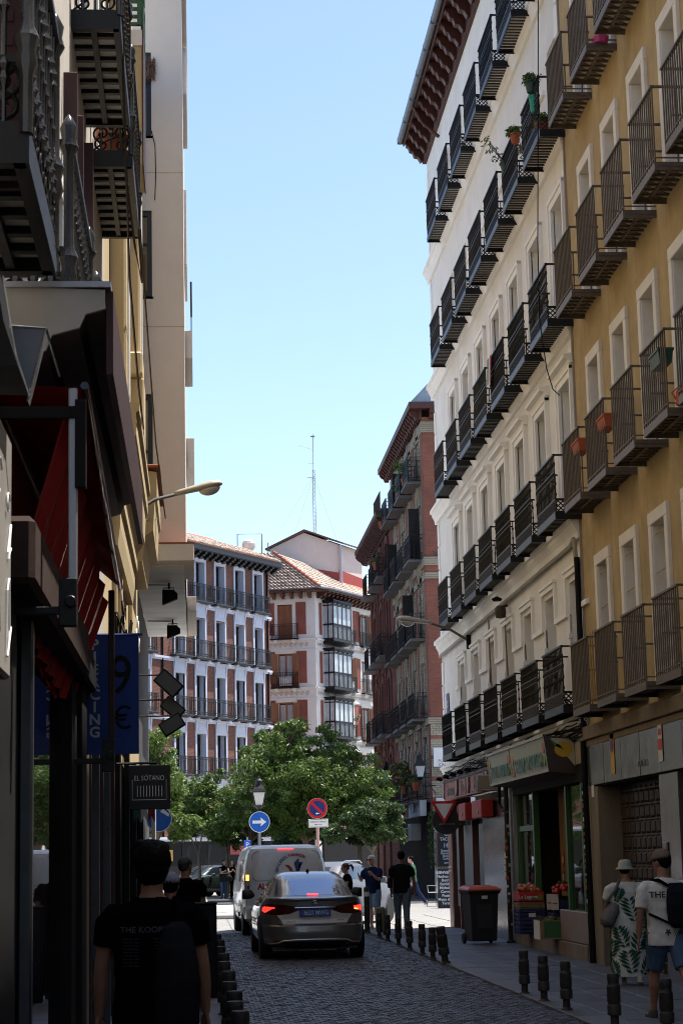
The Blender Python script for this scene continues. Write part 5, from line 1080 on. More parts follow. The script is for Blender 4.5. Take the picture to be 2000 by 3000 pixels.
inst('bumper_lower', body.patch('bumper_lower', [(-.8, .195), (.8, .195), (.83, .26), (.6, .265), (.5, .30), (-.5, .30), (-.6, .265), (-.83, .26)], M_TRIMB, 'rear', .008, 3), sed)
MB().tube([(x, body.y_end(x, z)-.016, z) for x, z in [(-.82, .285), (-.72, .278), (-.62, .285), (-.52, .325), (-.3, .335), (0, .338), (.3, .335), (.52, .325), (.62, .285), (.72, .278), (.82, .285)]], .014, 6).build('bumper_strip', mat('satin_silver', (.45, .44, .43), .35, metal=.6), sed, smooth=.6)
inst('brake_lamp', cab.patch('brake_lamp', [(-.09, 1.05), (.09, 1.05), (.09, 1.068), (-.09, 1.068)], M_BRK, 'rear', .02, 1), sed)
MB().loft([[(-.03, 1.52, 1.42), (.03, 1.52, 1.42), (.03, 1.70, 1.42), (-.03, 1.70, 1.42)], [(-.006, 1.5, 1.475), (.006, 1.5, 1.475), (.006, 1.56, 1.475), (-.006, 1.56, 1.475)]]).build('antenna_fin', M_TRIMB, sed, bevel=.005)
arches(sed, body, (1.0, 3.68), .33); wheels(sed, .875, (1.0, 3.68), .325, .215)
MB().box(-.7, .7, .25, 4.3, .17, .22).build('underbody', M_TRIMB, sed)
# ---- white rental van
van = thing('van', 'white rental van with blue and red lettering on the tailgate, left ahead of the sedan', 'van', (1.93, 43.6, 0), math.radians(2.2))
P_VAN = mat('white_van_paint', (.66, .65, .63), .4, .06, 3, coat=.6, dirt=.12, dcol=(.3, .28, .25))
vb = Shell([(.30, .84, .10, 4.7, 9), (.38, .915, .03, 4.8, 9), (.62, .945, .0, 4.85, 8), (.66, .945, .05, 4.83, 8), (1.0, .95, .065, 4.6, 8), (1.25, .945, .09, 4.2, 8), (1.55, .905, .13, 3.85, 8), (1.78, .855, .18, 3.5, 7), (1.88, .815, .22, 3.3, 6.5), (1.935, .74, .32, 3.1, 5), (1.965, .62, .55, 2.9, 4)])
inst('body', vb.mesh('body', P_VAN), van)
inst('bumper', vb.patch('bumper', rrect(-.93, .93, .36, .645, .05), M_TRIMB, 'rear', .014, 3), van)
inst('tailgate_panel', vb.patch('tailgate_panel', rrect(-.72, .72, 1.21, 1.80, .1), mat('van_panel', (.62, .61, .59), .35, .08, 4, coat=.7), 'rear', .004, 3), van)
rr_ = rrect(-.74, .74, 1.19, 1.82, .12, 6); MB().tube([(x, vb.y_end(x, z)-.004, z) for x, z in rr_+rr_[:1]], .009, 5).build('panel_groove', mat('groove_grey', (.22, .21, .2), .5), van)
sm_ = [(-.86, .68), (-.86, 1.2), (-.80, 1.78), (-.72, 1.86), (.72, 1.86), (.80, 1.78), (.86, 1.2), (.86, .68)]; MB().tube([(x, vb.y_end(x, z)-.001, z) for x, z in sm_+sm_[:1]], .005, 4).build('tailgate_seam', M_TRIMB, van)
tl = rrect(.805, .925, .98, 1.34, .02)
for s in (1, -1): inst('tail_light', vb.patch('tail_light', [(s*x, z) for x, z in tl], M_TAIL, 'rear', .012, 2), van)
inst('lamp_glow', vb.patch('lamp_glow', [(-.815, 1.2), (-.92, 1.2), (-.92, 1.325), (-.815, 1.325)], M_AMBER, 'rear', .02, 1), van); inst('lamp_clear', vb.patch('lamp_clear', [(-.815, 1.09), (-.92, 1.09), (-.92, 1.185), (-.815, 1.185)], mat('lamp_grey', (.28, .27, .27), .2, coat=1), 'rear', .02, 1), van)
inst('brake_lamp', vb.patch('brake_lamp', [(-.17, 1.865), (.17, 1.865), (.17, 1.885), (-.17, 1.885)], M_BRK, 'rear', .014, 2), van)
M_LR = mat('vinyl_red', (.30, .015, .02), .4, .05, 8); M_LB = mat('vinyl_blue', (.015, .05, .19), .4, .05, 8); M_LK = mat('vinyl_black', (.03, .03, .035), .4)
def on_rear(sh, s, size, m, x, z, bold=.004, sx=1, rz=0, par=None, nm='lettering'):
    me = text_mesh(s, size, m, .001, bold, 'CENTER', sx); c, q = math.cos(rz), math.sin(rz)
    for v in me.vertices:
        a, b = v.co.x*c-v.co.y*q+x, v.co.x*q+v.co.y*c+z; v.co = (a, sh.y_end(a, b)-.012-v.co.z, b)
    return inst(nm, me, par)
def arc_text(sh, s, cx, cz, R, a0, a1, size, m, par):
    for i, ch_ in enumerate(s):
        a = a0+(a1-a0)*i/(len(s)-1); on_rear(sh, ch_, size, m, cx+R*math.cos(a), cz+R*math.sin(a), .004, .85, a-math.pi/2, par, 'letter')
arc_text(vb, 'ALQUILERES', .20, 1.33, .41, math.radians(186), math.radians(118), .085, M_LB, van)
arc_text(vb, 'TARANCON', .20, 1.33, .41, math.radians(108), math.radians(60), .085, M_LR, van)
inst('logo_t', vb.patch('logo_t', [(.24, 1.30), (.30, 1.275), (.36, 1.29), (.37, 1.315), (.32, 1.31), (.29, 1.34), (.29, 1.55), (.38, 1.56), (.37, 1.585), (.29, 1.585), (.285, 1.68), (.25, 1.64), (.18, 1.57), (.24, 1.55)], M_LB, 'rear', .014, 1), van)
inst('logo_a', vb.patch('logo_a', [(-.03, 1.53), (.06, 1.52), (.13, 1.45), (.17, 1.34), (.22, 1.26), (.29, 1.245), (.20, 1.235), (.12, 1.26), (.09, 1.34), (.06, 1.44), (.03, 1.49)], M_LR, 'rear', .014, 1), van)
inst('logo_a', vb.patch('logo_a', [(.0, 1.2), (.03, 1.29), (.09, 1.40), (.06, 1.33), (.05, 1.28), (.10, 1.29), (.12, 1.25)], M_LR, 'rear', .015, 1), van)
on_rear(vb, 'ALQUILA', .175, M_LR, -.33, 1.065, .009, .82, 0, van); on_rear(vb, '2021', .115, M_LK, -.46, .86, .006, .95, 0, van)
for s, q in (('right', 1), ('left', -1)):
    inst('side_panel', vb.patch('side_panel', rrect(.5, 1.75, 1.18, 1.66, .06), mat('van_side_panel', (.44, .43, .42), .25, coat=1), s, .004, 2), van); inst('side_window', vb.patch('side_window', rrect(3.0, 3.75, 1.2, 1.62, .06), M_CARGL, s, .004, 2), van)
    MB().tube([(q*(vb.x_side(y, z)+.002), y, z) for y, z in ((.4, .95), (1.5, .97), (2.6, .97), (4.2, .93))], .012, 5).build('side_crease', mat('crease', (.3, .3, .29), .4), van)
    mirror_obj(van, .95, 3.7, 1.22, M_TRIMB, q)
MB().box(-1.29, -1.03, 3.69, 3.71, 1.14, 1.36).build('mirror', M_TRIMB, van, bevel=.02)
arches(van, vb, (.95, 3.95), .33); wheels(van, .93, (.95, 3.95), .33, .22)
MB().box(-.8, .8, .2, 4.5, .24, .31).build('underbody', M_TRIMB, van); MB().box(-.62, -.42, -.02, .01, .56, .60).build('reflector', M_TAIL, van)
# driver's arm at the window
# ---- generic cars
def saloon(name, label, loc, rz, pm, tall=1.46, suv=False, front=True, group=None):
    c = thing(name, label, 'car', loc, rz, group); k = tall/1.46; q = 1.0
    b = Shell([(.20, .74, .2, 4.2, 6), (.27, .84, .06, 4.28, 5), (.42, .885, .0, 4.32, 4.6), (.60*k, .89, .0, 4.30, 4.4), (.78*k, .88, .03, 4.2, 4.2), (.90*k, .86, .05, 3.9, 4.2), (1.0*k, .80, .10 if suv else .16, 3.3, 4.4), (1.02*k, .74, .2, 3.2, 5)])
    y0 = .12 if suv else .25
    cb = Shell([(.97*k, .79, y0, 3.35, 4.5), (1.03*k, .755, y0+.06, 3.2, 4.4), (1.2*k, .69, y0+.3, 2.8, 4.2), (1.36*k, .61, y0+.52, 2.45, 3.8), (1.43*k, .53, y0+.75, 2.2, 3.2), (1.46*k, .36, y0+1.0, 1.9, 2.6)])
    inst('body', b.mesh('body', pm), c); inst('cabin', cb.mesh('cabin', pm), c)
    inst('rear_window', cb.patch('rear_window', rrect(-.58, .58, 1.06*k, 1.34*k, .05), M_CARGL, 'rear', .005, 2), c); inst('windscreen', cb.patch('windscreen', rrect(-.62, .62, 1.04*k, 1.35*k, .05), M_CARGL, 'front', .006, 2), c)
    for s, g in (('right', 1), ('left', -1)):
        inst('side_window', cb.patch('side_window', [(.75, 1.06*k), (1.55, 1.05*k), (1.55, 1.35*k), (1.0, 1.34*k)], M_CARGL, s, .004, 2), c); inst('side_window', cb.patch('side_window', [(1.62, 1.05*k), (2.72, 1.04*k), (2.35, 1.28*k), (2.1, 1.35*k), (1.62, 1.35*k)], M_CARGL, s, .004, 2), c); mirror_obj(c, .82, 2.55, 1.0*k, pm, g)
        inst('headlight', b.patch('headlight', [(g*.5, .68*k), (g*.82, .70*k), (g*.80, .82*k), (g*.52, .78*k)], mat('headlamp_glass', (.4, .45, .52), .08, .2, 5, coat=1), 'front', .012, 1), c); inst('tail_light', b.patch('tail_light', [(g*.6, .78*k), (g*.86, .78*k), (g*.84, .92*k), (g*.62, .92*k)], M_TAIL, 'rear', .01, 1), c)
        inst('sill', b.patch('sill', [(.4, .22), (3.9, .22), (3.9, .3), (.4, .3)], M_TRIMB, s, .006, 2), c)
        if suv: MB().tube([(g*.52, .8, 1.43*k), (g*.55, 1.0, 1.475*k), (g*.55, 2.0, 1.475*k), (g*.52, 2.25, 1.42*k)], .018, 6).build('roof_rail', M_CHROME, c)
        for yy in (1.58, 2.75): MB().tube([(g*(b.x_side(yy, z)+.001), yy, z) for z in (.35, .6, .9)], .004, 3).build('door_seam', M_TRIMB, c)
    inst('grille', b.patch('grille', [(-.42, .42), (.42, .42), (.48, .6), (-.48, .6)], M_TRIMB, 'front', .01, 1), c)
    arches(c, b, (.82, 3.42), .33 if suv else .31); wheels(c, .885, (.82, 3.42), .335 if suv else .31, .21, 5); return c, b, cb
def place_center(x, y, heading, L=4.32):
    """heading measured from +y towards +x"""
    return (x-math.sin(heading)*L/2, y-math.cos(heading)*L/2, 0), -heading
p, a = place_center(3.64, 50.7, math.radians(24)); saloon('suv', 'silver sport utility car with roof rails behind the white haired man', p, a, mat('silver_paint', (.11, .12, .14), .5, .05, 6, coat=.15, spec=.2), 1.56, True)
p, a = place_center(-1.85, 53.7, math.radians(116)); saloon('white_car', 'white car nose just behind the queue of walkers on the left', p, a, mat('white_car_paint', (.72, .73, .74), .25, .03, 3, coat=1))
p, a = place_center(.25, 94, math.radians(-140)); saloon('parked_car', 'dark green parked car beyond the thin tree trunk on the left', p, a, paint('dark_green_paint', (.02, .035, .032), .4, .25), group='cars parked across the square')
p, a = place_center(2.35, 96.5, math.radians(-150)); saloon('parked_car', 'pale parked car half hidden behind the white van', p, a, paint('pale_car_paint', (.45, .45, .46), .3, .3), group='cars parked across the square')
# ================================================================ trees
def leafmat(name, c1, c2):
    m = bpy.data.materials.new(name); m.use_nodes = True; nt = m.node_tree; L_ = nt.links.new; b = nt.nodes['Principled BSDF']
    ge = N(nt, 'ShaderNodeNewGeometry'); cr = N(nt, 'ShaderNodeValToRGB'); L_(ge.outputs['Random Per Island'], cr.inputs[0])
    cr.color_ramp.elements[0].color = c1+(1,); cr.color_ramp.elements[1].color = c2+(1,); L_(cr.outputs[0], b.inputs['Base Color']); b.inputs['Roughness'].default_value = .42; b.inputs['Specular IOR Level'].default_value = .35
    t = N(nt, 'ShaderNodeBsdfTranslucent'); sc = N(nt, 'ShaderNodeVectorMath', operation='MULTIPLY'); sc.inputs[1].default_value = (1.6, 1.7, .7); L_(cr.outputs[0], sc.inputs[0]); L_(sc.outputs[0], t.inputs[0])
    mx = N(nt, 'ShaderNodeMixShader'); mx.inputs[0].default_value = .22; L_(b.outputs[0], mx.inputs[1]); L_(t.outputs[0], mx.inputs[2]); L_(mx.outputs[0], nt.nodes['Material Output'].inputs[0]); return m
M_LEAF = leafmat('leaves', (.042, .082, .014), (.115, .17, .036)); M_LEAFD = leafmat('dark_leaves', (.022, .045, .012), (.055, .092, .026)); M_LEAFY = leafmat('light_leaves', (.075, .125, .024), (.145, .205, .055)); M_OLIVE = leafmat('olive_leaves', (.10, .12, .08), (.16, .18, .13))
M_BARK = mat('bark', (.16, .12, .085), .9, .3, 9, .5, 30, stretch=(1, 1, .3))
def leaves(mb, c, rad, n, size, r, droop=.3):
    for _ in range(n):
        d = Vector((r.gauss(0, 1), r.gauss(0, 1), r.gauss(0, 1))).normalized(); k = r.random()**.38
        p = Vector(c) + Vector((d.x*rad[0]*k, d.y*rad[1]*k, d.z*rad[2]*k)); ax = Vector((r.uniform(-1, 1), r.uniform(-1, 1), r.uniform(-.9, .3)-droop)).normalized()
        sd_ = ax.cross(Vector((r.uniform(-1, 1), r.uniform(-1, 1), r.uniform(.2, 1.5)))).normalized(); l = size*r.uniform(.7, 1.35); w = l*.21; up = ax.cross(sd_)*w*.35
        mb.add([p, p+ax*l*.5+sd_*w+up, p+ax*l, p+ax*l*.5-sd_*w+up], [(0, 1, 2), (0, 2, 3)])
def tree(label, x, y, h, trunk_h, lobes, nleaf, leaf=.2, m=M_LEAF, seed=1, tr_=.1, lean=0, z0=0):
    """lobes: (dx, dy, z, rx, ry, rz)"""
    nleaf = int(nleaf*2.4); leaf *= .9
    r = random.Random(seed); t = thing('tree', label, 'tree', (x, y, z0), 0, 'trees in the square')
    tb = MB(); tb.tube([(0, 0, -.05), (.02+lean*.3, 0, trunk_h*.5), (lean, .0, trunk_h)], [tr_*1.25, tr_, tr_*.85], 8)
    cl = MB(); tot = sum(l[3]*l[4]*l[5] for l in lobes)
    for lb in lobes:
        c = Vector(lb[:3]); mid = Vector((lean, 0, trunk_h)).lerp(c, .5)+Vector((r.uniform(-.2, .2), r.uniform(-.2, .2), .1)); tb.tube([(lean, 0, trunk_h-.1), mid, c], [tr_*.6, tr_*.4, tr_*.15], 6)
        n = int(nleaf*lb[3]*lb[4]*lb[5]/tot); k = max(6, int(n/80)); subs = []
        for _ in range(10): d = Vector((r.gauss(0, 1), r.gauss(0, 1), r.gauss(0, .8)+.25)).normalized(); q = r.uniform(.55, .9); subs.append((c+Vector((d.x*lb[3]*q, d.y*lb[4]*q, d.z*lb[5]*q)), r.uniform(.34, .56)))
        for _ in range(k):                                           # twigs with leaf clumps
            d = Vector((r.gauss(0, 1), r.gauss(0, 1), r.gauss(0, 1))).normalized(); sc_, q = subs[r.randrange(10)]; q *= r.uniform(.55, 1.0); p = sc_+Vector((d.x*lb[3]*q, d.y*lb[4]*q, d.z*lb[5]*q))
            if p.z < trunk_h*.75: p.z = trunk_h*.75+r.random()*.4
            s = r.uniform(.2, .42)*max(.5, lb[5]/1.6); leaves(cl, p, (s*1.2, s*1.2, s*.8), 80, leaf, r)
            if r.random() < .4: tb.tube([c.lerp(p, .1), c.lerp(p, .6)+Vector((0, 0, .06)), p], [.035, .025, .01], 4)
    tb.build('trunk', M_BARK, t, smooth=.8); cl.build('crown', m, t, fixn=False); return t
tree('big dark leafy tree in the middle of the square, behind the round no parking sign', 4.1, 76, 7, 2.4, [(0, 0, 4.6, 2.3, 1.9, 1.5), (-1.5, .3, 4.9, 1.5, 1.4, 1.2), (1.5, -.2, 4.7, 1.6, 1.5, 1.3), (-.6, 0, 5.9, 1.3, 1.2, 1.0), (.7, .2, 5.6, 1.2, 1.1, 1.0), (.2, -.5, 3.3, 2.6, 1.6, .9), (1.9, -.4, 3.2, 1.5, 1.3, .9), (-1.9, -.3, 3.5, 1.4, 1.2, .9)], 24000, .16, M_LEAF, 3, .13)
tree('broad tree behind the lantern post, dark beneath and bright on top', 2.2, 83, 7, 2.5, [(0, 0, 4.0, 2.2, 1.9, 1.3), (-1.6, 0, 4.3, 1.3, 1.2, .9), (.9, 0, 5.4, 1.5, 1.3, 1.1), (.3, 0, 3.2, 2.4, 1.6, .7), (.8, .2, 6.4, .8, .8, .6), (1.6, 0, 3.4, 1.4, 1.3, .9)], 17000, .17, M_LEAF, 8, .12)
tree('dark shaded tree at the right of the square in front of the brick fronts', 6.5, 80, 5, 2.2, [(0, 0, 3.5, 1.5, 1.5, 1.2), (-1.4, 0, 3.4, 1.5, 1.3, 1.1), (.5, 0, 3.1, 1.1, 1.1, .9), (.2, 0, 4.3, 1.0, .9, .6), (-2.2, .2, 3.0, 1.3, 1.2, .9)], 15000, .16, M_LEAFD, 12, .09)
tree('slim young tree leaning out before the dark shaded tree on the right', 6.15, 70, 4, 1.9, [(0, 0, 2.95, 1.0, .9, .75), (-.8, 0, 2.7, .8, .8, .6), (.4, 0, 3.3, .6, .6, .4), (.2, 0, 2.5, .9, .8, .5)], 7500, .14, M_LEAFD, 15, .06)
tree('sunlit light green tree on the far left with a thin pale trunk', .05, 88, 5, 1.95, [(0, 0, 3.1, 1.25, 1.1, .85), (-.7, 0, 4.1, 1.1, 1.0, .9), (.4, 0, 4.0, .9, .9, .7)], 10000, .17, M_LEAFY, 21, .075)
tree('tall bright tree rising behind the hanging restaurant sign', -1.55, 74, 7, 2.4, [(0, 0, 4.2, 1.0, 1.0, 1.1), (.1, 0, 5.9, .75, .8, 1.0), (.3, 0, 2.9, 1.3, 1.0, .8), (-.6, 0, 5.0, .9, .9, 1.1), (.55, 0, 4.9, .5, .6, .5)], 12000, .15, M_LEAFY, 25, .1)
tree('shaded small tree between the sunlit tree and the lantern post', 1.35, 92, 5, 2.0, [(0, 0, 3.7, 1.3, 1.1, .9), (.4, 0, 2.9, 1.2, 1.0, .7), (-.7, 0, 4.3, .8, .8, .6), (.9, 0, 4.6, .9, .8, .6)], 10000, .17, M_LEAF, 31, .08)
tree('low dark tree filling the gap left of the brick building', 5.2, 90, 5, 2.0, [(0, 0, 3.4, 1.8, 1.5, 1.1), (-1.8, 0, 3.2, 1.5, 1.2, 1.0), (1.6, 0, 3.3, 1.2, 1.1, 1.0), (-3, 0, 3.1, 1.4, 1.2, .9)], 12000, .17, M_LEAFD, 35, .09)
# ================================================================ people
CL = bpy.data.textures.new('cloth_noise', 'CLOUDS'); CL.noise_scale = .09
HR = bpy.data.textures.new('hair_noise', 'CLOUDS'); HR.noise_scale = .022
SK1 = mat('skin_tan', (.24, .115, .07), .55, .1, 18, .1, 200); SK2 = mat('skin_light', (.48, .28, .2), .55, .1, 18, .1, 200); SK3 = mat('skin_brown', (.17, .08, .05), .5, .1, 18, .1, 200)
def cloth(name, c, rough=.85): return mat(name, c, rough, .12, 14, .35, 120, spec=.0)
def vox(o, s, sm=4, disp=0, tex=None):
    m = o.modifiers.new('remesh', 'REMESH'); m.mode = 'VOXEL'; m.voxel_size = s; m.use_smooth_shade = True
    m = o.modifiers.new('smooth', 'SMOOTH'); m.iterations = sm; m.factor = .5
    if disp:
        m = o.modifiers.new('folds', 'DISPLACE'); m.texture = tex or CL; m.strength = disp; m.mid_level = .5; m.texture_coords = 'LOCAL'
    return o
def ell(c, rx, ry, n=16, M=None, flat=0):
    out = []
    for k in range(n):
        t = 2*math.pi*k/n; p = Vector((rx*math.copysign(abs(math.cos(t))**(1-flat), math.cos(t)), ry*math.copysign(abs(math.sin(t))**(1-flat), math.sin(t)), 0))
        if M: p = M @ p
        out.append(Vector(c)+p)
    return out
def person(label, loc, heading, h=1.75, skin=SK1, shirt=None, sleeve=.55, pants=None, plen=1.0, legs=((.05, .05), (-.05, .1)), arms=((.05, .12, .15), (-.05, .12, .15)), lean=.03, hair=None, hair_style='short', shoes=None, fat=1.0, look=0, head_pitch=0, voxel=.009, shirt_hem=.86, group=None):
    """heading: clockwise from +y; local +y is forward; returns (thing, dict of joints)"""
    s = h/1.75; t = thing('person', label, 'person', loc, -heading, group); J = {}
    fw = lambda a: Vector((0, math.sin(a), -math.cos(a)))
    hipz = .93*s; low = []
    for sd, (a, b) in ((-1, legs[0]), (1, legs[1])):
        hp = Vector((sd*.095*s, 0, 0)); kn = hp+fw(a)*.43*s; an = kn+fw(a-b)*.42*s; J[('hip', sd)], J[('knee', sd)], J[('ank', sd)] = hp, kn, an; J[('fa', sd)] = a-b
        low.append(an.z-.075*s)
    off = -min(low)
    for k in list(J):
        if k[0] != 'fa': J[k] = J[k]+Vector((0, 0, off))
    pel = Vector((0, 0, off)); up = Vector((0, math.sin(lean), math.cos(lean)))
    T = lambda z, x=0, y=0: pel+up*((z-.93)*s)+Vector((x*s, y*s, 0))
    for sd, (f, o, e) in ((-1, arms[0]), (1, arms[1])):
        sh = T(1.415, sd*.185*fat); d = Vector((sd*math.sin(o), math.sin(f+lean)*math.cos(o), -math.cos(f)*math.cos(o))).normalized(); el = sh+d*.29*s
        d2 = Vector((sd*math.sin(o)*.3-sd*max(0, e-.8)*.35, math.sin(f+e), -math.cos(f+e))).normalized(); wr = el+d2*.25*s; J[('sh', sd)], J[('el', sd)], J[('wr', sd)], J[('hd', sd)] = sh, el, wr, d2
    hc = T(1.635, 0, .02)+Vector((0, .02*s, 0)); J['head'] = hc; J['T'] = T
    b = MB()
    b.loft([ell(T(z, 0, y), rx*s*fat, ry*s, 14) for z, rx, ry, y in ((.84, .05, .05, 0), (.87, .15, .10, 0), (.96, .155, .105, 0), (1.08, .135, .095, 0), (1.22, .155, .105, .005), (1.34, .17, .10, .0), (1.42, .15, .075, -.005), (1.46, .075, .06, 0), (1.50, .052, .055, .01), (1.57, .05, .055, .02))])
    for sd in (-1, 1):
        hp, kn, an = J[('hip', sd)], J[('knee', sd)], J[('ank', sd)]; q = kn.lerp(an, .35)+Vector((0, -.012*s, 0))
        b.tube([hp+Vector((0, 0, .04*s)), hp.lerp(kn, .3), kn, q, an.lerp(kn, .25), an], [.082*s*fat, .078*s*fat, .052*s, .056*s, .037*s, .036*s], 12)
        sh, el, wr, d2 = (J[(k, sd)] for k in ('sh', 'el', 'wr', 'hd'))
        b.tube([sh+Vector((-sd*.04*s, 0, -.0)), sh.lerp(el, .3), el, el.lerp(wr, .35), wr], [.05*s, .046*s, .037*s, .038*s, .025*s], 12)
        sdv = Vector((-sd*.35, .95, 0)); sdv = (sdv-d2*sdv.dot(d2)).normalized(); nrm = d2.cross(sdv)       # hand: palm, four fingers, thumb
        pc = wr+d2*.052*s; b.loft([[wr+d2*l*s+sdv*x*s+nrm*y*s for x, y in ((w, .011), (-w, .011), (-w, -.011), (w, -.011))] for l, w in ((-.01, .02), (.03, .036), (.085, .04))])
        for i, ln in enumerate((.068, .078, .073, .056)):
            r0 = wr+d2*.075*s+sdv*(.03-.02*i)*s; cv = Vector((-sd, 0, 0))*(.35 if abs(d2.z) > .5 else .1); f1 = r0+(d2+cv*.3).normalized()*ln*.5*s; f2 = f1+(d2+cv*1.2).normalized()*ln*.55*s
            b.tube([r0, f1, f2], [.0098*s, .0092*s, .0075*s], 6)
        th = wr+d2*.03*s+sdv*.032*s; b.tube([th, th+(d2*.6+sdv*.7).normalized()*.04*s, th+(d2*.9+sdv*.45).normalized()*.075*s], [.013*s, .011*s, .009*s], 6)
    # head
    Mh = tr(*hc) @ rot('Z', -look) @ rot('X', -head_pitch) @ Matrix.Scale(s, 4)
    hd = [(-.115, .03, .035, .03), (-.10, .05, .05, .03), (-.06, .062, .075, .015), (-.02, .072, .09, .005), (.03, .077, .098, 0), (.07, .072, .09, -.004), (.10, .052, .066, -.006), (.118, .02, .03, -.006)]
    b.loft([ell((0, y, z), rx, ry, 16) for z, rx, ry, y in hd], M=Mh)
    b.loft([ell((0, y, z), rx, ry, 8) for z, rx, ry, y in ((.022, .006, .008, .092), (-.01, .010, .014, .099), (-.03, .017, .017, .095), (-.04, .012, .010, .09))], M=Mh)           # nose
    b.ball((0, .085, -.06), (.024, .014, .008), 8, 5, M=Mh).ball((0, .074, -.095), (.024, .02, .016), 8, 5, M=Mh).ball((0, .088, .03), (.05, .012, .012), 10, 5, M=Mh)   # lips, chin, brow
    for sd in (-1, 1): b.ball((sd*.079, -.008, -.005), (.01, .02, .032), 8, 6, M=Mh)
    vox(b.build('body', skin, t), voxel, 3)
    ey = MB()
    for sd in (-1, 1): ey.ball((sd*.03, .086, .008), (.013, .008, .008), 8, 5, 0, Mh).ball((sd*.03, .0925, .008), (.006, .004, .006), 8, 4, 1, Mh)
    ey.build('eyes', [mat('eye_white', (.6, .58, .55), .3), mat('iris', (.03, .018, .01), .2)], t, smooth='all')
    if hair:
        m = MB(); big = 1.0
        if hair_style == 'bald': m.loft([ell((0, -.012, z), rx, ry, 16) for z, rx, ry in ((-.05, .066, .083), (-.0, .08, .096), (.03, .082, .099), (.045, .074, .09))], M=Mh)
        elif hair_style == 'bushy': m.ball((0, -.018, .035), (.102, .122, .105), 16, 10, M=Mh).ball((0, -.05, -.02), (.088, .08, .085), 14, 8, M=Mh).ball((.03, .05, .09), (.06, .06, .045), 10, 6, M=Mh).ball((-.05, .0, .10), (.06, .06, .04), 10, 6, M=Mh)
        else:
            m.ball((0, -.016, .035), (.086, .106, .092), 16, 10, M=Mh).ball((0, -.05, -.01), (.076, .06, .062), 12, 8, M=Mh)
            if hair_style == 'pony': m.tube([Mh @ Vector(p) for p in ((0, -.10, .05), (0, -.17, .05), (0, -.20, -.02), (0, -.19, -.12))], [.022*s, .035*s, .032*s, .008*s], 10)
            if hair_style == 'long': m.loft([ell((0, -.045, z), rx, ry, 14) for z, rx, ry in ((.03, .085, .075), (-.08, .09, .065), (-.2, .085, .05), (-.3, .05, .03))], M=Mh)
        # keep the face clear
        o = m.build('hair', hair, t); vox(o, .008 if voxel < .012 else .012, 1, .012 if hair_style == 'bushy' else .008, HR)
    if shirt:
        c = MB(); c.loft([ell(T(z, 0, y), rx*s*fat, ry*s, 20, flat=.12) for z, rx, ry, y in ((shirt_hem, .178, .133, .0), (shirt_hem+.03, .180, .134, 0), (1.02, .170, .128, .0), (1.15, .172, .126, .0), (1.27, .188, .13, .003), (1.35, .196, .118, 0), (1.405, .185, .10, -.005), (1.44, .135, .085, -.003), (1.468, .085, .07, 0), (1.48, .072, .065, .005))])
        for sd in (-1, 1):
            sh, el, wr = J[('sh', sd)], J[('el', sd)], J[('wr', sd)]
            pts = [sh+Vector((-sd*.07*s, 0, -.035*s)), sh+Vector((-sd*.015*s, 0, -.03*s)), sh.lerp(el, .22)+Vector((sd*.004*s, 0, 0)), sh.lerp(el, min(1, sleeve))]; rs = [.07*s, .072*s, .068*s, .066*s]
            if sleeve > 1: pts += [el.lerp(wr, sleeve-1)]; rs[3] = .055*s; rs += [.04*s]
            c.tube(pts, rs, 14)
        vox(c.build('shirt', shirt, t), max(.011, voxel), 2, .02)
    if pants:
        c = MB(); c.loft([ell(T(z), rx*s*fat, ry*s, 18) for z, rx, ry in ((.80, .11, .10), (.85, .168, .124), (.93, .172, .125), (1.0, .165, .12), (1.03, .16, .115))])
        for sd in (-1, 1):
            hp, kn, an = J[('hip', sd)], J[('knee', sd)], J[('ank', sd)]
            if plen < .7: pts, rs = [hp+Vector((0, 0, .02)), hp.lerp(kn, .35), hp.lerp(kn, plen/.5*.9)], [.098*s*fat, .1*s*fat, .088*s]
            else: pts, rs = [hp+Vector((0, 0, .02)), hp.lerp(kn, .35), kn, kn.lerp(an, .4), an+Vector((0, 0, -.02*s))], [.098*s*fat, .096*s*fat, .075*s, .07*s, .062*s]
            c.tube(pts, rs, 14)
        vox(c.build('shorts' if plen < .7 else 'trousers', pants, t), max(.011, voxel), 2, .015)
    for sd in (-1, 1):
        an, fa = J[('ank', sd)], J[('fa', sd)]; Mf = tr(*an) @ rot('X', fa if fa < 0 else fa*.6) @ Matrix.Scale(s, 4)
        sh_ = MB(); sh_.loft([[(x*w, y, z) for x, z in ((-1, -.075), (1, -.075), (1, -.05), (.8, top), (-.8, top), (-1, -.05))] for y, w, top in ((-.065, .028, -.01), (-.04, .038, .03), (.02, .04, .02), (.08, .044, -.03), (.15, .042, -.045), (.19, .025, -.055))], 0, True, Mf)
        sh_.box(-.045, .045, -.07, .19, -.088, -.074, 1, Mf); sh_.build('shoe', [shoes or M_TYRE, mat('sole_white', (.5, .48, .45), .7)], t, smooth=.6, bevel=.006*s)
    return t, J, Mh, s
def on_back(t, J, s, me_or_poly, m, nm, fat=1, lift=.03, xoff=0, zoff=0, rz=0):
    """flat print laid on the back of a shirt; text mesh in its own xy plane"""
    me = me_or_poly; T = J['T']
    for v in me.vertices:
        x, z = v.co.x+xoff, v.co.y+zoff; ry = .13+lift; rx = .19*fat; y = -ry*math.sqrt(max(.05, 1-(x/(rx*1.15))**2)); v.co = T(z, 0, 0)+Vector((x*s, (y)*s, 0))
    return inst(nm, me, t)
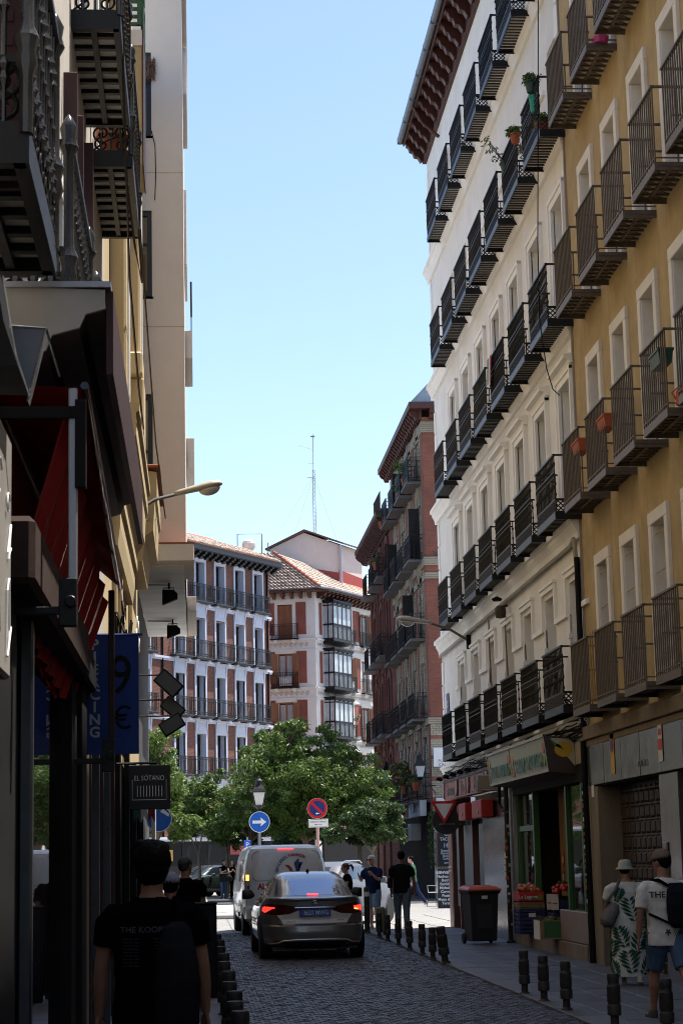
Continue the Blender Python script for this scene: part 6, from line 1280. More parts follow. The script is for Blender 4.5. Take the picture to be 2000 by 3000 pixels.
M_BTEE = cloth('black_cotton', (.0035, .0035, .0045)); M_DTEE = cloth('charcoal_cotton', (.011, .0105, .012)); M_WTEE = cloth('white_cotton', (.55, .53, .50)); M_NAVY = cloth('navy_cotton', (.012, .018, .05)); M_GRNT = cloth('green_cotton', (.055, .11, .07)); M_BRNT = cloth('brown_cotton', (.05, .032, .024)); M_DENIM = cloth('denim', (.07, .11, .18)); M_JEAN = cloth('grey_denim', (.10, .13, .145)); M_NAVP = cloth('navy_trousers', (.02, .028, .06)); M_LDEN = cloth('light_denim', (.18, .26, .36))
H_BLK = mat('black_hair', (.004, .0035, .0035), .6, .3, 60, .3, 150, spec=.05); H_WHT = mat('white_hair', (.5, .5, .5), .6, .2, 60, .5, 150); H_RED = mat('dark_red_hair', (.05, .012, .01), .5, .3, 60, .5, 150); H_GRY = mat('cropped_hair', (.03, .028, .027), .6, .3, 60, .4, 150)
# 1 nearest man, from behind
t, J, Mh, s = person('young man from behind in black printed t-shirt with bushy dark hair, nearest on the left', (-.235, 10.2, 0), .02, 1.735, SK1, M_BTEE, .62, M_BTEE, 1.0, ((.12, .1), (-.15, .2)), ((.0, .18, .18), (.06, .17, .25)), .02, H_BLK, 'bushy', fat=1.12, voxel=.008)
M_PRINT = mat('faded_print', (.10, .11, .13), .8)
on_back(t, J, s, text_mesh('THE KOOPLES', .042, M_PRINT, .0005, .0008, spacing=1.05), M_PRINT, 'lettering', 1.12, .032, -.015, 1.32)
for k in range(9):
    for sx_, w in ((-.085, .07), (.075, .06)): on_back(t, J, s, text_mesh(('NAMUR LILLE ROMA', 'PARIS OSLO BERN', 'LYON GENT KOLN')[k % 3], .0095, M_PRINT, .0005), M_PRINT, 'lettering', 1.12, .032, sx_-.015, 1.275-k*.0165)
bp_ = MB(); T = J['T']
bp_.loft([ell(T(z, .13, y), rx, ry, 14, flat=.2) for z, rx, ry, y in ((.80, .06, .04, -.16), (.86, .115, .075, -.185), (1.05, .12, .085, -.19), (1.22, .10, .07, -.18), (1.33, .07, .04, -.15), (1.36, .03, .02, -.13))])
o = bp_.build('backpack', cloth('black_nylon', (.012, .012, .014), .7), None); o.location = t.location; o.rotation_euler = t.rotation_euler; vox(o, .012, 2, .012); tag(o, 'dark backpack slung on the right shoulder of the nearest man', 'backpack')
st = MB().tube([T(1.34, .15, -.13), T(1.47, .12, -.07), T(1.46, .12, .05), T(1.35, .14, .11)], .02, 6).build('strap', M_BTEE, o)
# 2 cap walker, 3 bald man ahead
t, J, Mh, s = person('short walker in brown shirt and pale grey cap, directly ahead of the nearest man', (-.235, 17, 0), .0, 1.54, SK1, M_BRNT, .6, M_DTEE, 1.0, hair=H_BLK, fat=1.05, voxel=.011)
def cap(mesh_m, M, brim=1, name='cap', label=None, t=None, back=False):
    c = MB(); c.loft([ell((0, -.008, z), rx, ry, 18) for z, rx, ry in ((.03, .092, .112), (.06, .092, .112), (.10, .078, .095), (.13, .045, .055), (.137, .01, .01))], M=M)
    if brim: c.loft([[(x, y*1.0, z) for x, y, z in ((-.075, .085, .035), (-.06, .165, .02), (0, .185, .018), (.06, .165, .02), (.075, .085, .035), (.0, .1, .04))], [(x, y*1.0, z-.006) for x, y, z in ((-.075, .085, .035), (-.06, .165, .02), (0, .185, .018), (.06, .165, .02), (.075, .085, .035), (.0, .1, .04))]], M=M)
    c.ball((0, -.008, .14), .008, 6, 4, M=M); o = c.build(name, mesh_m, t, smooth='all'); return o
cap(cloth('lavender_cap', (.22, .22, .28)), Mh, t=t)
t, J, Mh, s = person('balding man in black t-shirt seen from behind, farther along the left pavement', (-.16, 25, 0), .1, 1.70, SK1, M_BTEE, .6, M_DTEE, 1.0, hair=H_GRY, look=.5, fat=1.08, voxel=.011)
# 4 woman with ponytail
t, J, Mh, s = person('woman in black top with dark red ponytail and glasses, beside the sedan', (3.32, 44.3, 0), -1.75, 1.53, SK2, M_BTEE, .4, M_BTEE, 1.0, arms=((.3, .1, .9), (.2, .1, .8)), hair=H_RED, hair_style='pony', head_pitch=.12, voxel=.011)
def glasses(t, Mh, m, full=True):
    g = MB()
    for sd in (-1, 1):
        g.tube([Mh @ Vector((sd*.035+.024*math.cos(a), .102, .008+.018*math.sin(a))) for a in [k*math.pi/5 for k in range(11)]], .003, 4).tube([Mh @ Vector((sd*.06, .1, .012)), Mh @ Vector((sd*.08, .0, .01))], .003, 4)
        if full: g.loft([[Mh @ Vector((sd*.035+.023*math.cos(a), y, .008+.017*math.sin(a))) for a in [k*math.pi/5 for k in range(10)]] for y in (.1, .104)])
    g.build('glasses', m, t)
glasses(t, Mh, BLKM, False)
# 5 white-haired man
t, J, Mh, s = person('white haired man in navy polo shirt and denim shorts with sunglasses', (4.0, 45.6, 0), math.radians(-145), 1.70, SK2, M_NAVY, .75, M_LDEN, .5, ((.06, .05), (-.04, .06)), ((.45, .15, 1.75), (.4, .15, 1.7)), .03, H_WHT, 'short', mat('grey_shoes', (.15, .15, .16), .8), 1.12, .2, voxel=.01)
glasses(t, Mh, BLKM)
# 6 man walking away in charcoal t-shirt
t, J, Mh, s = person('man walking away in charcoal t-shirt and grey jeans, beyond the low bollards', (4.42, 43.3, 0), .12, 1.78, SK3, M_DTEE, .7, M_JEAN, 1.0, ((.16, .1), (-.2, .2)), ((.1, .1, .3), (-.1, .22, .1)), .02, H_BLK, 'short', mat('brown_shoes', (.09, .06, .045), .8), 1.05, voxel=.01)
bg_ = MB().loft([ell(T_(1), .03, .06, 10) for T_ in []] or [ell((0, 0, z), rx, ry, 12, flat=.3) for z, rx, ry in ((0, .04, .08), (.03, .055, .11), (.2, .05, .1), (.24, .03, .07))]).build('shoulder_bag', BLKM, None, loc=(4.16, 43.25, .98)); tag(bg_, 'small black bag hanging at the hip of the charcoal t-shirt man', 'bag')
# 7 green t-shirt man
person('man in green t-shirt striding left past the cafe chairs', (7.45, 69, 0), math.radians(-80), 1.76, SK2, M_GRNT, .75, M_NAVP, 1.0, ((.5, .1), (-.38, .25)), ((-.1, .1, .2), (.25, .12, .35)), .04, H_BLK, 'short', mat('tan_shoes', (.25, .2, .15), .8), voxel=.013)
# 8, 9 two women across the square
person('young woman in black top and blue jeans leaning on her friend across the square', (1.12, 88, 0), math.radians(150), 1.70, SK2, M_BTEE, .2, M_DENIM, 1.0, ((.0, .05), (.1, .2)), ((.5, .1, 1.3), (.5, .1, 1.4)), .02, H_RED, 'long', look=-.3, voxel=.014)
person('young woman with long black hair beside her friend, left of the van mirror', (1.55, 88.2, 0), math.radians(200), 1.64, SK2, M_BTEE, .6, M_DTEE, 1.0, ((.0, .05), (.05, .1)), ((.6, .1, 1.5), (.3, .1, 1.0)), .02, H_BLK, 'long', look=.3, voxel=.014)
# 10 woman in palm print dress
DX = (5.33, 24.6)
t, J, Mh, s = person('woman in white dress with green palm leaf print and pale bucket hat', (DX[0], DX[1], 0), .1, 1.53, SK1, None, 0, None, 1.0, ((.08, .1), (-.12, .35)), ((.1, .25, .5), (.15, .1, .3)), .06, H_BLK, 'short', mat('white_trainers', (.3, .28, .25), .8), 1.18, .35, voxel=.01)
M_DRESS = cloth('dress_cotton', (.50, .50, .46)); M_PALM = mat('palm_print', (.006, .055, .034), .85); T = J['T']
DR = [(.14, .235, .175, -.03), (.3, .235, .175, -.02), (.55, .225, .17, 0), (.8, .215, .165, 0), (.95, .215, .16, 0), (1.06, .20, .15, 0), (1.2, .20, .145, 0), (1.32, .205, .135, 0), (1.40, .18, .105, 0), (1.46, .10, .08, 0)]
d = MB(); d.loft([ell(T(z, 0, y), rx, ry, 20) for z, rx, ry, y in DR])
for sd in (-1, 1): d.tube([J[('sh', sd)]+Vector((-sd*.09, 0, -.05)), J[('sh', sd)]+Vector((-sd*.02, 0, -.04)), J[('sh', sd)].lerp(J[('el', sd)], .2), J[('sh', sd)].lerp(J[('el', sd)], .75)], [.07, .075, .075, .074], 14)
vox(d.build('dress', M_DRESS, t), .012, 3, .016)
def dress_pt(x, z, lift=.016):
    for a, b in zip(DR, DR[1:]):
        if a[0] <= z <= b[0]: q = (z-a[0])/(b[0]-a[0]); rx, ry, yy = (a[i]+(b[i]-a[i])*q for i in (1, 2, 3)); break
    else: rx, ry, yy = DR[-1][1:] if z > 1 else DR[0][1:]
    ang = x/.2; return T(z, 0, yy)+Vector(((rx+lift)*math.sin(ang), -(ry+lift)*math.cos(ang), 0))
pm = MB(); r2 = random.Random(9)
for cx, czz, an, ln in ((-.12, 1.28, 1.2, .2), (.03, 1.08, 1.75, .34), (-.22, 1.0, 1.0, .22), (.2, 1.24, 2.0, .26), (.22, .95, 1.2, .3), (-.1, .70, 1.9, .3), (.1, .62, 1.2, .34), (-.24, .52, 1.3, .3), (.25, .55, 2.1, .3), (-.02, .36, 1.7, .32), (-.2, .25, 1.9, .24), (.18, .3, 1.0, .28), (.36, .8, 1.5, .3), (-.38, .75, 1.6, .3), (.36, .35, 1.7, .28), (-.36, .4, 1.4, .25)):
    ux, uz = math.cos(an), math.sin(an)
    for k in range(6):
        p = (cx+ux*ln*(k/6-.5), czz+uz*ln*(k/6-.5))
        for sg in (1, -1):
            a2 = an+sg*.85; l = ln*.52*math.sin(.5+k*.42); w = .02; q = (p[0]+math.cos(a2)*l, p[1]+math.sin(a2)*l); mdp = ((p[0]+q[0])/2, (p[1]+q[1])/2); nx, nz = -math.sin(a2)*w, math.cos(a2)*w
            pts = [p, (mdp[0]+nx, mdp[1]+nz), q, (mdp[0]-nx, mdp[1]-nz)]
            pm.add([dress_pt(a, min(1.4, max(.15, b_))) for a, b_ in pts], [(0, 1, 2, 3)])
pm.build('leaf_print', M_PALM, t, fixn=False)
ht = MB(); ht.loft([ell((0, -.008, z), rx, ry, 20) for z, rx, ry in ((.0, .135, .155), (.006, .137, .157), (.035, .1, .118), (.06, .096, .115), (.105, .088, .105), (.135, .06, .075), (.14, .01, .01))], M=Mh); ht.build('bucket_hat', cloth('pale_green_hat', (.38, .40, .34)), t, smooth='all')
bag = MB().loft([ell((0, 0, z), rx, ry, 12, flat=.25) for z, rx, ry in ((0, .05, .11), (.05, .085, .17), (.2, .08, .16), (.3, .05, .1))], M=tr(0, 0, 0) @ rot('Y', .5)).build('shoulder_bag', cloth('grey_canvas', (.13, .12, .12)), None, loc=(DX[0]-.30, DX[1]-.02, .74)); vox(bag, .012, 2, .02); tag(bag, 'slouchy grey canvas bag hanging beside the palm print dress', 'bag')
MB().tube([(.02, -.02, .28), (.12, -.1, .42), (.2, -.08, .56)], .02, 6).build('strap', cloth('grey_canvas', (.13, .12, .12)), bag)
# 11 man in white t-shirt
t, J, Mh, s = person('man in white printed t-shirt, denim shorts and taupe cap, nearest on the right', (4.59, 19.4, 0), -.12, 1.69, SK1, M_WTEE, .85, M_DENIM, .5, ((.42, .2), (-.42, .35)), ((-.15, .2, .3), (.2, .12, .5)), .06, H_BLK, 'short', mat('black_trainers', (.03, .03, .03), .7), 1.2, -.5, .15, voxel=.009, shirt_hem=.80)
cap(cloth('taupe_cap', (.16, .12, .10)), Mh, t=t)
M_PR2 = mat('dark_print', (.03, .03, .035), .8)
on_back(t, J, s, text_mesh('THE', .085, M_PR2, .0005, .002), M_PR2, 'lettering', 1.2, .03, -.13, 1.31); on_back(t, J, s, text_mesh('VANISH', .05, M_PR2, .0005, .001), M_PR2, 'lettering', 1.2, .03, .1, .93); on_back(t, J, s, text_mesh('MC', .08, M_PR2, .0005, .002), M_PR2, 'lettering', 1.2, .03, .16, 1.33)
sr = MB().add([(.04*math.cos(k*math.pi/5+.3)*(1 if k % 2 else .45), .04*math.sin(k*math.pi/5+.3)*(1 if k % 2 else .45), 0) for k in range(10)], [tuple(range(10))]).mesh('star_print', M_PR2, fixn=False); on_back(t, J, s, sr, M_PR2, 'star_print', 1.2, .03, -.05, .94)
T = J['T']; bp_ = MB(); bp_.loft([ell(T(z, .07, y), rx, ry, 14, flat=.25) for z, rx, ry, y in ((.98, .06, .03, -.165), (1.02, .12, .06, -.195), (1.2, .13, .075, -.205), (1.34, .115, .06, -.19), (1.43, .07, .03, -.15))])
o = bp_.build('backpack', cloth('black_canvas', (.012, .013, .018), .7), None); o.location = t.location; o.rotation_euler = t.rotation_euler; vox(o, .011, 2, .01); tag(o, 'small black backpack on the white t-shirt man', 'backpack')
MB().tube([T(1.40, -.02, -.16), T(1.46, -.1, -.1), T(1.45, -.13, .0)], .018, 6).tube([T(1.02, -.02, -.17), T(1.08, -.14, -.15), T(1.12, -.2, -.05)], .014, 6).build('straps', M_BTEE, o)
# ================================================================ street furniture, signs, shop goods
# ---- bollards
M_BOL = mat('bollard_iron', (.022, .02, .019), .6, .25, 12, .25, 70, dirt=.45, dcol=(.07, .035, .02))
def bollard_mesh(h=.5, r=.062):
    p = [(r*.95, 0), (r*1.0, .01), (r*.62, .03), (r*.6, h*.20), (r*.62, h*.22), (r*1.0, h*.24), (r*1.03, h*.40), (r*.98, h*.42), (r*.9, h*.435), (r*.9, h*.46), (r*.98, h*.48), (r*.98, h*.76), (r*.84, h*.79), (r*.82, h*.84), (r*.86, h*.86), (r*.88, h*.96), (r*.78, h*.995), (r*.3, h*1.0)]
    return MB().lathe([(a, b) for a, b in p], 18).mesh('bollard', M_BOL, smooth=.5)
bm_ = bollard_mesh()
BR = [(3.81, 23.43, 'low worn iron bollard, farthest of the near group on the right pavement'), (3.82, 22.18, 'low worn iron bollard, middle of the three upright ones near the palm dress woman'), (3.83, 20.87, 'low worn iron bollard, nearest of the three upright ones by the kerb'), (3.86, 18.6, 'low iron bollard in front of the white t-shirt man, cut off by the frame'), (4.12, 17.6, 'low iron bollard with a small sticker at the lower right edge'),
      (3.76, 30.54, 'leaning low bollard with tilted top, last of the row behind the sedan'), (3.72, 31.84, 'low bollard just beyond the leaning one'), (3.74, 33.5, 'low bollard second beyond the leaning one'), (3.73, 35.4, 'low bollard third beyond the leaning one'), (3.72, 37.3, 'low bollard left of the jeans of the man walking away'), (3.71, 39.3, 'low bollard right beside the sedan corner, behind the olive case'), (3.70, 41.0, 'low bollard farthest beside the sedan, next to the olive case')]
for i, (x, y, lab) in enumerate(BR):
    o = inst('bollard', bm_, None, (x, y, .02), (0, 0, i*.7)); tag(o, lab, 'bollard', 'low iron bollards along the right kerb'); o.scale = (1.04, 1.04, 1)
    if 'leaning' in lab and 'beyond' not in lab: o.rotation_euler = (.08, -.13, 0); o.scale = (1.35, 1.35, 1.12)
    if 'sticker' in lab: tag(o, lab); MB().box(-.045, .045, -.062, -.058, .27, .33).build('sticker', M_PAPER, o); text('WEIST', .03, M_LK, o, (0, -.064, .30), name='sticker_text')
LB = [29.5, 27.3, 25.3, 23.4, 21.5, 19.6, 17.9, 16.6, 15.4, 14.4]
for i, y in enumerate(LB):
    o = inst('bollard', bm_, None, (.27 + (.02 if i % 2 else 0), y, .02), (0, 0, i)); o.scale = (1.25, 1.25, 1.12)
    tag(o, 'low dark bollard on the left kerb, ' + ('farthest of the row beside the tall dark bin', 'second from the tall dark bin', 'third from the tall dark bin', 'fourth from the tall dark bin', 'fifth from the tall dark bin', 'fifth from the viewer', 'fourth from the viewer', 'third from the viewer', 'second from the viewer', 'nearest to the viewer')[i], 'bollard', 'bollards on the left kerb')
bx = thing('waste_post', 'tall dark flat topped metal post bin behind the nearest man on the left kerb', 'bin', (.08, 24.2, 0)); MB().box(-.14, .14, -.14, .14, 0, 1.12).box(-.15, .15, -.15, .15, 1.121, 1.15).build('bin_body', BLKM, bx, bevel=.02); MB().box(-.1, .1, -.145, -.141, .85, .98).build('slot', mat('slot_dark', (.004, .004, .004), .8), bx)
def tallpost(x, y, h, lab):
    t = thing('tall_bollard', lab, 'bollard', (x, y, 0), 0, 'tall black bollards with pale band'); MB().lathe([(.075, 0), (.08, .02), (.062, .05), (.062, h*.55), (.068, h*.56), (.068, h*.58), (.062, h*.59), (.062, h-.03), (.05, h), (.01, h+.005)], 14).build('post', M_BOL, t, smooth=.5); MB().lathe([(.0635, h*.80), (.0645, h*.80), (.0645, h*.90), (.0635, h*.90)], 14).build('band', M_PAPER, t)
tallpost(3.70, 43.9, 1.0, 'tall black bollard with white band, right of the sedan mirror'); tallpost(3.62, 47.5, 1.0, 'tall black bollard with white band, farther one partly behind the sedan mirror')
sc = thing('suitcase', 'olive green upright case standing between the bollards and the white haired man', 'suitcase', (3.86, 42.4, .02)); MB().box(-.09, .09, -.14, .14, .05, .58).build('shell', mat('olive_shell', (.12, .125, .06), .5, .3, 8), sc, bevel=.03)
for k in (-.05, 0, .05): MB().box(k-.008, k+.008, -.146, -.139, .08, .55).build('rib', mat('olive_rib', (.08, .085, .04), .5), sc)
for x in (-.06, .06): MB().lathe([(.0, -.02), (.025, -.02), (.025, .02), (0, .02)], 10, M=tr(x, -.1, .025) @ rot('Y', math.pi/2)).build('wheel', M_TYRE, sc)
# ---- wheelie bin
wbn = thing('wheelie_bin', 'large black wheelie bin with an orange red lid in front of the red tavern', 'bin', (5.22, 36.9, .02), math.radians(6))
M_BIN = mat('bin_plastic', (.012, .012, .013), .5, .2, 8)
MB().loft([[(-.25, -.3, .06), (.25, -.3, .06), (.25, .28, .06), (-.25, .28, .06)], [(-.29, -.37, .95), (.29, -.37, .95), (.29, .36, .95), (-.29, .36, .95)], [(-.33, -.40, .955), (.33, -.40, .955), (.33, .40, .955), (-.33, .40, .955)], [(-.33, -.40, 1.0), (.33, -.40, 1.0), (.33, .40, 1.0), (-.33, .40, 1.0)]]).build('body', M_BIN, wbn, bevel=.02)
MB().loft([[(-.345, -.43, .995), (.345, -.43, .995), (.345, .42, .995), (-.345, .42, .995)], [(-.345, -.43, 1.03), (.345, -.43, 1.03), (.345, .42, 1.05), (-.345, .42, 1.05)], [(-.27, -.3, 1.07), (.27, -.3, 1.07), (.27, .3, 1.10), (-.27, .3, 1.10)]]).build('lid', mat('orange_lid', (.42, .06, .012), .45, .1, 6), wbn, bevel=.02)
for x in (-.27, .27): wh = MB().lathe([(.0, -.03), (.1, -.03), (.1, .03), (0, .03)], 18, M=tr(x, .3, .1) @ rot('Y', math.pi/2)).build('wheel', M_TYRE, wbn, bevel=.01)
wbn.scale = (.94, .94, .97)
MB().tube([(-.28, .42, .95), (-.28, .48, 1.0), (.28, .48, 1.0), (.28, .42, .95)], .018, 6).build('handle', M_BIN, wbn); MB().box(-.06, .06, -.388, -.384, .85, .91).build('sticker', M_PAPER, wbn)
MB().box(-.16, .16, -.355, -.345, .3, .75).build('embossed_panel', mat('bin_panel', (.02, .02, .022), .5), wbn, bevel=.01)
# ---- street lamps on brackets
def cobra(label, base, neck, head, tip, roty=0):
    t = thing('street_lamp', label, 'street lamp', base); B = Vector(base); f = lambda p: Vector(p)-B; M_LB_ = mat('lamp_body', (.42, .39, .33), .5, .1, 4, dirt=.2)
    n, h, p = f(neck), f(head), f(tip); d = (p-n).normalized(); sd = d.cross(Vector((0, 0, 1))).normalized(); upv = sd.cross(d)
    mid = Vector((0, 0, 0)).lerp(n, .5)+Vector((0, 0, .06)); MB().tube([(0, 0, 0), mid, n, n+d*.12], [.03, .028, .026, .026], 8).build('arm', STEEL if base[0] < 0 else mat('bracket_brown', (.16, .12, .08), .6), t, smooth=.8); MB().box(-.05, .05, -.05, .05, -.18, .12).build('wall_plate', BLKM, t)
    ln = (p-n).length; rings = []
    for q, w, hh in ((0, .05, .045), (.12, .075, .06), (.45, .10, .075), (.75, .13, .09), (.93, .11, .075), (1.0, .04, .03)): rings.append([n+d*ln*q+sd*w*math.cos(a)+upv*(hh*math.sin(a) if math.sin(a) > 0 else .45*hh*math.sin(a)) for a in [2*math.pi*k/14 for k in range(14)]])
    MB().loft(rings).build('housing', M_LB_, t, smooth='all')
    c = n+d*ln*.72-upv*.03; gl_ = MB(); rg = []
    for k in range(6): a = math.pi/2*k/5; rg.append([c+d*.17*math.cos(a)*math.cos(b)+sd*.105*math.cos(a)*math.sin(b)-upv*.11*math.sin(a) for b in [2*math.pi*j/14 for j in range(14)]])
    gl_.loft(rg).build('glass_bowl', mat('lamp_bowl', (.45, .43, .40), .08, .15, 5, coat=1), t, smooth='all')
cobra('pale street lamp head on a grey arm, reaching out from the left facade', (-.92, 30, 6.98), (-.31, 30, 7.25), (0, 30, 7.33), (.43, 30, 7.42))
cobra('pale street lamp head on a curved brown arm, reaching out from the right facade', (5.86, 41.8, 6.2), (5.02, 41.5, 6.55), (4.6, 41.2, 6.55), (4.25, 41, 6.6))
# ---- lanterns
def lantern(parent, loc, sc=1, m=None):
    q = thing('lantern_head', None, None, loc, 0, parent=parent); q.scale = (sc, sc, sc)
    g = MB()
    for k in range(4):
        a0, a1 = math.pi/4+k*math.pi/2, math.pi/4+(k+1)*math.pi/2
        g.add([(.17*math.cos(a0), .17*math.sin(a0), 0), (.17*math.cos(a1), .17*math.sin(a1), 0), (.29*math.cos(a1), .29*math.sin(a1), .42), (.29*math.cos(a0), .29*math.sin(a0), .42)], [(0, 1, 2, 3)])
    g.build('glass', m or mat('milk_glass', (.62, .62, .60), .35, .05, 3), q)
    f = MB()
    for k in range(4): a = math.pi/4+k*math.pi/2; f.tube([(.17*math.cos(a), .17*math.sin(a), 0), (.295*math.cos(a), .295*math.sin(a), .43)], .016, 4)
    f.lathe([(.19, -.03), (.19, .0), (.12, -.06), (.04, -.12), (.03, -.12)], 8); f.loft([[(w*math.cos(math.pi/4+k*math.pi/2), w*math.sin(math.pi/4+k*math.pi/2), z) for k in range(4)] for w, z in ((.33, .42), (.34, .45), (.26, .55), (.13, .68), (.12, .70))]); f.lathe([(.10, .70), (.10, .80), (.13, .81), (.05, .88), (.03, .95), (.003, .97)], 10); f.build('cap', BLK, q); return q
lp = thing('lamp_post', 'black lantern post behind the round blue arrow sign', 'street lamp', (1.86, 60, 0)); MB().lathe([(.16, 0), (.16, .12), (.1, .18), (.09, .9), (.07, .95), (.06, 2.0), (.055, 3.1), (.03, 3.15)], 12).build('post', BLK, lp, smooth=.5); lantern(lp, (0, 0, 3.27), .92)
for lab, x, y, z, wx in (('black wall lantern hanging before the cream banded brick wall', 8.7, 77, 4.72, 9.3), ('black wall lantern farther left along the dark brick front', 9.0, 94, 5.3, 9.25)):
    w = thing('wall_lantern', lab, 'lantern', (x, y, z), 0, 'wall lanterns on the brick buildings'); lantern(w, (0, 0, 0), 1.0 if y < 80 else .95, mat('blue_grey_glass', (.40, .42, .46), .3, .05, 3)); MB().tube([(0, 0, -.1), (.1, 0, -.35), (wx-x, .0, -.35)], .03, 6).tube([(.1, 0, -.35), (.3, 0, -.15), (wx-x, 0, -.7)], .018, 5).build('bracket', BLK, w)  # lantern panes in one even blue-grey
# ---- traffic signs
M_SB = mat('sign_blue', (.012, .12, .52), .4, .04, 6); M_SR = mat('sign_red', (.55, .012, .016), .4, .04, 6); M_SW = mat('sign_white_sheet', (.85, .84, .83), .4, .04, 6); M_POLE = mat('galvanised_pole', (.26, .26, .26), .5, .15, 8, metal=.4)
def disc(mb, r0, r1, y, mi=0, n=36):
    if r0: mb.loft([[(r*math.cos(2*math.pi*k/n), y, r*math.sin(2*math.pi*k/n)) for k in range(n)] for r in (r0, r1)], mi, False)
    else: mb.add([(r1*math.cos(2*math.pi*k/n), y, r1*math.sin(2*math.pi*k/n)) for k in range(n)], [tuple(range(n))], mi)
    return mb
def plate(r): return MB().lathe([(.001, 0), (r, 0), (r, .012), (.001, .012)], 36, M=rot('X', math.pi/2) @ tr(0, 0, -.006))
def arrow(L_, w, hd, y, M=None): return [(-L_/2, y, -w/2), (L_/2-hd, y, -w/2), (L_/2-hd*1.15, y, -hd*.85), (L_/2, y, 0), (L_/2-hd*1.15, y, hd*.85), (L_/2-hd, y, w/2), (-L_/2, y, w/2)]
sgn = thing('direction_sign', 'round blue sign with white arrow pointing right, left of the big tree', 'traffic sign', (1.77, 57, 0)); MB().tube([(0, .04, 0), (0, .04, 3.02)], .03, 8).build('pole', M_POLE, sgn)
pl_ = plate(.3).build('plate', M_SW, sgn, loc=(0, 0, 2.72)); disc(MB(), 0, .283, -.009).build('face', M_SB, pl_, fixn=False); MB().add(arrow(.40, .085, .15, -.0125), [tuple(range(7))]).build('arrow', M_SW, pl_, fixn=False)
sgn = thing('no_parking_sign', 'round red and blue no parking sign on a pink pole above the van', 'traffic sign', (3.5, 58, 0)); MB().tube([(.0, .04, 0), (.0, .04, 3.4)], .045, 8).build('pole', mat('pink_pole', (.50, .30, .27), .6, .1, 5), sgn)
pl_ = plate(.30).build('plate', M_SW, sgn, loc=(0, 0, 3.1)); disc(MB(), .225, .295, -.009).build('ring', M_SR, pl_, fixn=False); disc(MB(), 0, .225, -.0085).build('face', mat('sign_dark_blue', (.012, .03, .17), .4), pl_, fixn=False)
MB().add([(-.187, -.013, .135), (-.135, -.013, .187), (.187, -.013, -.135), (.135, -.013, -.187)], [(0, 1, 2, 3)]).build('slash', M_SR, pl_, fixn=False); MB().add([(-x, y+.001, z-.15) for x, y, z in arrow(.11, .025, .045, -.016)], [tuple(range(7))]).build('arrow', M_SW, pl_, fixn=False)
pp = MB().box(-.29, .29, -.006, .006, -.12, .12).build('supplement_plate', M_SW, sgn, bevel=.02, loc=(.02, 0, 2.67)); text('DOMINGOS Y FESTIVOS', .042, M_LK, pp, (0, -.009, .035), name='plate_text', ext=.001, bold=.0008); text('DE 8 A 15 H', .042, M_LK, pp, (0, -.009, -.04), name='plate_text', ext=.001, bold=.0008)
bdr = rrect(-.275, .275, -.105, .105, .02, 2); MB().tube([(x, -.008, z) for x, z in bdr+bdr[:1]], .004, 4).build('plate_border', M_LK, pp)
sgn = thing('yield_sign', 'white triangular give way sign with red border beside the red tavern', 'traffic sign', (5.50, 44.1, .06)); tri = lambda a, zc: [(-a*.5, zc+a*.289), (a*.5, zc+a*.289), (0, zc-a*.577)]
MB().prism(tri(.60, 2.62), 'y', -.006, .006).build('plate', M_SR, sgn, bevel=.01); MB().add([(x, -.009, z) for x, z in tri(.40, 2.62)], [(0, 1, 2)]).build('face', M_SW, sgn, fixn=False); MB().tube([(-.1, .1, 2.28), (.4, .25, 2.28)], .02, 6).tube([(0, .03, 2.75), (0, .3, 2.75), (.2, .75, 2.75)], .02, 6).build('bracket', M_POLE, sgn)
bk = thing('round_sign', 'dark grey back of a round sign behind the give way triangle', 'traffic sign', (5.56, 44.3, 2.42)); plate(.31).build('plate', mat('sign_back_grey', (.035, .035, .037), .6), bk); MB().box(-.02, .3, .008, .03, -.02, .02).build('clamp', M_POLE, bk)
sgn = thing('ahead_sign', 'round blue sign half hidden by the hanging restaurant sign', 'traffic sign', (-.88, 45.5, 0)); pl_ = plate(.3).build('plate', M_SW, sgn, loc=(0, 0, 2.62)); disc(MB(), 0, .278, -.009).build('face', M_SB, pl_, fixn=False); MB().box(-.155, -.115, -.0135, -.0125, -.17, .12).add([(.03, -.013, .16), (.1, -.013, .22), (.24, -.013, .10), (.22, -.013, .04)], [(0, 1, 2, 3)]).build('arrow', M_SW, pl_); MB().box(-.46, -.40, -.03, .03, 0, 3.2).build('pole', mat('white_post', (.5, .5, .48), .6), sgn)
sgn = thing('parking_sign', 'small blue square parking sign on a pole behind the lantern post', 'traffic sign', (1.64, 66, 0)); MB().tube([(0, .03, 0), (0, .03, 2.4)], .035, 6).build('pole', M_POLE, sgn); pl_ = MB().box(-.11, .11, -.01, .01, 1.95, 2.3).build('plate', M_SB, sgn, bevel=.02); text('P', .22, M_SW, pl_, (0, -.013, 2.15), name='letter', ext=.001)
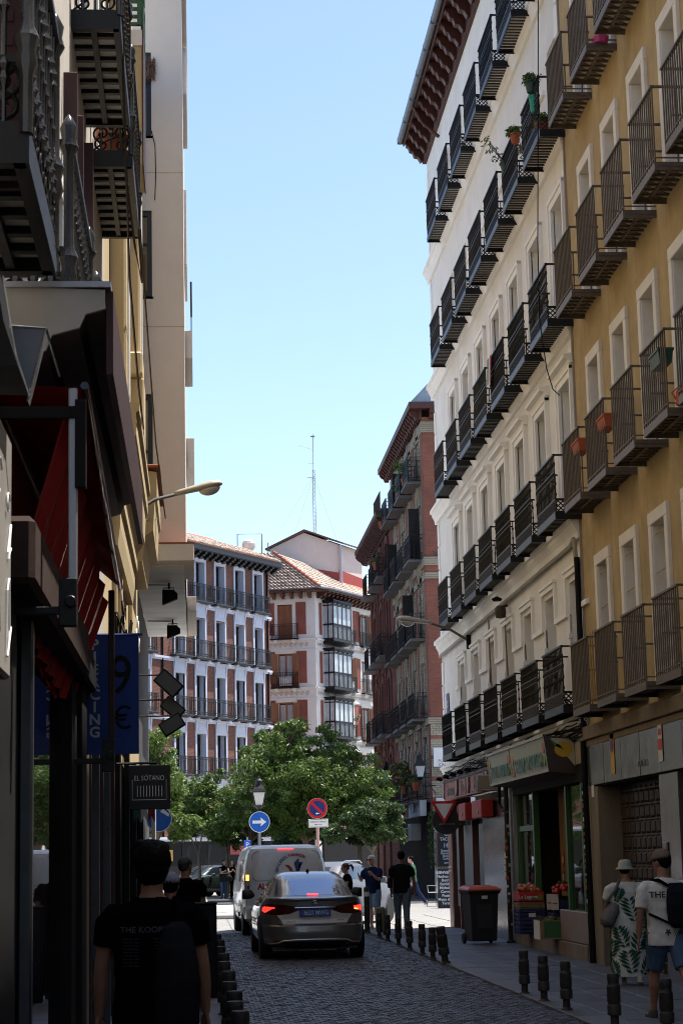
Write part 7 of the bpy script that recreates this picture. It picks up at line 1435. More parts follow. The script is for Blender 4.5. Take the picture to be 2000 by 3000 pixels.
# ---- hanging signs on the left
bn = thing('piercing_banner', 'dark blue hanging banner with white vertical lettering and a black price', 'banner', (-.78, 15.45, 2.47)); MB().box(-.33, .33, -.006, .006, 0, .93).tube([(-.34, 0, .935), (.36, 0, .935)], .012, 6, 0).build('cloth', mat('banner_blue', (.011, .037, .19), .7, .1, 5, .1, 30), bn)
M_BW = mat('banner_white', (.36, .38, .42), .7)
for i, c in enumerate('PIERCING'): text(c, .115, M_BW, bn, (-.012, -.008, .855-i*.098), name='letter', ext=.001, bold=.003)
text('9', .44, BLKM, bn, (.19, -.008, .60), name='numeral', ext=.001, sx=.85); text('€', .25, BLKM, bn, (.2, -.008, .27), name='currency_sign', ext=.001); text('0', .2, BLKM, bn, (-.24, -.008, .55), name='numeral', ext=.001)
es = thing('restaurant_sign', 'black square hanging sign with thin grey lettering on the left wall', 'sign', (-.58, 24.2, 2.27)); MB().box(-.25, .25, -.05, .05, 0, .535).build('box', mat('sign_black', (.006, .006, .007), .5), es, bevel=.008)
M_SG = mat('sign_grey_letters', (.6, .6, .61), .5); text('EL SÓTANO', .085, M_SG, es, (0, -.054, .375), name='lettering', ext=.001, sx=.8); fb = MB().tube([(-.205, -.052, .36), (-.205, -.052, .115), (.205, -.052, .115), (.205, -.052, .36)], .004, 4)
fb.build('border', M_SG, es)
for k in range(9): MB().box(-.148+k*.037, -.140+k*.037, -.0545, -.0505, .155, .285).build('stripe', M_SG, es)
MB().tube([(-.4, 0, .56), (.1, 0, .56)], .015, 5).tube([(-.1, 0, .53), (-.1, 0, .57)], .015, 5).build('hanger', BLK, es)
pf = thing('pennants', 'small green white and red pennant flags hanging under the black sign', 'flags', (-.66, 24.15, 2.14))
for i, c in enumerate(((.015, .05, .03), (.30, .30, .29), (.12, .012, .015))): MB().add([(-.045+(x+i*.13)*.68, 0, z) for x, z in ((-.1, .13), (.02, .13), (.02, -.03), (-.04, .05), (-.1, -.03))], [tuple(range(5))]).build('flag', mat('pennant_cloth', c, .8), pf, fixn=False)
def flood(label, loc, tilt, s=1):
    t = thing('floodlight', label, 'floodlight', loc, 0, 'floodlights on the left wall'); M = rot('Y', tilt); MB().box(-.16*s, .16*s, -.05, .05, -.10*s, .10*s, 0, M).build('housing', BLKM, t, bevel=.01); MB().box(-.14*s, .14*s, -.056, -.051, -.08*s, .08*s, 0, M).build('lens', mat('flood_lens', (.025, .026, .026), .3), t); MB().tube([(-.5, .02, .12), (.02, .02, .12), (.0, .0, 0)], .012, 5).build('arm', BLK, t)
flood('black floodlight, upper of the three on arms above the restaurant sign', (-.38, 27, 4.05), .75, 1.15); flood('dark grey floodlight, middle of the three on arms above the restaurant sign', (-.33, 27.5, 3.75), .7, 1.0); flood('black floodlight, lowest of the three on arms above the restaurant sign', (-.33, 26.5, 3.45), -.55, 1.0)
# ---- shop fronts on the right
fs = thing('greengrocer_sign', 'long pale green greengrocer sign with fruit pictures jutting over the open shop', 'sign', (5.9, 36.7, 0), A_R)
M_SGN = mat('sign_face', (.30, .36, .30), .45, .1, 3); M_SFR = mat('sign_frame_grey', (.36, .36, .35), .5, .1, 5); M_SGR = mat('sign_text_green', (.035, .12, .07), .5)
def sface(x0, x1): return MB().prism([(-.42, 2.94), (-.40, 2.94), (-.47, 3.46), (-.49, 3.46)], 'x', x0, x1)
sface(.03, 6.17).build('face', M_SGN, fs); MB().prism([(-.44, 2.90), (-.0, 2.86), (0, 2.9), (-.40, 2.94)], 'x', 0, 6.2).build('underside', mat('sign_under', (.06, .05, .045), .7), fs)
for z0, y0 in ((2.9, -.425), (3.44, -.5)): MB().box(0, 6.2, y0-.015, y0+.03, z0, z0+.045).build('frame', M_SFR, fs)
for x in (0, 2.6, 6.15): MB().prism([(-.435, 2.92), (-.40, 2.92), (-.47, 3.48), (-.51, 3.48)], 'x', x, x+.05).build('frame', M_SFR, fs)
def sign_text(s, x, z, size, m, sx=1):
    o = inst('lettering', text_mesh(s, size, m, .002, .014, 'CENTER', sx), fs, (x, -.42-.135*(z-2.94)-.006, z)); o.rotation_euler = (math.pi/2-.134, 0, 0)
sign_text('FRUTAS Y VERDURAS', 1.32, 3.2, .60, M_SGR, .36); sign_text('PLAZA LAVAPIES', 4.4, 3.2, .62, M_SGR, .60)
fr_c = [(.5, .12, .03), (.5, .28, .03), (.12, .25, .03), (.45, .05, .03)]
for i, (x, z) in enumerate(((.18, 3.1), (.22, 3.32), (2.35, 3.1), (2.45, 3.3), (2.8, 3.05), (2.85, 3.25), (5.9, 3.1), (6.0, 3.3))): MB().lathe([(.001, 0), (.11, 0), (.11, .004), (.001, .004)], 14, M=tr(x, -.42-.135*(z-2.94)-.004, z) @ rot('X', math.pi/2) @ Matrix.Diagonal((.9, 1, 1, 1))).build('fruit_print', mat('fruit_print', fr_c[i % 4], .5, .2, 12), fs)
ep = MB().add([(6.21, -.44, 2.9), (6.21, 0, 2.86), (6.21, 0, 3.42), (6.21, -.5, 3.46)], [(0, 1, 2, 3)]).build('end_panel', mat('end_brown', (.045, .03, .025), .6), fs, fixn=False); MB().add([(6.215, -.40, 3.42), (6.215, -.02, 3.40), (6.215, -.02, 2.98), (6.215, -.2, 3.2)], [(0, 1, 2, 3)]).build('print_white', mat('print_pale', (.4, .42, .36), .5), ep, fixn=False)
MB().add([(6.218, -.40, 3.40), (6.218, -.24, 3.30), (6.218, -.2, 3.24), (6.218, -.33, 3.3)], [(0, 1, 2, 3)]).build('leaf_print', mat('print_green', (.06, .22, .03), .5), ep, fixn=False); MB().add([(6.218, -.19+.15*math.cos(k*.5236), 3.24+.12*math.sin(k*.5236)) for k in range(12)], [tuple(range(12))]).build('lemon_print', mat('print_yellow', (.5, .33, .03), .5), ep, fixn=False)
# greengrocer front (parts of the corner building): green frames, glass, shutters, posters
M_GRF = mat('green_frame', (.03, .10, .028), .45, .15, 6); M_GRG = mat('green_panel', (.07, .17, .10), .4, .15, 5)
def wp(nm, m, x0, x1, y0, y1, z0, z1, bevel=.006, par=None): return MB().box(x0, x1, y0, y1, z0, z1).build(nm, m, par or wb, bevel=bevel)
for x in (10.08, 11.75, 14.9, 16.25): wp('shop_post', M_GRF, x, x+.12, .05, .16, .35, 2.85)
wp('shop_pane', glassmat('shop_glass', (.02, .03, .025), .02), 10.2, 11.75, .10, .11, .85, 2.75, 0); wp('shop_rail', M_GRF, 10.2, 11.75, .06, .15, 2.05, 2.15); wp('stall_panel', M_GRG, 10.2, 11.75, .08, .13, .32, .84); wp('shop_pane', glassmat('shop_glass', (.02, .03, .025), .02), 15.02, 16.25, .10, .11, .75, 2.75, 0)
wp('stall_riser', mat('pinkish_stone', (.22, .17, .155), .5, .2, 5), 14.5, 16.9, -.02, .5, 0.26, .74, .01); wp('threshold', M_PIER, 10.0, 16.78, -.05, .5, 0, .25, .012); wp('shutter_box', M_SHOPD, 10.0, 16.78, -.02, .3, 2.72, 2.999); wp('steel_post', mat('steel_post', (.30, .30, .31), .3, metal=.7), 10.02, 10.07, -.03, .05, 0, 2.8)
wp('shop_panel', mat('plywood', (.30, .19, .10), .6, .15, 3, stretch=(1, 1, .15)), 11.9, 12.5, .5, .6, .9, 2.8); wp('shelf_front', mat('shelf_white', (.42, .40, .34), .6), 12.5, 14.6, .7, .75, .45, .95)
sticker('poster', wb, (13.3, 1.6, 1.75), .7, .9, [mat('poster_blue', (.03, .035, .09), .4), (.1, .9, .72, .86, M_BW), (.08, .45, .1, .5, mat('poster_pink', (.25, .1, .1), .4)), (.5, .9, .2, .55, mat('poster_green', (.1, .16, .1), .4))]); text('AQUI', .16, mat('poster_letters', (.3, .32, .4), .5), wb, (13.42, 1.585, 1.84), name='lettering')
sg_ = sticker('extinguisher_sign', wb, (14.3, 1.4, 2.3), .3, .45, [M_REDS, (.25, .6, .35, .85, M_PAPER)]); text('EXTINTOR', .07, M_PAPER, sg_, (0, -.008, .07), name='lettering')
for i, z in enumerate((1.42, 1.12)): sticker('sticker', wb, (12.2, .49, z), .2, .22, [M_REDS if i == 0 else M_GREYP, (.25, .75, .25, .75, M_PAPER)])
# fruit on crates
def fruit_heap(name, label, loc, w, d, hgt, r, m, n, seed, group='fruit heaps in the shop'):
    rr = random.Random(seed); me = MB().ball((0, 0, 0), (r, r, r*.92), 10, 7).mesh('fruit', m, smooth='all'); t = thing(name, label, 'fruit', loc, 0, group)
    for i in range(n):
        x, y = rr.uniform(-w/2, w/2), rr.uniform(-d/2, d/2); z = hgt*(1-.5*(abs(x)/(w/2))**2)*rr.uniform(.3, 1)+ (y/d+.5)*hgt*.6; inst('fruit', me, t, (x, y, z+r), (rr.random(), rr.random(), 0))
M_ORG = mat('orange_peel', (.55, .17, .015), .45, .12, 30, .2, 200); M_APL = mat('apple_skin', (.35, .10, .04), .35, .5, 12); M_AVO = mat('avocado_skin', (.02, .03, .015), .6, .3, 30, .4, 150); M_TOM = mat('tomato_skin', (.42, .03, .02), .3, .15, 8)
sh2_ = thing('fruit_shelf', 'wooden fruit shelf holding the heap of oranges inside the shop', 'shelf', (6.75, 33.3, 0)); MB().box(-.3, .5, -1.0, 1.0, .95, 1.0).box(-.3, -.27, -1.0, 1.0, 1.0, 1.08).build('tray', mat('tray_wood', (.2, .12, .06), .7), sh2_); MB().box(.0, .4, -.9, .9, 0, .95).build('support', M_SHOPD, sh2_)
fruit_heap('oranges', 'heap of bright oranges on the shelf inside the greengrocer', (6.72, 33.3, 1.0), .45, 1.8, .22, .045, M_ORG, 90, 3)
def crate(name, label, loc, w, d, h, m, open_=True, rz=0, printt=None):
    t = thing(name, label, 'crate', loc, rz, 'crates stacked at the shop entrance'); b = MB().box(-w/2, w/2, -d/2, d/2, 0, .015)
    for s in (-1, 1):
        for i in range(3): b.box(-w/2, w/2, s*d/2-.01, s*d/2+.01, .03+i*h/3, .03+i*h/3+h/4.2); b.box(s*w/2-.01, s*w/2+.01, -d/2, d/2, .031+i*h/3, .03+i*h/3+h/4.2)
        for q in (-1, 1): b.box(s*w/2-.018, s*w/2+.018, q*d/2-.018, q*d/2+.018, 0, h)
    b.build('sides', m, t); return t
M_CB = mat('crate_blue', (.012, .02, .075), .5, .15, 8); M_CARD = mat('cardboard', (.24, .15, .08), .8, .15, 6); M_CRED = mat('crate_red', (.42, .025, .02), .5, .1, 6)
cx, cy = 5.82, 35.0
crate('blue_crate', 'blue plastic crate with slatted sides, bottom of the stack at the shop door', (cx, cy, .26), .42, .6, .2, M_CB); cr_ = crate('blue_crate', 'blue plastic crate with a white tag, middle of the stack at the shop door', (cx, cy, .47), .42, .6, .22, M_CB); MB().box(-.06, .06, -.315, -.311, .08, .15).build('tag', M_PAPER, cr_)
crate('fruit_tray', 'brown cardboard fruit tray under the red box at the shop door', (cx, cy, .70), .42, .6, .1, M_CARD)
rbx = thing('fruit_box', 'red fruit box with black and white lettering, full of apples', 'box', (cx, cy, .81)); MB().box(-.22, .22, -.31, .31, 0, .02).box(-.22, .22, -.31, -.295, .0, .18).box(-.22, .22, .295, .31, .0, .18).box(-.22, -.205, -.294, .294, 0, .18).box(.205, .22, -.294, .294, 0, .18).build('box', M_CRED, rbx)
text('La Laguna', .085, M_LK, rbx, (-.06, -.314, .09), name='lettering', bold=.006); text('La Laguna', .085, M_PAPER, rbx, (-.06, -.316, .09), name='lettering', bold=.001); o = MB().lathe([(.001, 0), (.05, 0), (.05, .003), (.001, .003)], 14, M=tr(.15, -.312, .08) @ rot('X', math.pi/2)).build('print', mat('print_leaf', (.08, .25, .03), .5), rbx)
fruit_heap('apples', 'heap of red and yellow apples in the red box', (cx, cy, .93), .34, .5, .09, .042, M_APL, 42, 5)
crate('blue_crate', 'dark blue crate under the tomatoes, behind the apple stack', (6.25, 33.9, .26), .45, .6, .62, M_CB); fruit_heap('tomatoes', 'heap of red tomatoes with price tags behind the apple box', (6.28, 33.9, .9), .4, .6, .12, .04, M_TOM, 36, 6); fruit_heap('avocados', 'few dark avocados next to the tomatoes', (6.35, 34.35, .98), .25, .3, .08, .05, M_AVO, 9, 7)
for i, (x, y) in enumerate(((5.98, 33.75), (6.0, 33.4))): pt = thing('price_tag', ('white paper price tag hanging below the tomatoes, left one', 'white paper price tag hanging below the tomatoes, right one')[i], 'price tag', (x, y, .7)); MB().box(-.06, .06, -.003, .003, 0, .26).build('paper', M_PAPER, pt); MB().box(-.04, .04, -.006, -.0035, .1, .12).build('ink', M_REDS, pt)
gb = thing('lettuce_box', 'open cardboard box with green print and leafy vegetables by the step', 'box', (5.75, 32.6, .26)); MB().box(-.2, .2, -.28, .28, 0, .3).build('box', M_CARD, gb); MB().box(-.14, .19, -.284, -.281, .03, .29).build('green_print', mat('print_dark_green', (.03, .10, .03), .6), gb); MB().box(-.215, -.205, -.28, .28, .0, .3).build('white_edge', M_PAPER, gb)
lf = MB(); rr = random.Random(4)
for k in range(60): leaves(lf, (rr.uniform(-.15, .15), rr.uniform(-.22, .22), .33), (.04, .04, .05), 3, .12, rr)
lf.build('vegetables', mat('olive_veg', (.10, .11, .05), .7, .3, 10), gb, fixn=False)
# ---- red tavern sign, awning boxes, lamps
ts = thing('tavern_sign', 'carved red tavern fascia board with dark lettering and shield panels', 'sign', (5.9, 45.9, 0), A_R); MB().box(.0, 7.4, -.16, -.02, 2.9, 3.32).build('board', mat('tavern_red', (.22, .02, .018), .5, .15, 4), ts, bevel=.01); MB().box(-.02, 7.42, -.19, -.02, 3.3, 3.36).build('cornice', M_MAROON, ts)
for i, (w, x) in enumerate((('Taberna', 1.2), ('Tio', 3.3), ('Kaito', 5.6))): MB().box(x-.95 if i != 1 else x-.5, x+.95 if i != 1 else x+.5, -.175, -.161, 2.95, 3.27).build('panel', mat('panel_red', (.27, .03, .028), .5), ts, bevel=.006); text(w, .38, mat('sign_ink', (.02, .012, .012), .5), ts, (x, -.178, 3.1), bold=.004, sx=1.2)
for x in (.15, 2.45, 4.3, 7.0): MB().prism([(x-.12, 3.28), (x+.12, 3.28), (x+.12, 3.08), (x, 2.94), (x-.12, 3.08)], 'y', -.2, -.16).build('shield', mat('shield_paint', (.2, .17, .15), .5, .3, 12), ts)
for i, x in enumerate((.4, 1.6, 2.8, 4.0, 5.2)):
    l = thing('sign_lamp', 'small black spotlight above the red tavern board, ' + ('at its far corner end', 'second from the far corner', 'middle of the five', 'second from the framed floodlight', 'next to the framed floodlight')[i], 'spotlight', (5.9-.02, 45.9-x, 3.4), 0, 'spotlights over the tavern board'); MB().tube([(0, 0, 0), (-.3, 0, .03)], .01, 4).prism([(-.34, .04), (-.22, .0), (-.25, -.06), (-.38, -.03)], 'y', -.09, .09).build('lamp', BLKM, l)
for i, (y0, y1, lab) in enumerate(((41.5, 42.6, 'red square awning box under the tavern board, farther left one'), (39.1, 40.5, 'red square awning box under the tavern board, nearer one with a round knob'))): ab_ = thing('awning_box', lab, 'awning', (5.9, y1, 2.38), A_R); MB().box(0, y1-y0, -.28, -.03, 0, .36).build('box', mat('red_canvas_box', (.36, .018, .016), .6, .08, 4), ab_, bevel=.02); MB().lathe([(0, -.02), (.04, -.02), (.04, .0), (0, 0)], 10, M=tr(y1-y0-.4, -.28, .12) @ rot('X', -math.pi/2)).build('knob', mat('brass', (.3, .22, .08), .4, metal=.8), ab_)
fl = thing('floodlight', 'framed floodlight with pale lens on an arm at the end of the tavern board', 'floodlight', (5.55, 37.6, 3.0), -.5); MB().box(-.22, .22, -.03, .03, -.16, .16, 0, rot('X', -.3)).build('housing', mat('flood_grey', (.2, .19, .17), .5), fl, bevel=.008); MB().box(-.19, .19, -.036, -.031, -.13, .13, 0, rot('X', -.3)).build('lens', mat('flood_glass', (.07, .075, .06), .2), fl); MB().tube([(.25, .2, .1), (.1, .05, 0)], .015, 5).build('arm', BLK, fl)
cb_ = thing('junction_pipe', 'thick dark bent cable pipe beside the floodlight of the tavern', 'pipe', (5.84, 38.0, 2.6)); MB().tube([(0, 0, .8), (-.02, 0, .0), (.0, -.25, -.12), (.0, -.7, -.1), (0, -.72, .1)], .035, 6).build('pipe', BLKM, cb_)
pole = thing('rusty_pole', 'dark rusty pole full of stickers and paint scraps before the fruit shop', 'pole', (5.80, 37.05, .02)); MB().lathe([(.08, 0), (.08, .03), (.045, .06), (.045, 1.9), (.05, 2.0), (.045, 2.1), (.045, 3.0), (.04, 3.02)], 10).build('pole_tube', mat('rusty_iron', (.035, .02, .015), .7, .5, 9, .3, 60), pole)
rr = random.Random(6)
for k in range(16): z = .3+k*.14+rr.uniform(-.03, .03); a = rr.uniform(3.6, 5.6); MB().box(-.025, .025, -.048, -.045, z, z+rr.uniform(.02, .07), 0, rot('Z', a-4.71)).build('sticker', (M_PAPER, M_PAPER, M_REDS, mat('scrap_green', (.15, .2, .05), .6))[k % 4], pole)
for k in range(18): z = .9+k*.1; MB().box(17.43, 17.48, -.15, -.145, z, z+rr.uniform(.03, .08)).build('sticker', (M_PAPER, M_GREYP, M_REDS, mat('scrap_green', (.2, .25, .04), .6))[k % 4], wb)
ic = MB().box(4.62, 4.84, -.075, -.05, 1.0, 1.75).build('intercom', mat('intercom_steel', (.2, .2, .2), .35, metal=.6), ob, bevel=.008)
for k in range(7): MB().box(4.68, 4.78, -.082, -.0751, 1.1+k*.085, 1.14+k*.085).build('button', BLKM, ic)
cam_ = thing('wall_speaker', 'round dark brown alarm bell with cap on the string course of the cream building', 'alarm', (5.72, 36.4, 6.15)); MB().lathe([(.02, -.16), (.11, -.14), (.14, -.02), (.13, .08), (.08, .14), (.02, .15)], 14).tube([(0, 0, .1), (.18, 0, .15)], .03, 5).build('drum', mat('drum_brown', (.05, .035, .025), .6), cam_, smooth=.6); MB().lathe([(.02, .15), (.1, .15), (.13, .2), (.02, .26)], 12, M=tr(-.08, -.05, .1)).build('hood', BLKM, cam_)
sticker('street_plate', wb, (.95, -.02, 4.9), .42, .5, [mat('plate_purple', (.06, .05, .22), .4), (.15, .85, .55, .65, M_BW), (.2, .8, .35, .45, M_BW)])
hc = MB().tube([(5.38, 28.21, 15.01), (5.38, 28.69, 12.91), (5.38, 29.14, 11.11), (5.38, 29.25, 9.82), (5.38, 28.84, 8.95), (5.38, 28.4, 8.52), (5.38, 27.91, 8.31)], .009, 5).build('loose_cable', BLKM, None); tag(hc, 'thin cable hanging down in front of the cream building balconies', 'cable')
cam_.scale = (.8, .8, .8)
# flag, cloth and plants on the balconies of the cream and ochre buildings
fg = MB(); 
for i, m_ in enumerate((0, 1, 2)): fg.add([(5.44, 34.62+i*.16, 10.70), (5.44, 34.62+(i+1)*.16, 10.70), (5.42, 34.64+(i+1)*.15, 10.12+.1*abs(i-1)), (5.42, 34.64+i*.15, 10.10+.1*abs(i-1))], [(0, 1, 2, 3)], m_)
tag(fg.build('flag', [mat('flag_red', (.4, .02, .03), .8), mat('flag_white', (.55, .55, .55), .8), mat('flag_green', (.01, .16, .08), .8)], None, fixn=False), 'small red white and green flag tied to a black balcony rail', 'flag')
def pot(name, label, loc, r, h, m, plant=0, seed=0, pm_=None):
    t = thing(name, label, 'plant pot', loc, 0, 'plant pots on the right balconies'); MB().lathe([(r*.65, 0), (r*.95, h*.85), (r*1.08, h*.85), (r*1.08, h), (r*.9, h), (r*.85, h*.8), (.01, h*.8)], 14).build('pot', m, t, smooth=.6)
    if plant:
        l = MB(); rr = random.Random(seed); k = MB()
        for _ in range(14): a = rr.uniform(0, 6.28); q = plant*rr.uniform(.5, 1); e = Vector((math.cos(a)*q*.6, math.sin(a)*q*.6, h+q*rr.uniform(.4, .9))); k.tube([(0, 0, h*.8), e*.5+Vector((0, 0, h*.4)), e], .006, 3); leaves(l, e, (.09, .09, .1), 16, .08, rr)
        l.build('foliage', pm_ or M_LEAF, t, fixn=False); k.build('stems', M_BARK, t)
M_PG = mat('green_pot', (.015, .06, .04), .5); M_PT2 = mat('terracotta_pot', (.34, .08, .03), .7)
pot('flower_pot', 'dark green pot on the top black balcony rail by the ochre building', (5.46, 29.6, 13.72), .11, .19, M_PG, .12, 1); pot('watering_can', 'turquoise funnel planter below the green pot', (5.5, 29.65, 13.4), .08, .28, mat('turquoise', (.02, .28, .2), .5)); pot('flower_pot', 'orange pot on the floor of the top black balcony', (5.6, 29.5, 12.93), .12, .22, M_PT2, .2, 2); pot('flower_pot', 'terracotta pot hung on the black balcony one bay farther', (5.46, 31.3, 13.5), .09, .17, M_PT2, .15, 3)
pot('shrub_pot', 'feathery grey green shrub leaning out over a black balcony', (5.55, 32.8, 13.5), .12, .2, M_PG, .55, 4, M_OLIVE)
for x, y, z, m, lab in ((5.47, 25.2, 7.25, M_PT2, 'red brown trough on the ochre building second floor, middle balcony'), (5.47, 27.0, 7.3, M_PT2, 'red brown trough on the second floor balcony nearest the cream building'), (5.46, 22.0, 7.3, M_PG, 'dark green trough hooked on the nearest ochre balcony rail')):
    t = thing('planter_trough', lab, 'planter', (x+.08, y+.1, z)); MB().loft([[(-.07, -.02, 0), (.07, -.02, 0), (.07, .42, 0), (-.07, .42, 0)], [(-.09, -.04, .15), (.09, -.04, .15), (.09, .44, .15), (-.09, .44, .15)], [(-.10, -.05, .15), (.10, -.05, .15), (.10, .45, .15), (-.10, .45, .15)], [(-.10, -.05, .18), (.10, -.05, .18), (.10, .45, .18), (-.10, .45, .18)]]).build('trough', m, t)
bd = thing('bamboo_roll', 'upright bundle of dry bamboo canes behind the first ochre balcony bars', 'bamboo', (5.62, 27.3, 3.72))
for k in range(7): MB().tube([(-.06+k*.03, 0, 0), (-.06+k*.03+.01*(k % 3-1), .02*(k % 2), .98+.03*(k % 3))], .013, 6).build('cane', mat('bamboo', (.42, .26, .1), .6, .2, 12), bd)
pc = MB().loft([ell((0, 0, z), rx, ry, 10, flat=.2) for z, rx, ry in ((0, .1, .14), (.08, .12, .16), (.16, .05, .06))]).build('pink_bag', mat('pink_plastic', (.42, .05, .2), .5), None, loc=(5.68, 25.4, 12.72)); tag(pc, 'pink plastic bag on the floor of a high ochre balcony', 'bag')
wc = thing('watering_can', 'orange red watering can on an ochre balcony floor', 'watering can', (5.65, 21.8, 6.72)); MB().lathe([(.08, 0), (.09, .02), (.085, .16), (.05, .2)], 12).tube([(.07, 0, .1), (.2, 0, .22)], .015, 6).build('can', mat('can_orange', (.5, .08, .02), .4), wc); MB().tube([(-.07+.09*0, 0, .05), (-.13, 0, .15), (-.02, 0, .24), (.05, 0, .18)], .012, 6).build('handle', mat('can_orange', (.5, .08, .02), .4), wc)
# plants on the far brick balconies, olive tree on the corner house
def bush(label, loc, r, n, m, seed, leaf=.14):
    t = thing('balcony_plant', label, 'plant', loc, 0, 'plants on far balconies'); l = MB(); rr = random.Random(seed)
    for _ in range(max(4, n//25)): leaves(l, (rr.uniform(-r, r)*.7, rr.uniform(-r, r)*.7, rr.uniform(0, r*1.5)), (r*.35, r*.35, r*.35), 25, leaf, rr)
    l.build('foliage', m, t, fixn=False); MB().lathe([(.1, -.35), (.16, -.05), (.17, 0), (.01, -.02)], 8).build('pot', M_PT2, t)
bush('green trailing plants on the top balcony of the banded brick building', (8.85, 81.0, 17.4), .55, 200, M_LEAF, 3); bush('grassy plants one balcony farther on the banded brick building', (8.85, 83.3, 17.2), .4, 120, M_LEAFY, 4); bush('ivy on the lower brick balcony at the step of the roofs', (8.75, 90.5, 17.2), .4, 100, M_LEAFD, 5); bush('potted flowers on the upper balcony of the dark brick building', (8.7, 93.5, 15.7), .4, 110, M_LEAF, 6); bush('yellowing palm fronds on the first floor balcony of the brick building', (8.7, 83, 4.6), .6, 160, mat('palm_fronds', (.10, .10, .02), .6, .4, 5), 7, .35); bush('leafy pot beside the cream brick wall lantern', (8.75, 79.2, 4.6), .4, 110, M_LEAF, 8)
ol = MR @ Vector((4.7, -.25, 9.9)); bush('silvery olive bush on a balcony of the corner house', (7.83+ol.x, 128+ol.y, 10.3), .6, 260, M_OLIVE, 9, .16)
# ---- cafe terrace and boards by the banded brick building
tc = thing('menu_board', 'black chalk menu board with white lettering on the plaster wall', 'menu board', (9.75, 77.9, 1.25)); MB().box(-.55, .55, -.05, .0, 0, 1.75).build('board', mat('chalk_black', (.012, .013, .015), .7), tc); MB().box(-.6, .6, -.065, -.0505, -.04, .0).box(-.6, -.551, -.065, -.0505, .0, 1.75).box(.551, .6, -.065, -.0505, 0, 1.75).box(-.6, .6, -.065, -.0505, 1.75, 1.8).build('frame', mat('orange_frame', (.16, .07, .03), .6), tc)
M_CH = mat('chalk', (.42, .45, .5), .9)
for s_, z, sz in (('TERE', 1.62, .1), ('TACOS', 1.42, .24), ('1€', 1.08, .34), ('Quesadillas', .82, .16), ('Guacamole', .68, .16), ('Bowles', .54, .16), ('Cositas', .40, .16), ('@tufoo', .18, .1)): text(s_, sz, M_CH, tc, (0, -.056, z), name='chalk_text', ext=.002, bold=.004)
tc.scale = (.62, 1, .74)
gv = thing('garland', 'leafy garland around the chalk menu board', 'garland', (9.9, 77.75, 1.4)); l = MB(); rr = random.Random(2)
for k in range(60):
    u = k/60*4.2; p = (-.75, 0, u) if u < 1.9 else (-.75+(u-1.9)*.7, 0, 1.95); leaves(l, p, (.12, .08, .12), 7, .14, rr)
l.build('foliage', M_LEAFD, gv, fixn=False)
ch_ = thing('cafe_chair', 'metal cafe chair with grey seat beside the leaning chalk board', 'chair', (7.95, 66.3, 0), .6); MB().box(-.22, .22, -.22, .22, .44, .47).build('seat', mat('woven_grey', (.4, .39, .38), .6), ch_, bevel=.015); MB().loft([[(-.22, -.22, .5), (.22, -.22, .5), (.22, -.205, .5), (-.22, -.205, .5)], [(-.2, -.30, .85), (.2, -.30, .85), (.2, -.285, .85), (-.2, -.285, .85)]]).build('backrest', mat('woven_grey', (.4, .39, .38), .6), ch_)
for x in (-.21, .21):
    for y in (-.2, .2): MB().tube([(x, y, .45), (x*1.15, y*1.2, 0)], .014, 5).build('leg', BLKM, ch_)
    MB().tube([(x, -.3, .85), (x*1.1, -.22, .68), (x*1.1, .22, .68), (x, .2, .45)], .014, 5).build('arm', STEEL, ch_)
ab_ = thing('pavement_board', 'leaning black pavement board covered in white handwriting beside the red pillar', 'menu board', (7.98, 63.5, 0), -.25); MB().prism([(-.25, 0), (-.22, 0), (.0, 1.25), (-.03, 1.25)], 'x', -.32, .32).build('front_panel', mat('chalk_black', (.012, .013, .015), .7), ab_); MB().prism([(.25, 0), (.22, 0), (.0, 1.24), (.03, 1.24)], 'x', -.32, .32).build('back_panel', BLKM, ab_)
for k, s_ in enumerate(('BIENVENIDOS', 'Nachos Tacos', 'Burritos', 'Enchiladas', 'Micheladas', 'Cervezas', 'Postres', 'Menu del dia', 'Terraza')): o = text(s_, .12, M_CH, ab_, (0, -.03-.22*(1.12-k*.12)*-1-.22-.012+.0, 1.12-k*.12), name='chalk_text', ext=.002, bold=.003); o.location.y = -.03-.2*(1-(1.12-k*.12)/1.25)*1.12-.012; o.rotation_euler = (math.pi/2-.18, 0, 0)
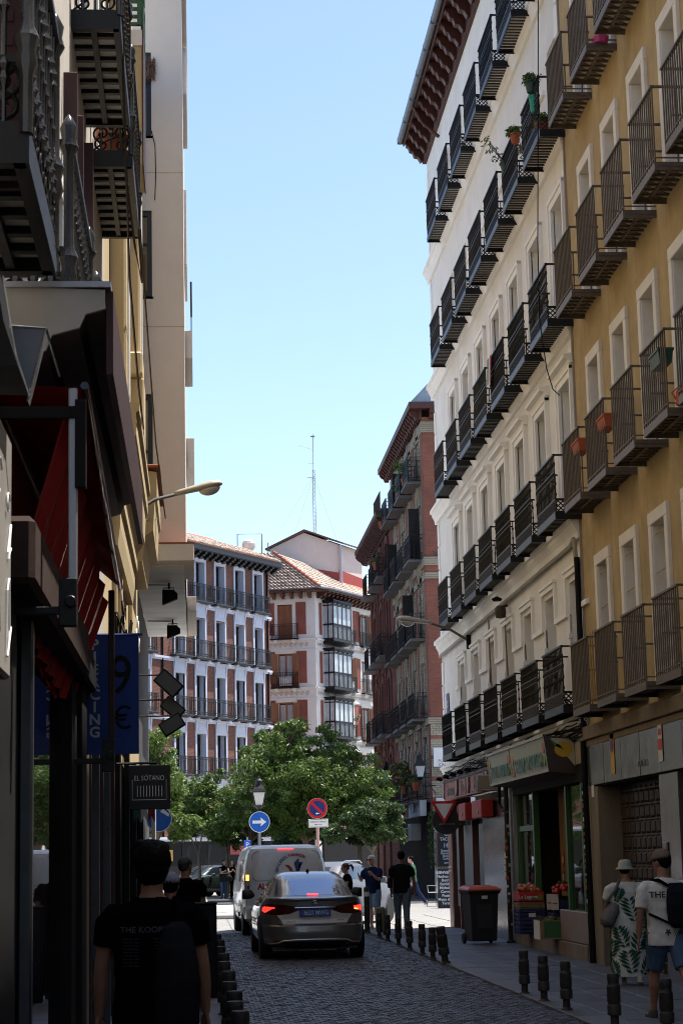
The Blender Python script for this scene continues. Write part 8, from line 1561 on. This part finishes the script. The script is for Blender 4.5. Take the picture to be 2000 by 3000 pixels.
az = thing('azulejo_sign', 'white square wall sign with an orange figure and dark letters on the cream bricks', 'sign', (9.78, 77.93, 5.15)); MB().box(-.42, .42, -.04, .0, 0, .75).build('panel', M_SW, az); MB().add([(.1+.18*math.cos(k*.8)*(1 if k % 2 else .5), -.045, .5+.16*math.sin(k*.8)) for k in range(8)], [tuple(range(8))]).build('figure', mat('figure_orange', (.4, .2, .12), .6), az, fixn=False); text('PLAZA', .16, M_LK, az, (0, -.045, .22), name='lettering', ext=.001); text('CAZO', .16, M_LK, az, (0, -.045, .07), name='lettering', ext=.001)
zp = thing('shoe_shop_sign', 'pale shop sign with tall grey letters over the awnings of the brick building', 'sign', (9.2, 83, 3.25), A_R); MB().box(0, 4.4, -.35, -.1, 0, .62).build('box', mat('sign_pale', (.45, .48, .52), .5), zp); text('II  ZAPA  II', .5, mat('sign_dark', (.05, .05, .06), .5), zp, (2.2, -.36, .31), name='lettering', ext=.002)
wsn = thing('blank_sign', 'plain white signboard behind the give way sign', 'sign', (10.3, 77.9, 3.3)); MB().box(-.9, .9, -.12, .0, 0, .62).build('panel', mat('plain_white', (.55, .58, .62), .5), wsn, bevel=.02)
ac = thing('air_conditioner', 'white air conditioner box on the shaded shopfront beyond the tree', 'air conditioner', (9.05, 82.5, 2.3)); MB().box(-.25, .2, -.5, .5, 0, .7).build('case', mat('ac_cream', (.42, .41, .39), .5), ac, bevel=.02); MB().lathe([(.05, 0), (.26, 0), (.26, .02), (.05, .02)], 18, M=tr(-.26, 0, .35) @ rot('Y', math.pi/2)).build('fan_grille', mat('ac_grey', (.2, .2, .2), .5), ac)
for i, (x, y, z) in enumerate(((9.75, 78.2, 13.62), (10.1, 78.2, 7.12))): pg = thing('pigeon', ('grey pigeon on the upper brick ledge', 'grey pigeon on the lower cream brick ledge')[i], 'pigeon', (x, y-.25, z), 1.2); MB().loft([ell((0, y_, z_), w, h_, 10, rot('X', math.pi/2)) for y_, z_, w, h_ in ((-.16, .05, .01, .01), (-.08, .07, .045, .035), (0, .09, .06, .06), (.08, .12, .05, .055), (.11, .17, .03, .03), (.14, .2, .03, .028), (.17, .2, .012, .01), (.19, .195, .004, .004))]).build('body', mat('pigeon_grey', (.10, .10, .12), .7, .3, 20), pg, smooth='all')
# dark door behind the left of the square: far shop awning and kiosk hints
kw = thing('wall_pipe', 'pale vertical pipe and post on the left corner before the square', 'pipe', (-.98, 44.8, 0)); MB().tube([(0, 0, 0), (0, 0, 3.4)], .05, 8).build('pipe', mat('pale_pipe', (.5, .49, .47), .6), kw)
